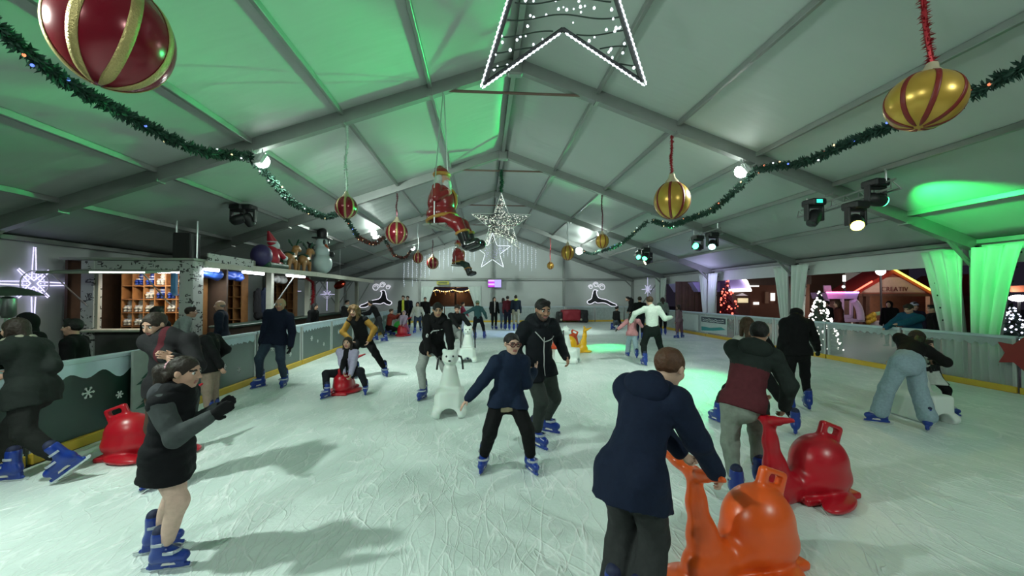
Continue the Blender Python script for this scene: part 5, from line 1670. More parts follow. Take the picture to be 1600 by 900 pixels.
# --- man behind him
man = person((845, 694), 1.80, 165, 'bearded man in a dark jacket with white piping skating behind the boy with glasses', dict(c=[(0.009, 0.011, 0.015), (0.07, 0.075, 0.08)], b=0.024, hem=0.045, fold=0.006, collar=0.03), dict(c=(0.038, 0.046, 0.042), b=0.018, end=0.14), ('beard', 'black'), 'tan',
    pelvis=(842, 577, 0.05), neck=(842, 507, -0.04), head=(848, 484, -0.12), hpitch=16, hyaw=-4, hands=((820, 568, -0.22), (884, 557, 0.05)), elb=((0.3, -0.6, -0.6), (-0.5, -0.6, -0.5)),
    feet=((838, 699, 145), (854, 676, 125)), hood=('down', (0.012, 0.014, 0.018)), curl=0.8)
M_PIPE = mat('white_piping', (0.55, 0.57, 0.57), 0.6)
H_ = 1.8
project(man, [(-0.015, y) for y in np.linspace(-0.05, 0.42, 14)], 'zip', M_PIPE, 0.006)
project(man, [(x, 0.36 + 0.03 * abs(x) / 0.2) for x in np.linspace(-0.19, -0.02, 8)], 'piping', M_PIPE, 0.006)
project(man, [(x, 0.36 + 0.12 * (x + 0.02) / 0.1) for x in np.linspace(-0.02, 0.09, 7)], 'piping', M_PIPE, 0.006)
# --- teen with the first bear
bear(ground(703, 644), 178, 'white bear skating aid pushed by the teenager in the black hoodie')
teen = person((672, 624), 1.76, 184, 'teenager in a black hoodie with a white tick leaning on a white bear aid', dict(c=BLACK, b=0.024, hem=0.035, fold=0.007), dict(c=(0.36, 0.37, 0.36), b=0.018, end=0.12), ('short', 'black'), 'olive',
    pelvis=(676, 540, 0.18), neck=(683, 505, 0.0), head=(684, 484, -0.10), hpitch=20, hyaw=-14, hands=((668, 570, -0.40), (707, 572, -0.36)), elb=((1.0, -0.4, -0.1), (-1.0, -0.4, -0.1)), feet=((661, 624, 200), (706, 622, 175)), hood=('down', BLACK), curl=1.0)
tick = [(-0.115, 0.245), (-0.122, 0.225), (-0.112, 0.205), (-0.085, 0.205), (-0.03, 0.225), (0.04, 0.255), (0.12, 0.292),
        (0.12, 0.296), (0.03, 0.272), (-0.04, 0.248), (-0.078, 0.238), (-0.092, 0.238), (-0.098, 0.245), (-0.102, 0.252)]
project(teen, [(-x, y + 0.13) for x, y in tick], 'white_tick', M_FLAKE, 0, closed=True)
for sg in (-1, 1): project(teen, [(sg * 0.035, y) for y in np.linspace(0.33, 0.42, 6)], 'hood_cord', cloth((0.10, 0.10, 0.10)), 0.004)
# --- second bear
bear(ground(731, 564), 180, 'white bear skating aid farther back, pushed by the youth in the grey and black jacket', 0.5)
person((721, 561), 1.72, 184, 'youth in a black jacket with a grey front pushing the farther white bear aid', dict(c=[BLACK, (0.19, 0.20, 0.20)], band=0.16, b=0.024, hem=0.02), dict(c=(0.25, 0.26, 0.25), b=0.016), ('short', 'dark'), 'fair',
    pelvis=(712, 520, 0.25), neck=(714, 485, 0.1), head=(715, 477, 0.04), hpitch=25, hands=((722, 520, -0.45), (742, 520, -0.4)), feet=((703, 564, 190), (730, 561, 170)))
bear(ground(884, 566), 120, 'white bear skating aid half hidden behind the bearded man')
# --- yellow and orange whales
whale(ground(898, 551), 262, 'yellow', 'yellow whale skating aid beyond the bearded man', 1.0)
whale(ground(882, 545), 95, 'redorange', 'orange red whale skating aid just behind the yellow one', 1.0)
# --- left middle
person((427, 604), 1.82, 176, 'tall man in a navy jacket and dark jeans standing by the bar side barrier', dict(c=(0.007, 0.010, 0.026), b=0.028, hem=0.06, fold=0.006, collar=0.03), dict(c=M_DENIMD, b=0.014, end=0.12), ('bald', 'grey'), 'tan', fat=1.05,
    head=(438, 478, -0.08), neck=(436, 494, -0.03), pelvis=(430, 535, 0), hpitch=8, hands=((406, 541, -0.05), (454, 540, -0.05)), feet=((406, 606, 205), (444, 605, 172)), glove=BLACK)
whale(ground(541, 611), 181, 'red', 'red whale skating aid with a seated girl in a lavender jacket', 0.8)
person((541, 618), 1.36, 182, 'girl in a lavender jacket seated on a red whale aid', dict(c=[(0.36, 0.32, 0.46), BLACK], split=0.034, b=0.026, hem=0.0), dict(c=(0.012, 0.013, 0.018), b=0.018), ('long', 'dark', 0.85), 'fair',
    seat=True, pelvis=(542, 584, 0.22), neck=(543, 553, 0.18), head=(543, 533, 0.14), hpitch=2, hands=((538, 586, -0.10), (548, 586, -0.10)), feet=((510, 622, 200), (571, 616, 165)), knees=((0.9, 0.8, 0.5), (-0.9, 0.8, 0.5)), curl=1.0)
person((575, 590), 1.72, 186, 'woman with curly hair and mustard sleeves pushing the girl on the red whale', dict(c=BLACK, b=0.02, hem=0.02, sleeve=(0.30, 0.16, 0.03), name='gilet'), dict(c=BLACK, b=0.018), ('curly', 'curl', 1.0), 'fair',
    pelvis=(567, 532, 0.2), neck=(559, 502, 0.0), head=(553, 486, -0.08), hpitch=10, hands=((547, 530, -0.10), (577, 531, -0.05)), elb=((1.2, -0.3, 0.1), (-1.2, -0.3, 0.1)), feet=((556, 590, 190), (601, 588, 148)))
person((330, 652), 1.32, 265, 'child with long dark hair in a black jacket by the left barrier', dict(c=BLACK, b=0.026, hem=0.06), dict(c=(0.26, 0.19, 0.15), b=0.022), ('long', 'dark', 1.1), 'fair', head=(319, 533, 0.0), hpitch=25, hands=((338, 560, 0.2), (350, 582, -0.1)), hyaw=-20)
person((262, 757), 1.66, 172, 'smiling woman in a dark jacket and burgundy scarf behind the girl in the gilet', dict(c=[(0.016, 0.015, 0.017), (0.075, 0.010, 0.016)], split=0.016, b=0.026, hem=0.06), dict(c=(0.06, 0.035, 0.025), b=0.014), ('bun', 'dark'), 'fair',
    head=(245, 510, -0.05), hpitch=22, hyaw=18, hands=((262, 560, -0.32), (272, 560, -0.30)))
person((60, 748), 1.66, 268, 'long haired skater in a dark green jacket leaving the picture on the left', dict(c=(0.014, 0.018, 0.016), b=0.036, hem=0.09, fold=0.008), dict(c=(0.011, 0.012, 0.011), b=0.026), ('long', 'dark', 1.5), 'fair',
    head=(24, 515, 0), neck=(40, 560, 0), pelvis=(52, 632, 0), hands=((20, 585, -0.1), (5, 560, 0.2)), feet=((15, 752, 262), (92, 742, 240, 0.09, -38)), scarf=(0.3, 0.28, 0.22))
# --- far left of the rink and middle distance
person((592, 533), 1.68, 262, 'person in black leaning on the barrier below the left neon reindeer', dict(c=BLACK, b=0.024), dict(c=(0.025, 0.026, 0.03), b=0.012), ('short', 'black'), pelvis=(592, 497, 0), neck=(582, 477, 0), head=(577, 472, 0), feet=((587, 532, 262), (602, 534, 250)), hands=((566, 490, 0.1), (568, 492, -0.1)))
person((610, 525), 1.66, 95, 'person in a red jumper bending towards a green whale aid', dict(c=(0.20, 0.028, 0.018), b=0.024), dict(c=BLACK, b=0.012), ('short', 'brown'), pelvis=(607, 497, 0), neck=(613, 480, 0), head=(614, 473, 0), feet=((612, 524, 95), (604, 522, 95)), hands=((622, 492, 0), (624, 492, 0.2)))
whale(ground(617, 518.5), 85, 'green', 'green whale skating aid beside the person in the red jumper')
person((630, 517), 1.74, 178, 'marshal in a yellow vest left of the seated child in lilac', dict(c=[BLACK, (0.55, 0.58, 0.06)], split=0.035, b=0.026), dict(c=BLACK, b=0.014), ('short', 'black'))
person((637, 514), 1.72, 178, 'person in dark blue behind the marshal in the yellow vest', dict(c=(0.008, 0.010, 0.02), b=0.026), dict(c=BLACK, b=0.014), ('short', 'black'))
whale(ground(630, 524.5), 182, 'red', 'red whale skating aid far away under the small child in lilac')
person((631, 526), 1.22, 180, 'small child in a lilac jacket seated on the far red whale aid', dict(c=(0.36, 0.28, 0.38), b=0.022), dict(c=(0.35, 0.10, 0.17), b=0.018), ('long', 'brown', 0.8), hood=('up', (0.42, 0.32, 0.42)), seat=True, pelvis=(631, 507, 0.1), neck=(631, 493, 0), head=(631, 487, 0), hands=((626, 508, -0.25), (630, 509, -0.25)), feet=((622, 524, 190), (639, 524, 170)), knees=((0.7, 0.8, 0.5), (-0.7, 0.8, 0.5)))
person((651, 520), 1.62, 178, 'girl in a short white jacket with long dark hair near the far exit', dict(c=(0.50, 0.50, 0.44), b=0.024, hem=0.0), dict(c=M_DENIMD, b=0.012), ('long', 'dark', 1.1), hands=((642, 494, 0), (662, 494, 0)), feet=((648, 521, 195), (657, 518, 170)))
person((664, 516), 1.66, 170, 'dark dressed person right of the girl in the white jacket', dict(c=BLACK, b=0.026), dict(c=BLACK, b=0.014), ('short', 'dark'))
person((747, 530), 1.68, -8, 'person in a teal jacket gliding away with one arm stretched left', dict(c=(0.035, 0.09, 0.10), b=0.024), dict(c=(0.008, 0.009, 0.012), b=0.012), ('short', 'curl'), cap=(0.14, 0.22, 0.16), pelvis=(747, 499, 0), neck=(746, 481, 0.1), head=(746, 475, 0.12), hands=((760, 497, 0.1), (722, 492, 0.1)), feet=((757, 529, 20), (742, 531, -15)))
person((722, 519), 1.4, 100, 'child in a dark red jacket reaching to the person in teal', dict(c=(0.16, 0.015, 0.03), b=0.022), dict(c=(0.4, 0.4, 0.4), b=0.014), ('short', 'dark'), hands=((733, 495, 0), (733, 496, 0.2)))
person((772, 515), 1.66, 165, 'woman in black with long hair, leftmost of the four standing before the far wall', dict(c=[BLACK, (0.45, 0.42, 0.40)], split=0.018, b=0.024), dict(c=BLACK, b=0.012), ('long', 'black', 1.0))
person((786, 515), 1.62, 20, 'person in a grey top and jeans between the woman in black and the maroon jacket', dict(c=(0.15, 0.17, 0.19), b=0.02), dict(c=M_DENIM, b=0.012), ('long', 'dark', 0.6))
person((793, 516), 1.72, 10, 'person in a maroon jacket in the far group of four', dict(c=(0.11, 0.014, 0.022), b=0.026), dict(c=(0.012, 0.013, 0.024), b=0.014), ('short', 'black'))
person((806, 517), 1.76, 8, 'marshal in khaki trousers with a yellow stripe on the back, rightmost of the four', dict(c=[(0.010, 0.016, 0.026), (0.5, 0.55, 0.08)], b=0.026), dict(c=(0.24, 0.22, 0.15), b=0.016), ('short', 'black'), scarf=(0.5, 0.56, 0.08))
# --- right middle
person((1020, 569), 1.78, 4, 'person in a white sweater and black trousers seen from behind with both arms out', dict(c=(0.62, 0.68, 0.62), b=0.022, hem=0.02, name='sweater'), dict(c=(0.006, 0.010, 0.009), b=0.02), ('short', 'brown'), 'fair', neck=(1018, 480, 0), pelvis=(1019, 525, 0), head=(1015, 470, 0.05), hpitch=12,
    hands=((1048, 496, 0.1), (986, 502, 0.1)), elb=((0.5, -0.3, -1), (-0.8, 0, -0.5)), feet=((1036, 568, 25), (1007, 571, -5)))
person((986, 560), 1.24, 2, 'small child in a pink jacket and flared jeans holding hands with the white sweater', dict(c=(0.50, 0.22, 0.24), b=0.028, hem=0.05), dict(c=M_DENIML, b=0.022, flare=0.02, end=0.08), ('long', 'dark', 0.5), hood=('down', (0.55, 0.35, 0.34)), head=(985, 493, 0), hands=((1003, 510, 0), (963, 516, 0.05)), feet=((995, 560, 20), (981, 557, -5)), glove=BLACK)
person((1000, 532), 1.7, 20, 'person in dark clothes almost hidden behind the pink jacket', dict(c=BLACK, b=0.026), dict(c=(0.01, 0.012, 0.02), b=0.014), ('short', 'dark'))
person((1061, 528), 1.36, -40, 'child in mauve standing by the market side barrier', dict(c=(0.20, 0.12, 0.15), b=0.024, hem=0.05), dict(c=(0.17, 0.09, 0.12), b=0.020), ('long', 'dark', 1.0), feet=((1066, 528, 60), (1058, 529, -60)))
person((963, 515), 1.76, 75, 'person in a black jacket and grey jeans left of the far couple', dict(c=BLACK, b=0.026), dict(c=(0.07, 0.085, 0.10), b=0.014), ('short', 'black'), feet=((969, 513, 80), (956, 517, 70)))
person((987, 517), 1.80, 275, 'person in a black jacket facing left, right one of the far couple', dict(c=BLACK, b=0.028), dict(c=BLACK, b=0.014), ('short', 'black'), head=(979, 467, 0))
person((1036, 524), 1.66, 15, 'woman in a grey green top behind the white sweater', dict(c=(0.16, 0.20, 0.18), b=0.02), dict(c=BLACK, b=0.012), ('long', 'dark', 0.5))
# --- behind the barriers
OUT = -0.03
def outside(x, y, H, face, label, top, legs, hair, **k):
    return person((x, y, OUT), H, face, label, top, legs, hair, skates=False, **k)
outside(-5.75, 4.95, 1.66, 95, 'woman in black with long black hair watching from behind the left barrier', dict(c=BLACK, b=0.032, hem=0.08), BLK, ('long', 'black', 1.2), hyaw=10)
outside(-5.70, 5.45, 1.62, 200, 'person in black with a dark hood next to the long haired woman in black', dict(c=BLACK, b=0.034, hem=0.08), BLK, ('short', 'black'), hood=('up', BLACK))
outside(-5.45, 5.75, 1.50, 250, 'shorter person in black, third in the dark group behind the left barrier', dict(c=BLACK, b=0.03, hem=0.06), BLK, ('short', 'black'))
outside(-5.6, 7.2, 1.66, 10, 'person in black seen from behind in front of the skate shelves', dict(c=BLACK, b=0.03, hem=0.06), BLK, ('short', 'black'))
outside(-6.5, 8.75, 1.70, 60, 'person in a pale blue jacket at the skate counter beside the printed post', dict(c=[(0.30, 0.34, 0.34), (0.05, 0.10, 0.17)], band=0.14, b=0.03), BLK, ('short', 'dark'), lean=(32, 0))
outside(-6.0, 9.6, 1.74, 250, 'balding man in a navy coat standing right of the printed post', dict(c=(0.012, 0.018, 0.034), b=0.03, hem=0.1), dict(c=(0.01, 0.01, 0.014), b=0.015), ('bald', 'grey'))
outside(-5.75, 13.6, 1.62, 100, 'woman with dark hair leaning at the far end of the bar', dict(c=BLACK, b=0.028), BLK, ('long', 'black', 0.7), lean=(18, 0))
outside(-5.7, 17.0, 1.66, 120, 'person with dark hair and a pale collar at the end of the bar', dict(c=(0.02, 0.02, 0.022), b=0.028), BLK, ('short', 'black'), scarf=(0.5, 0.5, 0.48))
outside(10.35, 8.85, 1.70, 262, 'person in a bright blue jacket leaning over the barrier behind the girl in wide jeans', dict(c=(0.012, 0.07, 0.13), b=0.04, hem=0.06, quilt=0.006, pitch=0.1), BLK, ('short', 'dark'), lean=(24, -6), hpitch=30, hands=((1384, 512, 0.0), (1374, 514, -0.35)))
outside(11.9, 10.2, 1.66, 200, 'person with a white cap standing behind the bright blue jacket', dict(c=(0.03, 0.025, 0.05), b=0.03), BLK, ('short', 'black'), cap=(0.5, 0.48, 0.6))
outside(11.8, 9.6, 1.60, 300, 'dark haired person left of the bright blue jacket', dict(c=BLACK, b=0.03), BLK, ('short', 'black'))
outside(12.6, 13.7, 1.66, 280, 'market visitor in dark clothes right of the red lit tree', dict(c=BLACK, b=0.03), BLK, ('short', 'dark'))
outside(12.0, 12.6, 1.68, 300, 'market visitor in a reddish coat left of the second curtain', dict(c=(0.06, 0.015, 0.012), b=0.03, hem=0.1), BLK, ('long', 'brown', 0.6))
outside(14.5, 13.2, 1.64, 250, 'dark market visitor in front of the small pink lit stall', dict(c=BLACK, b=0.036), BLK, ('short', 'black'), hood=('up', BLACK))
# ------------------------------------------------------------------ skate hire hut and bar on the left
def printed(name):
    m = mat(name, (0.50, 0.52, 0.50), 0.6, 0, 0.06, 3)
    nt = m.node_tree; b = nt.nodes['Principled BSDF']; L = nt.links
    tc = nt.nodes['Texture Coordinate']
    mp = nt.nodes.new('ShaderNodeMapping'); mp.inputs['Scale'].default_value = (6, 6, 9)
    L.new(tc.outputs['Object'], mp.inputs['Vector'])
    vo = nt.nodes.new('ShaderNodeTexVoronoi'); vo.distance = 'CHEBYCHEV'; vo.inputs['Scale'].default_value = 1.0
    L.new(mp.outputs['Vector'], vo.inputs['Vector'])
    nz = nt.nodes.new('ShaderNodeTexNoise'); nz.inputs['Scale'].default_value = 2.6; nz.inputs['Detail'].default_value = 2
    L.new(mp.outputs['Vector'], nz.inputs['Vector'])
    a = nt.nodes.new('ShaderNodeMath'); a.operation = 'LESS_THAN'; a.inputs[1].default_value = 0.36; L.new(vo.outputs['Distance'], a.inputs[0])
    c = nt.nodes.new('ShaderNodeMath'); c.operation = 'GREATER_THAN'; c.inputs[1].default_value = 0.52; L.new(nz.outputs['Fac'], c.inputs[0])
    d = nt.nodes.new('ShaderNodeMath'); d.operation = 'MULTIPLY'; L.new(a.outputs[0], d.inputs[0]); L.new(c.outputs[0], d.inputs[1])
    old = [l.from_socket for l in nt.links if l.to_socket == b.inputs['Base Color']][0]
    mx = nt.nodes.new('ShaderNodeMix'); mx.data_type = 'RGBA'
    L.new(d.outputs[0], mx.inputs['Factor']); L.new(old, mx.inputs['A']); mx.inputs['B'].default_value = (0.05, 0.05, 0.05, 1)
    L.new(mx.outputs['Result'], b.inputs['Base Color'])
    return m
M_PRINT = printed('doodle_printed_board')
M_WOOD = mat('pigeonhole_wood', (0.36, 0.16, 0.055), 0.55, 0, 0.35, 7, 0.1)
M_WOODD = mat('dark_hut_wood', (0.065, 0.035, 0.02), 0.65, 0, 0.35, 7, 0.15)
M_CREAM = mat('cream_post', (0.50, 0.50, 0.42), 0.5)
M_CANOPY = mat('canopy_board', (0.30, 0.33, 0.28), 0.55, 0, 0.12, 3)
M_TUBE = mat('fluorescent_tube', (0.9, 0.95, 1.0), 0.3, 0, 0, 5, 0, 22.0)
HX, HY = -6.55, 9.45       # front corner of the hut
o = thing('skate_hire_hut', (HX - 1.1, HY + 1.0, 0), 'skate hire hut clad in doodle printed boards with a lit front hatch', 'hut')
MB().box((HX - 0.14, HY + 0.16, 1.28), (0.30, 0.34, 2.62), None, 0.01).build('corner_post', M_PRINT, o)
MB().box((HX - 2.22, HY + 0.1, 1.28), (0.28, 0.2, 2.62), None, 0.01).build('side_post', M_PRINT, o)
MB().box((HX - 1.18, HY + 0.08, 2.47), (2.4, 0.12, 0.24), None, 0.01).build('fascia', M_PRINT, o)
MB().box((HX - 1.2, HY + 0.1, 0.5), (2.0, 0.1, 1.0), None, 0.01).build('front_wall', mat('hut_front_grey', (0.10, 0.10, 0.095), 0.7, 0, 0.3, 5), o)
MB().box((HX - 1.2, HY - 0.02, 1.03), (2.1, 0.4, 0.05), None, 0.01).build('counter', M_CREAM, o)
MB().box((HX - 2.05, HY + 0.06, 1.7), (0.06, 0.06, 1.35), None, 0.005).build('hatch_jamb', M_CREAM, o)
MB().box((HX - 2.75, HY + 0.7, 1.3), (0.06, 1.2, 2.6)).box((HX - 1.4, HY + 1.25, 1.3), (2.75, 0.06, 2.6)).build('inner_wall', M_WOODD, o)
MB().box((HX - 1.35, HY + 0.62, 2.62), (2.8, 1.35, 0.05)).build('roof', M_CANOPY, o)
MB().box((HX - 1.05, HY + 0.24, 2.34), (1.3, 0.05, 0.04), None, 0.01).build('tube_lamp', M_TUBE, o)
MB().box((HX - 0.38, HY + 0.0, 2.05), (0.02, 0.14, 0.5)).box((HX - 0.40, HY - 0.02, 2.08), (0.10, 0.015, 0.46)).build('blue_notice', mat('blue_notice', (0.10, 0.30, 0.55), 0.5), o)
# flap of the hatch, held up by struts
fo = o
a = np.array([HX - 2.35, HY + 0.02, 2.34]); bq = np.array([HX - 0.32, HY + 0.02, 2.34])
d = np.array([0, -0.93, -0.10])
V = [a, bq, bq + d, a + d]
up_ = np.array([0, 0.02, 0.05])
MB().add(V + [v + up_ for v in V], [(0, 1, 2, 3), (7, 6, 5, 4), (0, 4, 5, 1), (1, 5, 6, 2), (2, 6, 7, 3), (3, 7, 4, 0)]).build('hatch_flap', M_CANOPY, fo)
for x in (HX - 2.2, HX - 0.45):
    MB().tube([(x, HY - 0.75, 2.25), (x, HY + 0.02, 1.55)], 0.014, 8).build('strut', M_STEEL, fo)
MB().bar(a + d * 0.98 + np.array([1.0, 0, 0.03]), bq + d * 0.98 + np.array([0, 0, 0.03]), 0.03, 0.03).build('lamp_strip', mat('strip_led', (0.9, 1, 0.92), 0.3, 0, 0, 5, 0, 4.0), fo)

M_SKWH = mat('white_boot_leather', (0.55, 0.52, 0.46), 0.45)
wm = {}
def shelf_skate(parent_shelf, p, yaw, white, label):
    s0 = SKM[0][1]
    root = None
    for nm, me, par in SKM:
        if white and nm == 'skate':
            if 'w' not in wm:
                wm['w'] = me.copy(); wm['w'].materials.clear(); wm['w'].materials.append(M_SKWH)
            me = wm['w']
        ob = bpy.data.objects.new('ice_skate' if par is None else nm, me); COL.objects.link(ob)
        if par is None:
            ob.location = tuple(p); ob.rotation_euler = (0, 0, yaw); root = ob; ORIGIN[ob] = np.array(p)
            tag(ob, label, 'skate', 'rental skates in the pigeonholes')
        else: ob.parent = root
def pigeonholes(x0, x1, y, z0, nx, nz, cw, ch, label, face):
    o = thing('pigeonhole_shelf', ((x0 + x1) / 2, y, 0), label, 'shelf', 'pigeonhole shelves for skates')
    w = cw * nx
    ax = np.array([1.0, 0, 0]) if face == 'y' else np.array([0, 1.0, 0]); dp = np.array([0, 1.0, 0]) if face == 'y' else np.array([-1.0, 0, 0])
    p0 = np.array([x0, y, z0])
    R = np.array([ax, dp, [0, 0, 1]]).T
    for k in range(nz + 1):
        MB().box(p0 + ax * w / 2 + dp * 0.17 + np.array([0, 0, ch * k]), (w, 0.34, 0.022), R).build('shelf_board', M_WOOD, o)
    for k in range(nx + 1):
        MB().box(p0 + ax * cw * k + dp * 0.17 + np.array([0, 0, ch * nz / 2]), (0.02, 0.33, ch * nz), R).build('divider', M_WOOD, o)
    MB().box(p0 + ax * w / 2 + dp * 0.345 + np.array([0, 0, ch * nz / 2]), (w, 0.012, ch * nz), R).build('back_board', M_WOODD, o)
    return p0, ax, dp
p0, ax, dp = pigeonholes(-8.72, -6.97, HY + 0.78, 0.085, 7, 7, 0.25, 0.325, 'wooden pigeonhole shelf with skates inside the skate hire hut', 'y')
for (i, k, wh) in ((0, 3, 1), (1, 4, 1), (2, 4, 1), (0, 4, 1), (2, 5, 1), (3, 5, 0), (3, 6, 1), (5, 5, 0), (4, 5, 0), (4, 4, 1), (1, 6, 0), (2, 6, 0), (5, 6, 1), (6, 5, 1), (1, 3, 1), (5, 4, 0)):
    for q in (0, 1):
        shelf_skate(None, p0 + ax * 0.25 * (i + 0.3 + 0.38 * q) + dp * 0.16 + np.array([0, 0, 0.325 * k + 0.012 + SK_ANK * 1.0]), PI, wh,
                    'white boot of a skate pair standing in a pigeonhole of the skate hire hut' if wh else 'blue plastic skate standing in a pigeonhole of the skate hire hut')
pigeonholes(-8.6, -7.2, 12.4, 0.4, 6, 6, 0.23, 0.34, 'wooden pigeonhole shelf behind the bar counter, left of the hanging coats', 'y')
pigeonholes(-8.2, -7.2, 15.6, 0.4, 5, 7, 0.2, 0.3, 'narrow pigeonhole shelf farther back behind the bar counter', 'y')
ORIG = None
# bar with canopy
o = thing('bar_canopy', (-6.9, 15.3, 0), 'long bar canopy with lit tubes under its edge, carrying the inflatable figures', 'canopy')
EDGE = [(-6.5, 9.75), (-5.72, 14.0), (-5.72, 21.1)]
MB().prism([(-8.3, 9.75)] + EDGE + [(-8.3, 21.1)], 0.08, (0, 0, 2.56), (1, 0, 0), (0, 1, 0)).build('roof_board', M_CANOPY, o)
MB().bar(EDGE[0] + (2.53,), EDGE[1] + (2.53,), 0.05, 0.15).bar(EDGE[1] + (2.53,), EDGE[2] + (2.53,), 0.05, 0.15).build('edge_board', M_CREAM, o)
MB().bar((-6.47, 9.8, 2.70), (-6.22, 11.2, 2.66), 0.03, 0.2).build('printed_board', M_PRINT, o)
for y in (12.6, 15.2, 18.2, 20.9):
    MB().box((-6.5, y, 1.25), (0.16, 0.16, 2.5), None, 0.01).build('post', M_CREAM, o)
    MB().tube([(-6.45, y + 0.1, 1.45), (-6.0, y + 0.5, 2.45)], 0.02, 6).build('gas_strut', M_ALU, o)
o2 = thing('bar_counter', (-6.4, 15.5, 0), 'dark green topped bar counter under the long canopy', 'counter')
MB().box((-6.35, 15.6, 1.04), (0.55, 11.0, 0.06), None, 0.012).build('top', mat('bar_top_green', (0.02, 0.05, 0.035), 0.4), o2)
MB().box((-6.45, 15.6, 0.5), (0.3, 11.0, 1.02)).build('front', M_WOODD, o2)
for (px, py, Y, ln) in ((330, -6.52, 10.0, 0.5), (397, -6.28, 11.3, 1.0), (463, -5.96, 13.05, 1.2)):
    c = (py, Y, 2.44)
    t = thing('tube_lamp', c, {330: 'short fluorescent tube nearest the printed post under the bar canopy', 397: 'middle fluorescent tube under the bar canopy', 463: 'farthest fluorescent tube under the bar canopy'}[px], 'lamp', 'fluorescent tubes under the canopy')
    MB().box((c[0], c[1], c[2] + 0.03), (0.12, ln, 0.05), None, 0.01).build('fitting', mat('lamp_fitting', (0.6, 0.6, 0.6), 0.5), t)
    MB().tube([(c[0] + 0.02, c[1] - ln / 2 + 0.03, c[2] - 0.02), (c[0] + 0.02, c[1] + ln / 2 - 0.03, c[2] - 0.02)], 0.04, 10).build('tube', M_TUBE, t, smooth=True)
    l = bpy.data.lights.new('tube_light', 'AREA'); l.shape = 'RECTANGLE'; l.size = 0.06; l.size_y = ln; l.energy = 9; l.color = (0.9, 0.97, 1)
    lo = bpy.data.objects.new('tube_light', l); COL.objects.link(lo); lo.location = (c[0] + 0.02, c[1], c[2] - 0.06)
l = bpy.data.lights.new('hatch_light', 'AREA'); l.shape = 'RECTANGLE'; l.size = 1.3; l.size_y = 0.05; l.energy = 22; l.color = (1.0, 0.86, 0.66)
lo = bpy.data.objects.new('hatch_light', l); COL.objects.link(lo); lo.location = (HX - 1.05, HY + 0.24, 2.30); lo.rotation_euler = (math.radians(35), 0, 0)
# coats and a bundle of blue bags
for k, (x, y) in enumerate(((-7.0, 12.9), (-6.95, 13.15))):
    s = SDF((x - 0.3, y - 0.4, 0.9), (x + 0.3, y + 0.4, 2.2), 0.014)
    s.cone((x, y, 1.95), (x, y, 1.2), 0.10, 0.17, 0.03, (np.array([1.0, 0, 0]), 0.6)); s.cone((x, y - 0.15, 1.9), (x + 0.02, y - 0.2, 1.3), 0.06, 0.05, 0.04); s.cone((x, y + 0.15, 1.9), (x + 0.02, y + 0.2, 1.3), 0.06, 0.05, 0.04)
    s.ripple(0.01, 30, k)
    c = s.build('hanging_coat', cloth((0.014, 0.02, 0.04) if k else (0.02, 0.02, 0.022)), None, (x, y, 1.2))
    tag(c, ['dark coat hanging behind the bar counter, nearer one', 'navy coat hanging behind the bar counter, farther one'][k], 'coat')
for k, (y, c_, lab) in enumerate(((10.3, (0.03, 0.09, 0.42), 'blue bundle hanging under the canopy, beside the printed post'), (11.2, (0.03, 0.08, 0.4), 'second blue bundle hanging under the canopy'), (13.6, (0.5, 0.5, 0.48), 'white crumpled cloth hanging under the canopy beside the blue bundles'))):
    s = SDF((-7.1, y - 0.5, 2.1), (-6.5, y + 0.5, 2.6), 0.014)
    s.ell((-6.75, y, 2.34), (0.10, 0.36, 0.12)); s.ell((-6.7, y + 0.16, 2.32), (0.12, 0.2, 0.13)); s.ripple(0.02, 22, k + 3)
    tag(s.build('hanging_bundle', mat('glossy_bundle%d' % k, c_, 0.3), None, (-6.75, y, 2.3)), lab, 'bundle')
ts = thing('tinsel_garland', (-6.35, 14.6, 2.2), 'red tinsel garland hanging from the canopy edge behind the man in navy', 'tinsel')
tinsel(ts, (-6.25, 13.9, 2.5), (-6.2, 14.9, 2.3), 0.09, T_RED, 'drape', 160); tinsel(ts, (-6.2, 14.9, 2.32), (-6.2, 14.95, 1.3), 0.10, T_RED, 'fall', 260)
# black speaker box between the struts, patio heater
c = at_d(292, 385, 9.6)
sp = thing('loudspeaker', c, 'black loudspeaker hung above the printed post', 'loudspeaker')
MB().box(c, (0.42, 0.35, 0.62), None, 0.02).build('cabinet', M_BLACK, sp)
MB().box(c + np.array([0, -0.18, 0]), (0.38, 0.015, 0.58), None, 0.01).build('grille', mat('speaker_grille', (0.02, 0.02, 0.02), 0.8, 0, 0.4, 90, 0.4), sp)
for sx in (-1, 1): MB().tube([c + np.array([sx * 0.24, 0, -0.32]), c + np.array([sx * 0.24, 0, 0.62])], 0.02, 8).build('hanger_tube', M_STEEL, sp)
hp = at_d(12, 462, 5.7)
ph = thing('patio_heater', (hp[0], hp[1], -0.03), 'patio heater with a dark dished hood at the left edge', 'heater')
z0 = hp[2]
MB().lathe((hp[0], hp[1], z0), [(0.36, 0.0), (0.34, 0.02), (0.22, 0.09), (0.05, 0.13), (0.01, 0.135)], 28).build('hood', mat('heater_hood', (0.12, 0.13, 0.12), 0.35, 0.7), ph, smooth=True)
MB().lathe((hp[0], hp[1], z0 - 0.32), [(0.05, 0.0), (0.09, 0.04), (0.09, 0.28), (0.05, 0.3)], 18).build('burner', M_STEEL, ph, smooth=True)
MB().tube([(hp[0], hp[1], 0.6), (hp[0], hp[1], z0)], 0.03, 10).build('pole', M_STEEL, ph, smooth=True)
MB().lathe((hp[0], hp[1], -0.03), [(0.24, 0), (0.24, 0.04), (0.2, 0.06), (0.2, 0.62), (0.04, 0.68)], 20).build('base', M_DARK, ph, smooth=True)
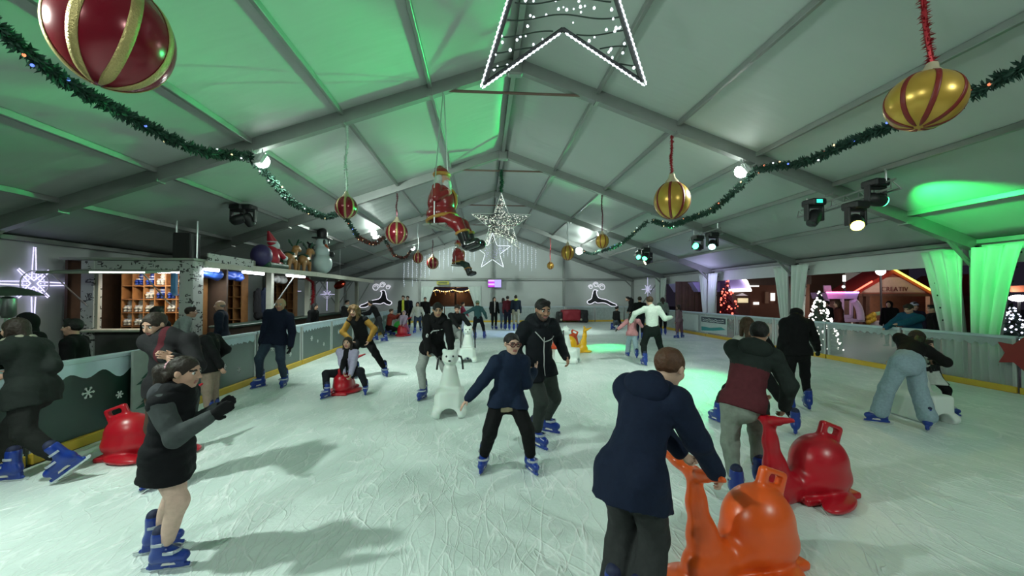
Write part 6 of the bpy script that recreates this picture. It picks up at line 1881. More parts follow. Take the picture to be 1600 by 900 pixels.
# lettered board behind the girl: stacked grey green planks with a dark tree
bo = thing('painted_board', (-4.66, 5.95, 0.5), 'painted grey board with dark green fir shapes on the left barrier', 'board')
MB().box((-4.66, 5.95, 0.53), (0.03, 0.62, 1.06), None, 0.004).build('board', mat('board_grey', (0.28, 0.32, 0.30), 0.6, 0, 0.2, 6), bo)
for z0_ in (0.28, 0.6):
    pl = [(-0.26, 0), (0.26, 0), (0.12, 0.07), (0.18, 0.07), (0.0, 0.2), (-0.18, 0.07), (-0.12, 0.07)]
    MB().prism(pl, 0.008, (-4.64, 5.95, z0_), (0, 1, 0), (0, 0, 1)).build('fir_shape', mat('fir_green', (0.012, 0.07, 0.05), 0.6), bo)

# ------------------------------------------------------------------ inflatables on the canopy
M_INFR = mat('inflatable_red', (0.42, 0.015, 0.035), 0.4, 0, 0.1, 5); M_INFW = mat('inflatable_white', (0.55, 0.66, 0.66), 0.4, 0, 0.05, 3)
M_INFB = mat('inflatable_brown', (0.34, 0.16, 0.05), 0.4, 0, 0.15, 5); M_INFP = mat('inflatable_purple', (0.035, 0.025, 0.10), 0.45); M_INFG = mat('inflatable_green', (0.012, 0.06, 0.03), 0.45)
M_INFY = mat('inflatable_yellow', (0.45, 0.38, 0.06), 0.4)
zt = 2.61
def inf(c, name, mats_parts, label, cat='inflatable', sc_=1.0):
    o = thing(name, c, label, cat)
    o.scale = (sc_, sc_, sc_)
    for nm, m, fn in mats_parts:
        s = SDF(np.array(c) + (-1.0, -1.3, -0.05), np.array(c) + (1.0, 1.3, 2.6), 0.02)
        fn(s, np.array(c, float))
        s.build(nm, m, o)
    return o
b = at_x(503, 432, -5.95); c = np.array([-5.95, b[1], zt])
sn = inf(c, 'inflatable_snowman', [
    ('body', M_INFW, lambda s, c: (s.ell(c + (0, 0, 0.52), (0.50, 0.50, 0.54)), s.ell(c + (0, 0, 1.15), (0.36, 0.36, 0.38), None, 0.05), s.ell(c + (0, 0, 1.62), (0.30, 0.30, 0.30), None, 0.05))),
    ('hat', M_BLACK, lambda s, c: (s.rbox(c + (0, 0, 1.86), (0.40, 0.40, 0.035), 0.03), s.cone(c + (0, 0, 1.88), c + (0, 0, 2.14), 0.24, 0.27, 0.02))),
    ('eye', M_BLACK, lambda s, c: s.ell(c + (0.20, -0.24, 1.64), (0.07, 0.06, 0.15))),
    ('eye', M_BLACK, lambda s, c: s.ell(c + (0.30, 0.06, 1.64), (0.05, 0.07, 0.15))),
    ('nose', mat('inflatable_carrot', (0.45, 0.10, 0.03), 0.4), lambda s, c: s.cone(c + (0.25, -0.15, 1.48), c + (0.42, -0.24, 1.30), 0.07, 0.03)),
    ('glove', M_BLACK, lambda s, c: (s.ell(c + (-0.48, -0.2, 1.42), (0.14, 0.14, 0.17)), s.cone(c + (-0.45, -0.2, 1.3), c + (-0.3, -0.1, 1.15), 0.06), s.cone(c + (-0.55, -0.2, 1.5), c + (-0.66, -0.2, 1.62), 0.05))),
    ('glove', M_BLACK, lambda s, c: (s.ell(c + (0.46, 0.15, 1.02), (0.12, 0.12, 0.15)), s.cone(c + (0.42, 0.12, 1.1), c + (0.28, 0.05, 1.2), 0.06)))],
    'inflatable snowman with a black top hat standing on the bar canopy', sc_=0.70)
b = at_x(423, 416, -6.3); c = np.array([-6.3, b[1], zt])
inf(c, 'inflatable_sleigh_rider', [
    ('suit', M_INFR, lambda s, c: (s.ell(c + (0, 0, 0.36), (0.30, 0.30, 0.34)), s.ell(c + (0, 0.02, 0.62), (0.24, 0.24, 0.22), None, 0.05), s.cone(c + (0.2, 0.12, 0.65), c + (0.26, 0.42, 0.45), 0.1, 0.09), s.cone(c + (0.08, 0.1, 0.18), c + (0.1, 0.5, 0.14), 0.15, 0.13))),
    ('beard', M_INFW, lambda s, c: (s.ell(c + (0.06, 0.12, 0.84), (0.18, 0.18, 0.2)), s.cone(c + (0.08, 0.2, 0.8), c + (0.1, 0.25, 0.62), 0.13, 0.06), s.ell(c + (0.28, 0.48, 0.42), (0.1, 0.1, 0.1)))),
    ('hat', M_INFR, lambda s, c: (s.cone(c + (0.02, 0.02, 1.0), c + (0.0, -0.18, 1.32), 0.17, 0.05))),
    ('hat_band', M_INFW, lambda s, c: s.ell(c + (0.02, 0.05, 0.98), (0.2, 0.2, 0.055))),
    ('sack', M_INFP, lambda s, c: s.ell(c + (-0.05, -0.52, 0.42), (0.34, 0.36, 0.40))),
    ('sleigh', M_INFG, lambda s, c: (s.rbox(c + (0, 0.65, 0.28), (0.25, 0.14, 0.25), 0.08), s.rbox(c + (0, 0.1, 0.1), (0.3, 0.7, 0.1), 0.08)))],
    'inflatable figure in a red suit with a purple sack on the bar canopy', sc_=0.8)
b = at_x(455, 420, -6.85)
for k, (dy, lab) in enumerate(((0.0, 'rear inflatable reindeer beside the red suited figure on the bar canopy'), (0.95, 'front inflatable reindeer right beside the snowman on the bar canopy'))):
    c = np.array([-6.2 + 0.1 * k, at_x(452 + 23 * k, 420, -6.2 + 0.1 * k)[1], zt])
    def body(s, c, k=k):
        s.ell(c + (0, 0, 0.5), (0.22, 0.38, 0.24))
        for sx in (-1, 1):
            for sy in (-1, 1): s.cone(c + (sx * 0.12, sy * 0.24, 0.4), c + (sx * 0.12, sy * 0.28, 0.06), 0.09, 0.06, 0.03)
        s.cone(c + (0, 0.3, 0.6), c + (0.03, 0.42, 0.86), 0.15, 0.12, 0.05)
        s.ell(c + (0.05, 0.5, 0.95), (0.15, 0.2, 0.15)); s.ell(c + (0.08, 0.66, 0.9), (0.1, 0.1, 0.09))
    def ant(s, c):
        for sx in (-1, 1):
            s.cone(c + (sx * 0.08, 0.42, 1.06), c + (sx * 0.2, 0.36, 1.3), 0.035); s.cone(c + (sx * 0.15, 0.38, 1.18), c + (sx * 0.26, 0.5, 1.24), 0.03)
    def har(s, c): s.cone(c + (-0.24, 0.05, 0.5), c + (0.24, 0.05, 0.5), 0.05); s.ell(c + (0, -0.06, 0.68), (0.24, 0.14, 0.09))
    def nose_(s, c): s.ell(c + (0.08, 0.75, 0.92), (0.045, 0.045, 0.045))
    inf(c, 'inflatable_reindeer', [('body', M_INFB, body), ('antlers', M_INFG, ant), ('harness', M_INFG, har), ('nose', M_BLACK, nose_)], lab, sc_=0.78)
cc = at_x(386, 414, -6.7)
s = SDF(cc - 0.5, cc + 0.5, 0.018); s.cone((cc[0], cc[1] - 0.3, zt + 0.07), (cc[0], cc[1] + 0.3, zt + 0.05), 0.06, 0.05); s.cone((cc[0], cc[1], zt + 0.06), (cc[0], cc[1] + 0.1, zt + 0.2), 0.06, 0.02)
tag(s.build('inflatable_star', M_INFY, None, cc), 'small yellow inflatable shape left of the sack on the bar canopy', 'inflatable')
rb = thing('guard_rail', (-6.4, at_x(418, 412, -6.4)[1], zt), 'small pale guard rail before the red suited inflatable', 'rail')
y0_, y1_ = at_x(398, 412, -6.4)[1], at_x(441, 415, -6.4)[1]
MB().tube([(-6.4, y0_, zt), (-6.4, y0_, zt + 0.22), (-6.4, y1_, zt + 0.22), (-6.4, y1_, zt)], 0.018, 8).build('rail', M_CREAM, rb, smooth=True)
for t in (0.33, 0.66): MB().tube([(-6.4, y0_ + (y1_ - y0_) * t, zt), (-6.4, y0_ + (y1_ - y0_) * t, zt + 0.22)], 0.014, 6).build('baluster', M_CREAM, rb)
fb = at_d(531, 445, 17.5)
fo = thing('foil_balloon', fb, 'shiny red and orange foil balloon below the end of the bar canopy', 'balloon')
s = SDF(fb - 0.4, fb + 0.4, 0.013); s.ell(fb, (0.26, 0.14, 0.17), np.array(Matrix.Rotation(0.5, 3, 'Y'))); s.ripple(0.008, 40, 2)
s.build('balloon', mat('red_foil', (0.55, 0.06, 0.03), 0.18, 0.85, 0.2, 6), fo)
MB().tube([fb + np.array([0, 0, 0.12]), (fb[0], fb[1], roof_z(fb[0]) - 0.05)], 0.006, 5).build('string', M_STEEL, fo)

# ------------------------------------------------------------------ far end: exit view, sign, screen, covered machine
M_MKT = mat('market_dark_wood', (0.07, 0.032, 0.018), 0.6, 0, 0.4, 5, 0.1)
st = thing('market_stall', (-2.2, 33, -0.06), 'brown market stall with garland lights seen through the far exit', 'stall')
MB().box((-2.2, 33.2, 1.0), (6.2, 0.2, 2.1)).build('back_wall', M_MKT, st)
MB().box((-2.2, 32.3, 2.5), (6.6, 1.9, 0.14), None, 0.02).build('roof', M_WOODD, st)
MB().box((-2.2, 31.5, 0.5), (5.8, 0.3, 1.1), None, 0.02).build('counter', M_MKT, st)
for x in (-5.0, -2.2, 0.6): MB().box((x, 31.5, 1.2), (0.14, 0.14, 2.5)).build('post', M_WOODD, st)
M_WARML = mat('warm_market_bulb', (1, 0.66, 0.25), 0.4, 0, 0, 5, 0, 7)
mb = MB()
for k in range(46):
    t = k / 45
    mb.ball((-4.9 + 5.6 * t, 31.3 + 0.2 * math.sin(k), 2.25 - 0.14 * abs(math.sin(t * 14))), 0.035, 6, 4)
e = mb.build('garland_lights', M_WARML, st, smooth=True); e['kind'] = 'stuff'
mb = MB()
for k in range(14): mb.tube([(-4.6 + 0.38 * k, 31.4, 2.2), (-4.5 + 0.38 * k, 31.35, 2.0 - 0.1 * (k % 3))], 0.035, 6)
e = mb.build('gold_ornaments', mat('gold_ornament', (0.6, 0.4, 0.1), 0.3, 0.7), st); e['kind'] = 'stuff'
def plight(loc, e, col, size=0.3):
    l = bpy.data.lights.new('stall_lamp', 'POINT'); l.energy = e; l.color = col; l.shadow_soft_size = size
    lo = bpy.data.objects.new('stall_lamp', l); COL.objects.link(lo); lo.location = loc
plight((-2.2, 32.2, 2.1), 45, (1, 0.6, 0.3))
p_ = at_y(692, 442, Y1 - 0.25)
sg = thing('exit_sign', p_, 'small yellow exit sign above the far opening', 'sign')
MB().box(p_, (0.85, 0.06, 0.24), None, 0.01).build('panel', mat('sign_yellow', (0.45, 0.42, 0.06), 0.5), sg)
MB().box(p_ + np.array([0, -0.035, 0]), (0.6, 0.01, 0.1), None, 0.003).build('dark_band', mat('sign_dark_green', (0.10, 0.13, 0.03), 0.5), sg)
p_ = at_y(773, 443, Y1 - 0.25)
sc = thing('led_screen', p_, 'small lavender and magenta led screen on the far gable', 'screen')
MB().box(p_, (0.95, 0.08, 0.58), None, 0.01).build('case', M_BLACK, sc)
MB().box(p_ + np.array([0.22, -0.045, 0.0]), (0.46, 0.012, 0.54)).build('lavender_half', mat('screen_lavender', (0.55, 0.42, 1.0), 0.4, 0, 0.05, 5, 0, 0.9), sc)
for k in range(4):
    MB().box(p_ + np.array([-0.24, -0.045, 0.2 - 0.13 * k]), (0.44, 0.012, 0.13)).build('stripe', mat('screen_magenta' if k % 2 else 'screen_pink', (0.6, 0.05, 0.8) if k % 2 else (0.9, 0.55, 1.0), 0.4, 0, 0.05, 5, 0, 0.9), sc)
p_ = ground(893, 503.5)
cm = thing('covered_machine', (p_[0], BY_F - 0.55, 0), 'low red and black covered machine before the far end boards', 'machine')
def bx3(nm, m, x0, x1, z1, zz=0.12):
    s = SDF((p_[0] + x0 - 0.2, BY_F - 1.2, 0), (p_[0] + x1 + 0.2, BY_F + 0.1, 1.3), 0.025)
    s.rbox((p_[0] + (x0 + x1) / 2, BY_F - 0.55, (z1 + zz) / 2), ((x1 - x0) / 2, 0.42, (z1 - zz) / 2), 0.12); s.ripple(0.02, 9, 4)
    s.build(nm, m, cm)
bx3('red_cover', mat('red_tarpaulin', (0.30, 0.015, 0.03), 0.5, 0, 0.15, 5), -0.72, 0.55, 0.86)
bx3('black_end', M_BLACK, -1.02, -0.66, 0.72, 0.02); bx3('black_end', M_BLACK, 0.5, 1.05, 0.84, 0.02)
for x in (-0.8, 0.55): MB().ball((p_[0] + x, BY_F - 0.95, 0.2), 0.08, 10, 7).build('lamp', mat('cream_lamp', (0.5, 0.46, 0.36), 0.4), cm, smooth=True)

# ------------------------------------------------------------------ the market outside on the right
M_PINKB = mat('pink_board', (0.62, 0.30, 0.22), 0.5, 0, 0.1, 4); M_REDB = mat('market_red', (0.40, 0.03, 0.02), 0.5); M_BROWN = mat('market_brown', (0.13, 0.065, 0.04), 0.6, 0, 0.3, 5, 0.1)
M_PURR = mat('purple_lit_roof', (0.36, 0.30, 0.62), 0.5, 0, 0.08, 2); M_WHT = mat('market_white', (0.62, 0.60, 0.62), 0.5)  # purple roof colour carries the violet light that falls on the huts
def string_lights(parent, pts, m, n, r, name='string_lights'):
    mb = MB(); L = [np.array(p, float) for p in pts]
    for i in range(len(L) - 1):
        for t in np.linspace(0, 1, n): mb.ball(L[i] + (L[i + 1] - L[i]) * t, r, 6, 4)
    o = mb.build(name, m, parent, smooth=True); o['kind'] = 'stuff'; return o
def rope(parent, pts, m, r, name='rope_light'):
    return MB().tube(pts, r, 8).build(name, m, parent, smooth=True)
M_YG = mat('yellow_green_led', (0.75, 0.85, 0.12), 0.4, 0, 0, 5, 0, 3.0); M_PKL = mat('pink_led', (1, 0.25, 0.55), 0.4, 0, 0, 5, 0, 4.5); M_RDL = mat('red_led', (1, 0.16, 0.10), 0.4, 0, 0, 5, 0, 3.0); M_WL = mat('white_string_led', (1, 0.97, 0.9), 0.4, 0, 0, 5, 0, 5.0)
# kiosk with the pink gable sign
Dk = 19.0
kc = at_d(1398, 470, Dk)
ax = np.array([math.cos(YAW), -math.sin(YAW), 0]); bk = FWD
kp = lambda px, py, dd=0: at_d(px, py, Dk + dd)
k_ = thing('craft_kiosk', (kc[0], kc[1], -0.06), 'wooden craft kiosk with a pink arched gable sign and yellow green rope light', 'kiosk')
def quad_prism(px_list, dd, depth_):
    P = [kp(x, y, dd) for x, y in px_list]
    V = P + [p + bk * depth_ for p in P]; n = len(P)
    return V, [tuple(range(n)), tuple(reversed(range(n, 2 * n)))] + [(i, n + i, n + (i + 1) % n, (i + 1) % n) for i in range(n)]
MB().add(*quad_prism([(1333, 459), (1397, 424), (1462, 459)], 0.0, 0.1)).build('gable', mat('gable_salmon', (0.42, 0.14, 0.09), 0.5), k_)
arc = [(1348, 457)] + [(1397 + 48 * math.cos(a), 457 - 24 * math.sin(a)) for a in np.linspace(PI * 0.98, 0.05, 14)] + [(1446, 457)]
MB().add(*quad_prism(arc, -0.06, 0.05)).build('arched_sign', mat('sign_cream_pink', (0.70, 0.48, 0.36), 0.5), k_)
for lets, yy, sz, xx in (('CREATIV', 451, 0.30, 1398), ):
    cu = bpy.data.curves.new('sign_lettering', 'FONT'); cu.body = lets; cu.size = sz; cu.extrude = 0.012; cu.align_x = 'CENTER'; cu.space_character = 1.1
    t = bpy.data.objects.new('sign_lettering', cu); COL.objects.link(t); t.parent = k_; p_ = kp(xx, yy + 4, -0.14)
    cu.materials.append(mat('sign_letters', (0.20, 0.05, 0.04), 0.5)); bpy.context.view_layer.update()
    me_ = bpy.data.meshes.new_from_object(t.evaluated_get(bpy.context.evaluated_depsgraph_get())); bpy.data.objects.remove(t)
    t = bpy.data.objects.new('sign_lettering', me_); COL.objects.link(t); t.parent = k_
    t.location = tuple(p_ - ORIGIN[k_]); t.rotation_euler = (PI / 2, 0, -YAW)
MB().add(*quad_prism([(1335, 459), (1460, 459), (1460, 463), (1335, 463)], -0.05, 0.3)).build('eave_beam', M_BROWN, k_)
for sgn, px in ((1, 1345), (1, 1356), (1, 1456)):
    MB().add(*quad_prism([(px - 3, 462), (px + 3, 462), (px + 3, 520), (px - 3, 520)], 0.0, 0.2)).build('post', M_BROWN, k_)
for pts in ([(1395, 421), (1330, 459), (1334, 463), (1397, 427)], [(1395, 421), (1464, 459), (1460, 463), (1397, 427)]):
    MB().add(*quad_prism(pts, -0.12, 1.6)).build('roof_slope', M_REDB, k_)
MB().add(*quad_prism([(1335, 462), (1462, 462), (1462, 520), (1335, 520)], 2.4, 0.1)).build('back_wall', M_BROWN, k_)
MB().add(*quad_prism([(1362, 490), (1388, 484), (1388, 489), (1362, 495)], 1.2, 0.1)).build('green_shelf', mat('kiosk_green', (0.10, 0.26, 0.16), 0.5), k_)
MB().add(*quad_prism([(1358, 502), (1400, 502), (1400, 520), (1358, 520)], 0.1, 0.5)).build('counter', M_WHT, k_)
string_lights(k_, [kp(1396, 420, -0.2), kp(1463, 458, -0.2)], M_YG, 46, 0.045)
string_lights(k_, [kp(1330, 459, -0.55), kp(1362, 440, -0.55)], M_RDL, 22, 0.04)
mb = MB()
for k in range(6): mb.ball(kp(1357 + (k % 3) * 4, 503 - k * 2.2, -0.1), (0.12, 0.1, 0.14), 8, 6)
e = mb.build('yellow_flowers', mat('yellow_flowers', (0.6, 0.42, 0.03), 0.5), k_, smooth=True); e['kind'] = 'stuff'
plight(tuple(kp(1397, 468, 0.8)), 60, (1, 0.75, 0.5)); plight(tuple(kp(1398, 440, -2.2)), 75, (1, 0.8, 0.75))
p_ = kp(1376, 424, -1.2)
fl_ = thing('street_floodlight', p_, 'glaring white outdoor floodlight over the craft kiosk', 'floodlight')
MB().ball(p_, 0.17, 16, 10).build('lamp', mat('outdoor_lamp', (1, 1, 1), 0.3, 0, 0, 5, 0, 40), fl_, smooth=True)
MB().tube([p_, (p_[0], p_[1], -0.06)], 0.04, 8).build('pole', M_DARK, fl_, smooth=True)
# second kiosk roof on the right with red lights
q2 = lambda px, py, dd=0: at_d(px, py, 21 + dd)
k2 = thing('red_kiosk', q2(1490, 480) * (1, 1, 0), 'dark kiosk with a red roof edge and a red panel right of the craft kiosk', 'kiosk')
def qp(fn, L, dd, dep):
    P = [fn(x, y, dd) for x, y in L]; V = P + [p + bk * dep for p in P]; n = len(P)
    return V, [tuple(range(n)), tuple(reversed(range(n, 2 * n)))] + [(i, n + i, n + (i + 1) % n, (i + 1) % n) for i in range(n)]
MB().add(*qp(q2, [(1462, 462), (1512, 428), (1560, 462)], 0, 2.4)).build('roof', mat('kiosk_dark_red', (0.14, 0.02, 0.018), 0.6), k2)
MB().add(*qp(q2, [(1456, 472), (1505, 472), (1505, 522), (1456, 522)], -1.4, 0.2)).build('red_panel', mat('vivid_red_panel', (0.55, 0.02, 0.015), 0.5), k2)
MB().add(*qp(q2, [(1466, 462), (1556, 462), (1556, 522), (1466, 522)], 0.4, 1.8)).build('wall', M_BROWN, k2)
string_lights(k2, [q2(1462, 461, -0.3), q2(1486, 444, -0.3)], M_RDL, 14, 0.05)
for ps in ((1456, 466), (1460, 460), (1463, 470)):
    MB().ball(q2(ps[0], ps[1], -0.6), (0.14, 0.12, 0.16), 8, 6).build('teddy_ornament', mat('cream_plush', (0.5, 0.4, 0.28), 0.8), k2, smooth=True)
plight(tuple(q2(1488, 490, -2.0)), 60, (1, 0.6, 0.5))
# pink lit stall with a white arch
q3 = lambda px, py, dd=0: at_d(px, py, 17 + dd)
s3 = thing('pink_lit_stall', q3(1315, 500) * (1, 1, 0), 'small stall with a pink and violet lit canopy and a white arch window', 'stall')
MB().add(*qp(q3, [(1291, 457), (1342, 457), (1339, 467), (1294, 467)], 0, 0.9)).build('canopy', mat('stall_canopy', (0.6, 0.42, 0.62), 0.5), s3)
string_lights(s3, [q3(1292, 457, -0.06), q3(1320, 457, -0.06)], M_PKL, 20, 0.035); string_lights(s3, [q3(1320, 457, -0.06), q3(1341, 457, -0.06)], mat('violet_led', (0.6, 0.4, 1.0), 0.4, 0, 0, 5, 0, 4.0), 15, 0.035, 'violet_lights')
MB().add(*qp(q3, [(1291, 467), (1296, 467), (1296, 505), (1291, 505)], 0.5, 0.1)).add(*qp(q3, [(1316, 467), (1319, 467), (1319, 500), (1316, 500)], 0, 0.1)).add(*qp(q3, [(1330, 470), (1333, 468), (1333, 500), (1330, 500)], 0, 0.1)).add(*qp(q3, [(1316, 492), (1333, 492), (1333, 497), (1316, 497)], 0, 0.1)).build('window_frame', M_WHT, s3)
MB().add(*qp(q3, [(1318, 497), (1350, 499), (1352, 503), (1318, 503)], -0.1, 0.6)).build('white_base', M_WHT, s3)
MB().tube([q3(1334 + 11 * math.sin(t * PI / 2) , 470 + 30 * t - 4 * math.sin(t * PI), -0.1) for t in np.linspace(0, 1, 10)], 0.13, 10).build('snow_arch', M_WHT, s3, smooth=True)
MB().add(*qp(q3, [(1294, 470), (1330, 470), (1330, 510), (1294, 510)], 0.9, 0.1)).build('back', M_BROWN, s3)
MB().add(*qp(q3, [(1287, 446), (1298, 446), (1300, 456), (1288, 456)], 0.2, 0.05)).build('roof_board', M_WHT, s3)
plight(tuple(q3(1318, 475, -1.2)), 26, (0.95, 0.55, 1.0)); plight(tuple(q3(1308, 466, -0.5)), 8, (1, 0.3, 0.7))
# building facades far behind
q4 = lambda px, py, dd=0: at_d(px, py, 34 + dd)
bd = thing('old_building', q4(1330, 440) * (1, 1, 0), 'dark brown building front with pale windows behind the market kiosks', 'building')
MB().add(*qp(q4, [(1262, 395), (1420, 395), (1420, 520), (1262, 520)], 0, 2)).build('facade', mat('facade_brown', (0.11, 0.065, 0.05), 0.7, 0, 0.3, 0.8), bd)
MB().add(*qp(q4, [(1322, 426), (1345, 426), (1345, 452), (1322, 452)], -0.15, 0.1)).build('window', mat('lit_grey_window', (0.30, 0.28, 0.26), 0.4, 0, 0.3, 2, 0, 0.16, (0.7, 0.65, 0.6)), bd)
MB().add(*qp(q4, [(1356, 424), (1370, 424), (1370, 450), (1356, 450)], -0.15, 0.1)).build('window', mat('lit_cream_window', (0.5, 0.46, 0.36), 0.4, 0, 0.2, 2, 0, 0.3, (0.8, 0.7, 0.5)), bd)
MB().add(*qp(q4, [(1346, 424), (1349, 424), (1349, 450), (1346, 450)], -0.1, 0.1)).build('window_jamb', M_WHT, bd)
plight(tuple(q4(1330, 470, -6)), 220, (1, 0.8, 0.6))
lp = thing('street_lamp', q3(1319, 440, 2) * (1, 1, 0), 'street lamp post with white globes left of the brown building windows', 'street lamp')
MB().tube([q3(1319, 430, 2), q3(1319, 440, 2)], 0.06, 8).build('lamp_shade', mat('lamp_globe', (0.9, 0.9, 0.85), 0.4, 0, 0, 5, 0, 2.5), lp, smooth=True)
MB().ball(q3(1318, 448, 2), 0.07, 10, 6).build('globe', mat('lamp_globe', (0.9, 0.9, 0.85)), lp, smooth=True)
MB().tube([q3(1319, 441, 2), q3(1320, 455, 2), (q3(1320, 455, 2)[0], q3(1320, 455, 2)[1], -0.06)], 0.05, 8).build('post', M_DARK, lp, smooth=True)
# trees
M_TREE = mat('tree_needles', (0.012, 0.035, 0.02), 0.7, 0, 0.4, 20)
def xmas_tree(base, h, r, lm, n, label, lr=0.03, dark=M_TREE):
    base = np.array(base, float)
    o = thing('christmas_tree', base, label, 'tree')
    mb = MB()
    for k in range(420):
        t = random.random() ** 0.7; a = random.random() * 2 * PI
        rr_ = r * t; zz = base[2] + h * (1 - t) * 0.96 + 0.1
        d = np.array([math.cos(a), math.sin(a), -0.35]); c = np.array([base[0], base[1], zz]) + d * rr_ * 0.55
        e = c + d * max(rr_ * 0.5, 0.1); s_ = np.cross(d, [0, 0, 1]) * 0.06 * (0.5 + t)
        mb.add([c - s_, c + s_, e, c + np.array([0, 0, 0.05])], [(0, 1, 2), (1, 3, 2), (3, 0, 2), (0, 3, 1)])
    mb.build('branches', dark, o)
    MB().tube([base, base + np.array([0, 0, h * 0.9])], 0.05, 8).build('trunk', M_WOODD, o)
    mb = MB()
    for k in range(n):
        t = random.random() ** 0.7; a = random.random() * 2 * PI
        mb.ball(base + np.array([math.cos(a) * r * t, math.sin(a) * r * t, 0.12 + h * (1 - t) * 0.96]), lr * random.uniform(0.6, 1.4), 5, 4)
    e = mb.build('lights', lm, o); e['kind'] = 'stuff'
    return o
p_ = at_d(1281, 510, 13.0); xmas_tree((p_[0], p_[1], -0.06), 2.0, 0.62, M_WL, 190, 'slim tree covered in white lights behind the woman in black', 0.026)
p_ = at_d(1583, 520, 10.8); xmas_tree((p_[0], p_[1], -0.06), 1.6, 0.55, mat('blue_white_led', (0.75, 0.8, 1), 0.4, 0, 0, 5, 0, 5), 150, 'bushy tree with blue white lights at the right edge', 0.02)
p_ = at_d(1137, 500, 22.0); xmas_tree((p_[0], p_[1], -0.06), 2.9, 0.85, M_RDL, 60, 'dark red tree with red lights beside the second curtain', 0.05, mat('tree_dark_red', (0.12, 0.012, 0.02), 0.6, 0, 0.4, 20))
p_ = at_d(1592, 466, 14); 
hl = thing('market_lamp', p_, 'glaring white lamp at the right edge above the lit bushy tree', 'lamp')
MB().ball(p_, (0.32, 0.2, 0.11), 14, 8).build('lamp', mat('outdoor_lamp', (1, 1, 1)), hl, smooth=True)
MB().tube([p_, (p_[0], p_[1], -0.06)], 0.035, 8).build('post', M_DARK, hl, smooth=True)
MB().add(*qp(lambda px, py, dd=0: at_d(px, py, 14 + dd), [(1580, 447), (1615, 445), (1615, 456), (1584, 456)], 0.2, 0.5)).build('shade', mat('terracotta_shade', (0.5, 0.14, 0.07), 0.5, 0, 0.1, 4), hl)
# fence, hut with a purple lit roof and the lit hut between the curtains
q5 = lambda px, py, dd=0: at_d(px, py, 20 + dd)
fe = thing('timber_fence', q5(1086, 500) * (1, 1, 0), 'dark brown timber fence seen through the third open bay', 'fence')
for k in range(13):
    x0 = 1056 + 5 * k
    MB().add(*qp(q5, [(x0, 440), (x0 + 4.6, 440), (x0 + 4.6, 520), (x0, 520)], 0.05 * (k % 2), 0.06)).build('plank', M_MKT, fe)
h5 = thing('violet_lit_hut', q5(1095, 446, 3) * (1, 1, 0), 'hut roof glowing violet above the timber fence', 'hut')
MB().add(*qp(q5, [(1082, 441), (1125, 441), (1125, 456), (1092, 456)], -0.5, 3)).build('roof', M_PURR, h5)
MB().add(*qp(q5, [(1092, 456), (1125, 456), (1125, 520), (1092, 520)], 0.3, 2)).build('wall', M_MKT, h5)
plight(tuple(q5(1096, 436, -2.0)), 40, (0.6, 0.5, 1.0))
q6 = lambda px, py, dd=0: at_d(px, py, 23 + dd)
h6 = thing('snow_edged_hut', q6(1160, 470) * (1, 1, 0), 'hut with a violet lit roof and a bright white edge right of the second curtain', 'hut')
MB().add(*qp(q6, [(1132, 436), (1162, 435), (1172, 453), (1134, 453)], 0, 2)).build('roof', M_PURR, h6)
MB().tube([q6(1161, 435, -0.1), q6(1166, 440, -0.1), q6(1173, 453, -0.1), q6(1137, 454, -0.1)], 0.09, 8).build('white_edge', M_WL, h6, smooth=True)
MB().add(*qp(q6, [(1136, 455), (1172, 455), (1172, 520), (1136, 520)], 0.4, 1.6)).build('wall', M_MKT, h6)
MB().add(*qp(q6, [(1154, 466), (1169, 466), (1169, 473), (1154, 473)], 0.25, 0.1)).build('lit_hatch', mat('lit_hatch', (0.8, 0.7, 0.4), 0.4, 0, 0.2, 3, 0, 0.9), h6)
MB().add(*qp(q6, [(1152, 462), (1160, 458), (1169, 462)], 0.2, 0.4)).build('hatch_roof', M_WHT, h6)
plight(tuple(q6(1150, 430, -2.0)), 60, (0.65, 0.55, 1.0))
q7 = lambda px, py, dd=0: at_d(px, py, 30 + dd)
h7 = thing('market_hall', q7(1200, 470) * (1, 1, 0), 'reddish brown market hall with bright windows behind the visitors', 'building')
MB().add(*qp(q7, [(1164, 442), (1265, 440), (1265, 520), (1164, 520)], 0, 2)).build('wall', mat('hall_red_brown', (0.13, 0.055, 0.04), 0.7, 0, 0.3, 1), h7)
MB().add(*qp(q7, [(1160, 432), (1268, 430), (1268, 444), (1160, 446)], -1.0, 3)).build('roof', mat('hall_roof', (0.07, 0.06, 0.06), 0.7), h7)
for (a_, b_, c_, d_) in ((1172, 446, 1186, 448), (1205, 458, 1211, 470), (1222, 446, 1228, 449), (1178, 472, 1186, 476), (1196, 456, 1201, 474), (1216, 458, 1228, 474)):
    br = (a_ in (1172, 1205, 1222, 1178))
    MB().add(*qp(q7, [(a_, b_), (c_, b_), (c_, d_), (a_, d_)], -1.1 if d_ < 450 else -0.1, 0.08)).build('window', mat('bright_window' if br else 'dim_window', (0.9, 0.88, 0.8) if br else (0.25, 0.16, 0.12), 0.4, 0, 0.1, 3, 0, 2.0 if br else 0.12), h7)
plight(tuple(q7(1200, 470, -4)), 120, (1, 0.7, 0.5))
# red star on the right barrier, at the edge
c = at_x(1590, 553, BX_R - 0.05)
poly = []
for k in range(10):
    a = PI / 2 + k * PI / 5 + 0.3; r = 0.33 if k % 2 == 0 else 0.17
    poly.append((r * math.cos(a), r * math.sin(a)))
tag(MB().prism(poly, 0.03, c, (0, 1, 0), (0, 0, 1)).build('red_star', mat('flat_red', (0.30, 0.02, 0.02), 0.5), None, origin=c), 'dark red star fixed to the clear barrier at the right edge', 'star')
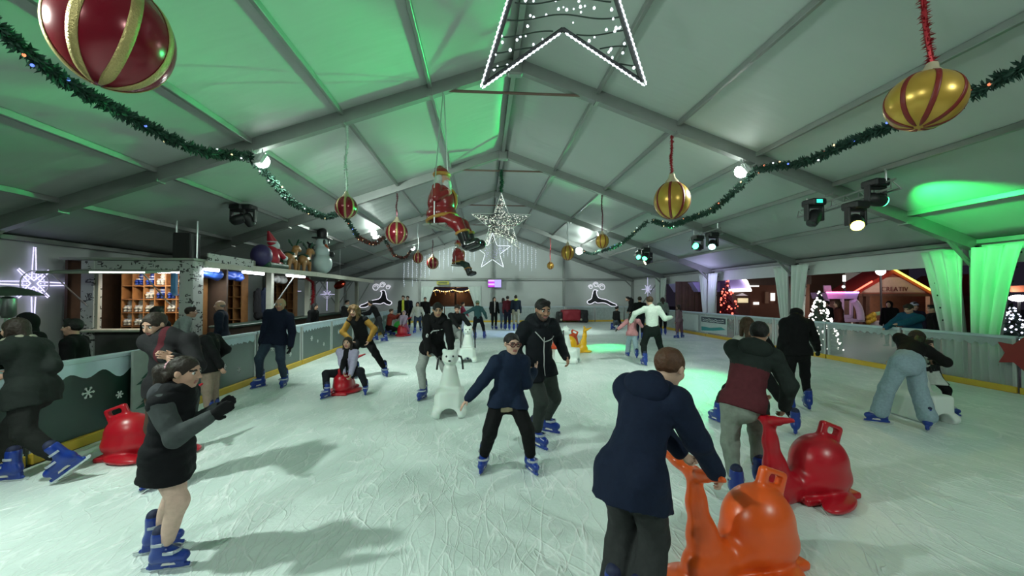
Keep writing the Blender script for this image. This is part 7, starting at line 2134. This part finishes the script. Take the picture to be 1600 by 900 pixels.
# ------------------------------------------------------------------ lights of the place
def key(px, py, d): return at_d(px, py, d)
fl = floodlight
p = key(586, 366, 17.6)
fl(p, (-0.5, 8.0, 0), 1300, 'glaring floodlight on the left roof slope between two red baubles', r=0.2)
p = key(905, 392, 22.6)
fl(p, (1.0, 12.0, 0), 800, 'glaring floodlight far away beside a gold bauble', r=0.2)
p = key(1158, 268, 8.25)
fl(p, (0.0, 9.5, 0), 560, 'brightest floodlight on the right, hung where the garland meets the roof frame')
p = key(410, 252, 7.55)
fl(p, (0.5, 15.0, 0.0), 1000, 'white floodlight turned away, at the left end of the nearest roof frame')
fl((-4.9, 2.4, 4.25), (1.2, 3.6, 0), 900, 'floodlight on the left roof slope beside the viewer', size=0.10)
fl((5.4, -2.0, 4.6), (1.5, 7.0, 0), 620, 'floodlight on the right roof slope behind the viewer')
fl((-3.9, -2.0, 4.7), (0.0, 6.0, 0), 620, 'floodlight on the left roof slope behind the viewer')
fl((5.3, 17.7, 4.6), (3.0, 24.0, 0), 620, 'floodlight turned to the far end, on the right roof slope')
fl((-4.0, 22.8, 4.5), (0.0, 27.0, 1.0), 620, 'floodlight lighting the far gable from the left roof slope')
# stage lights along the right roof slope
light_bar((7.35, 6.55, 3.72), (7.55, 8.9, 3.66), 'nearest lighting bar under the right roof slope with the glaring yellow lamp')
p = at_d(1337, 347, 7.35)
moving_head(p, (4.2, 3.0, 0.0), 'stage light glaring yellow under the right roof slope', E_YEL, 30, (1.0, 0.75, 0.1), 60)
p = at_d(1272, 340, 8.1)
moving_head(p, (p[0] - 0.6, p[1] - 0.2, p[2] - 1), 'dark stage light with a small teal display left of the yellow one', E_OFF, screen=E_DISP)
moving_head(at_d(1368, 312, 7.4), (10.6, 6.8, 3.0), 'stage light aimed at the right curtain, flooding it green', E_GRN, 750, (0.03, 1.0, 0.16), 74, 0.5)
light_bar((7.4, 11.9, 3.75), (7.4, 13.6, 3.75), 'second lighting bar under the right roof slope with green lamps')
moving_head(at_d(1090, 386, 13.1), (-3.4, 4.6, 5.2), 'green stage light on the second bar, left one of the pair', E_GRN, 6500, (0.04, 1.0, 0.25), 32, 1.0)
moving_head(at_d(1113, 382, 12.5), (4.3, 8.0, 0.0), 'stage light with a pale teal lens on the second bar', E_TEAL, 1500, (0.03, 1.0, 0.3), 30, 1.0)
light_bar((7.4, 17.2, 3.75), (7.4, 18.7, 3.75), 'third lighting bar under the right roof slope, far away')
moving_head(at_d(1000, 403, 18.1), (-2.6, 8.5, 5.4), 'green stage light on the third bar', E_GRN, 6500, (0.03, 1.0, 0.22), 38, 0.9)
moving_head(at_d(1013, 408, 17.9), (1.0, 18.8, 0.0), 'stage light with a yellowish lens on the third bar', E_WARM, 2600, (0.30, 0.5, 1.0), 34, 0.6)
moving_head((7.0, 16.7, 3.5), (4.2, 13.6, 0.0), 'dark bodied stage light at the near end of the third bar', E_GRN, 2600, (0.03, 1.0, 0.3), 22, 0.9)
moving_head(at_d(372, 343, 10.0), (-2.6, 11.0, 5.2), 'unlit dark stage light hung left of the inflatable sleigh', E_OFF)
moving_head(at_d(388, 343, 10.1), (-5.0, 13.0, 0.0), 'second unlit dark stage light hung left of the inflatable sleigh', E_OFF)

w = bpy.data.worlds.new('night_sky'); SC.world = w
w.use_nodes = True
nt = w.node_tree
bg = nt.nodes['Background']
sk = nt.nodes.new('ShaderNodeTexNoise'); sk.inputs['Scale'].default_value = 2
cr = nt.nodes.new('ShaderNodeValToRGB')
cr.color_ramp.elements[0].color = (0.010, 0.009, 0.016, 1); cr.color_ramp.elements[1].color = (0.022, 0.019, 0.03, 1)
nt.links.new(sk.outputs['Fac'], cr.inputs['Fac']); nt.links.new(cr.outputs['Color'], bg.inputs['Color'])
bg.inputs['Strength'].default_value = 1.0

cam = bpy.data.cameras.new('camera'); co = bpy.data.objects.new('camera', cam); COL.objects.link(co)
cam.sensor_width = 36; cam.lens = 36 * F_PX / 1600; cam.clip_start = 0.05; cam.clip_end = 300
co.location = (0, 0, CAM_Z); co.rotation_euler = (PI / 2 + PITCH, 0, -YAW)
SC.camera = co
SC.view_settings.view_transform = 'Standard'
SC.view_settings.look = 'None'
SC.view_settings.exposure = -0.36
SC.view_settings.gamma = 1.0
SC.view_settings.use_curve_mapping = False
SC.cycles.max_bounces = 8
SC.cycles.diffuse_bounces = 4
SC.cycles.use_denoising = True
SC.cycles.sample_clamp_indirect = 4
SC.cycles.transparent_max_bounces = 12
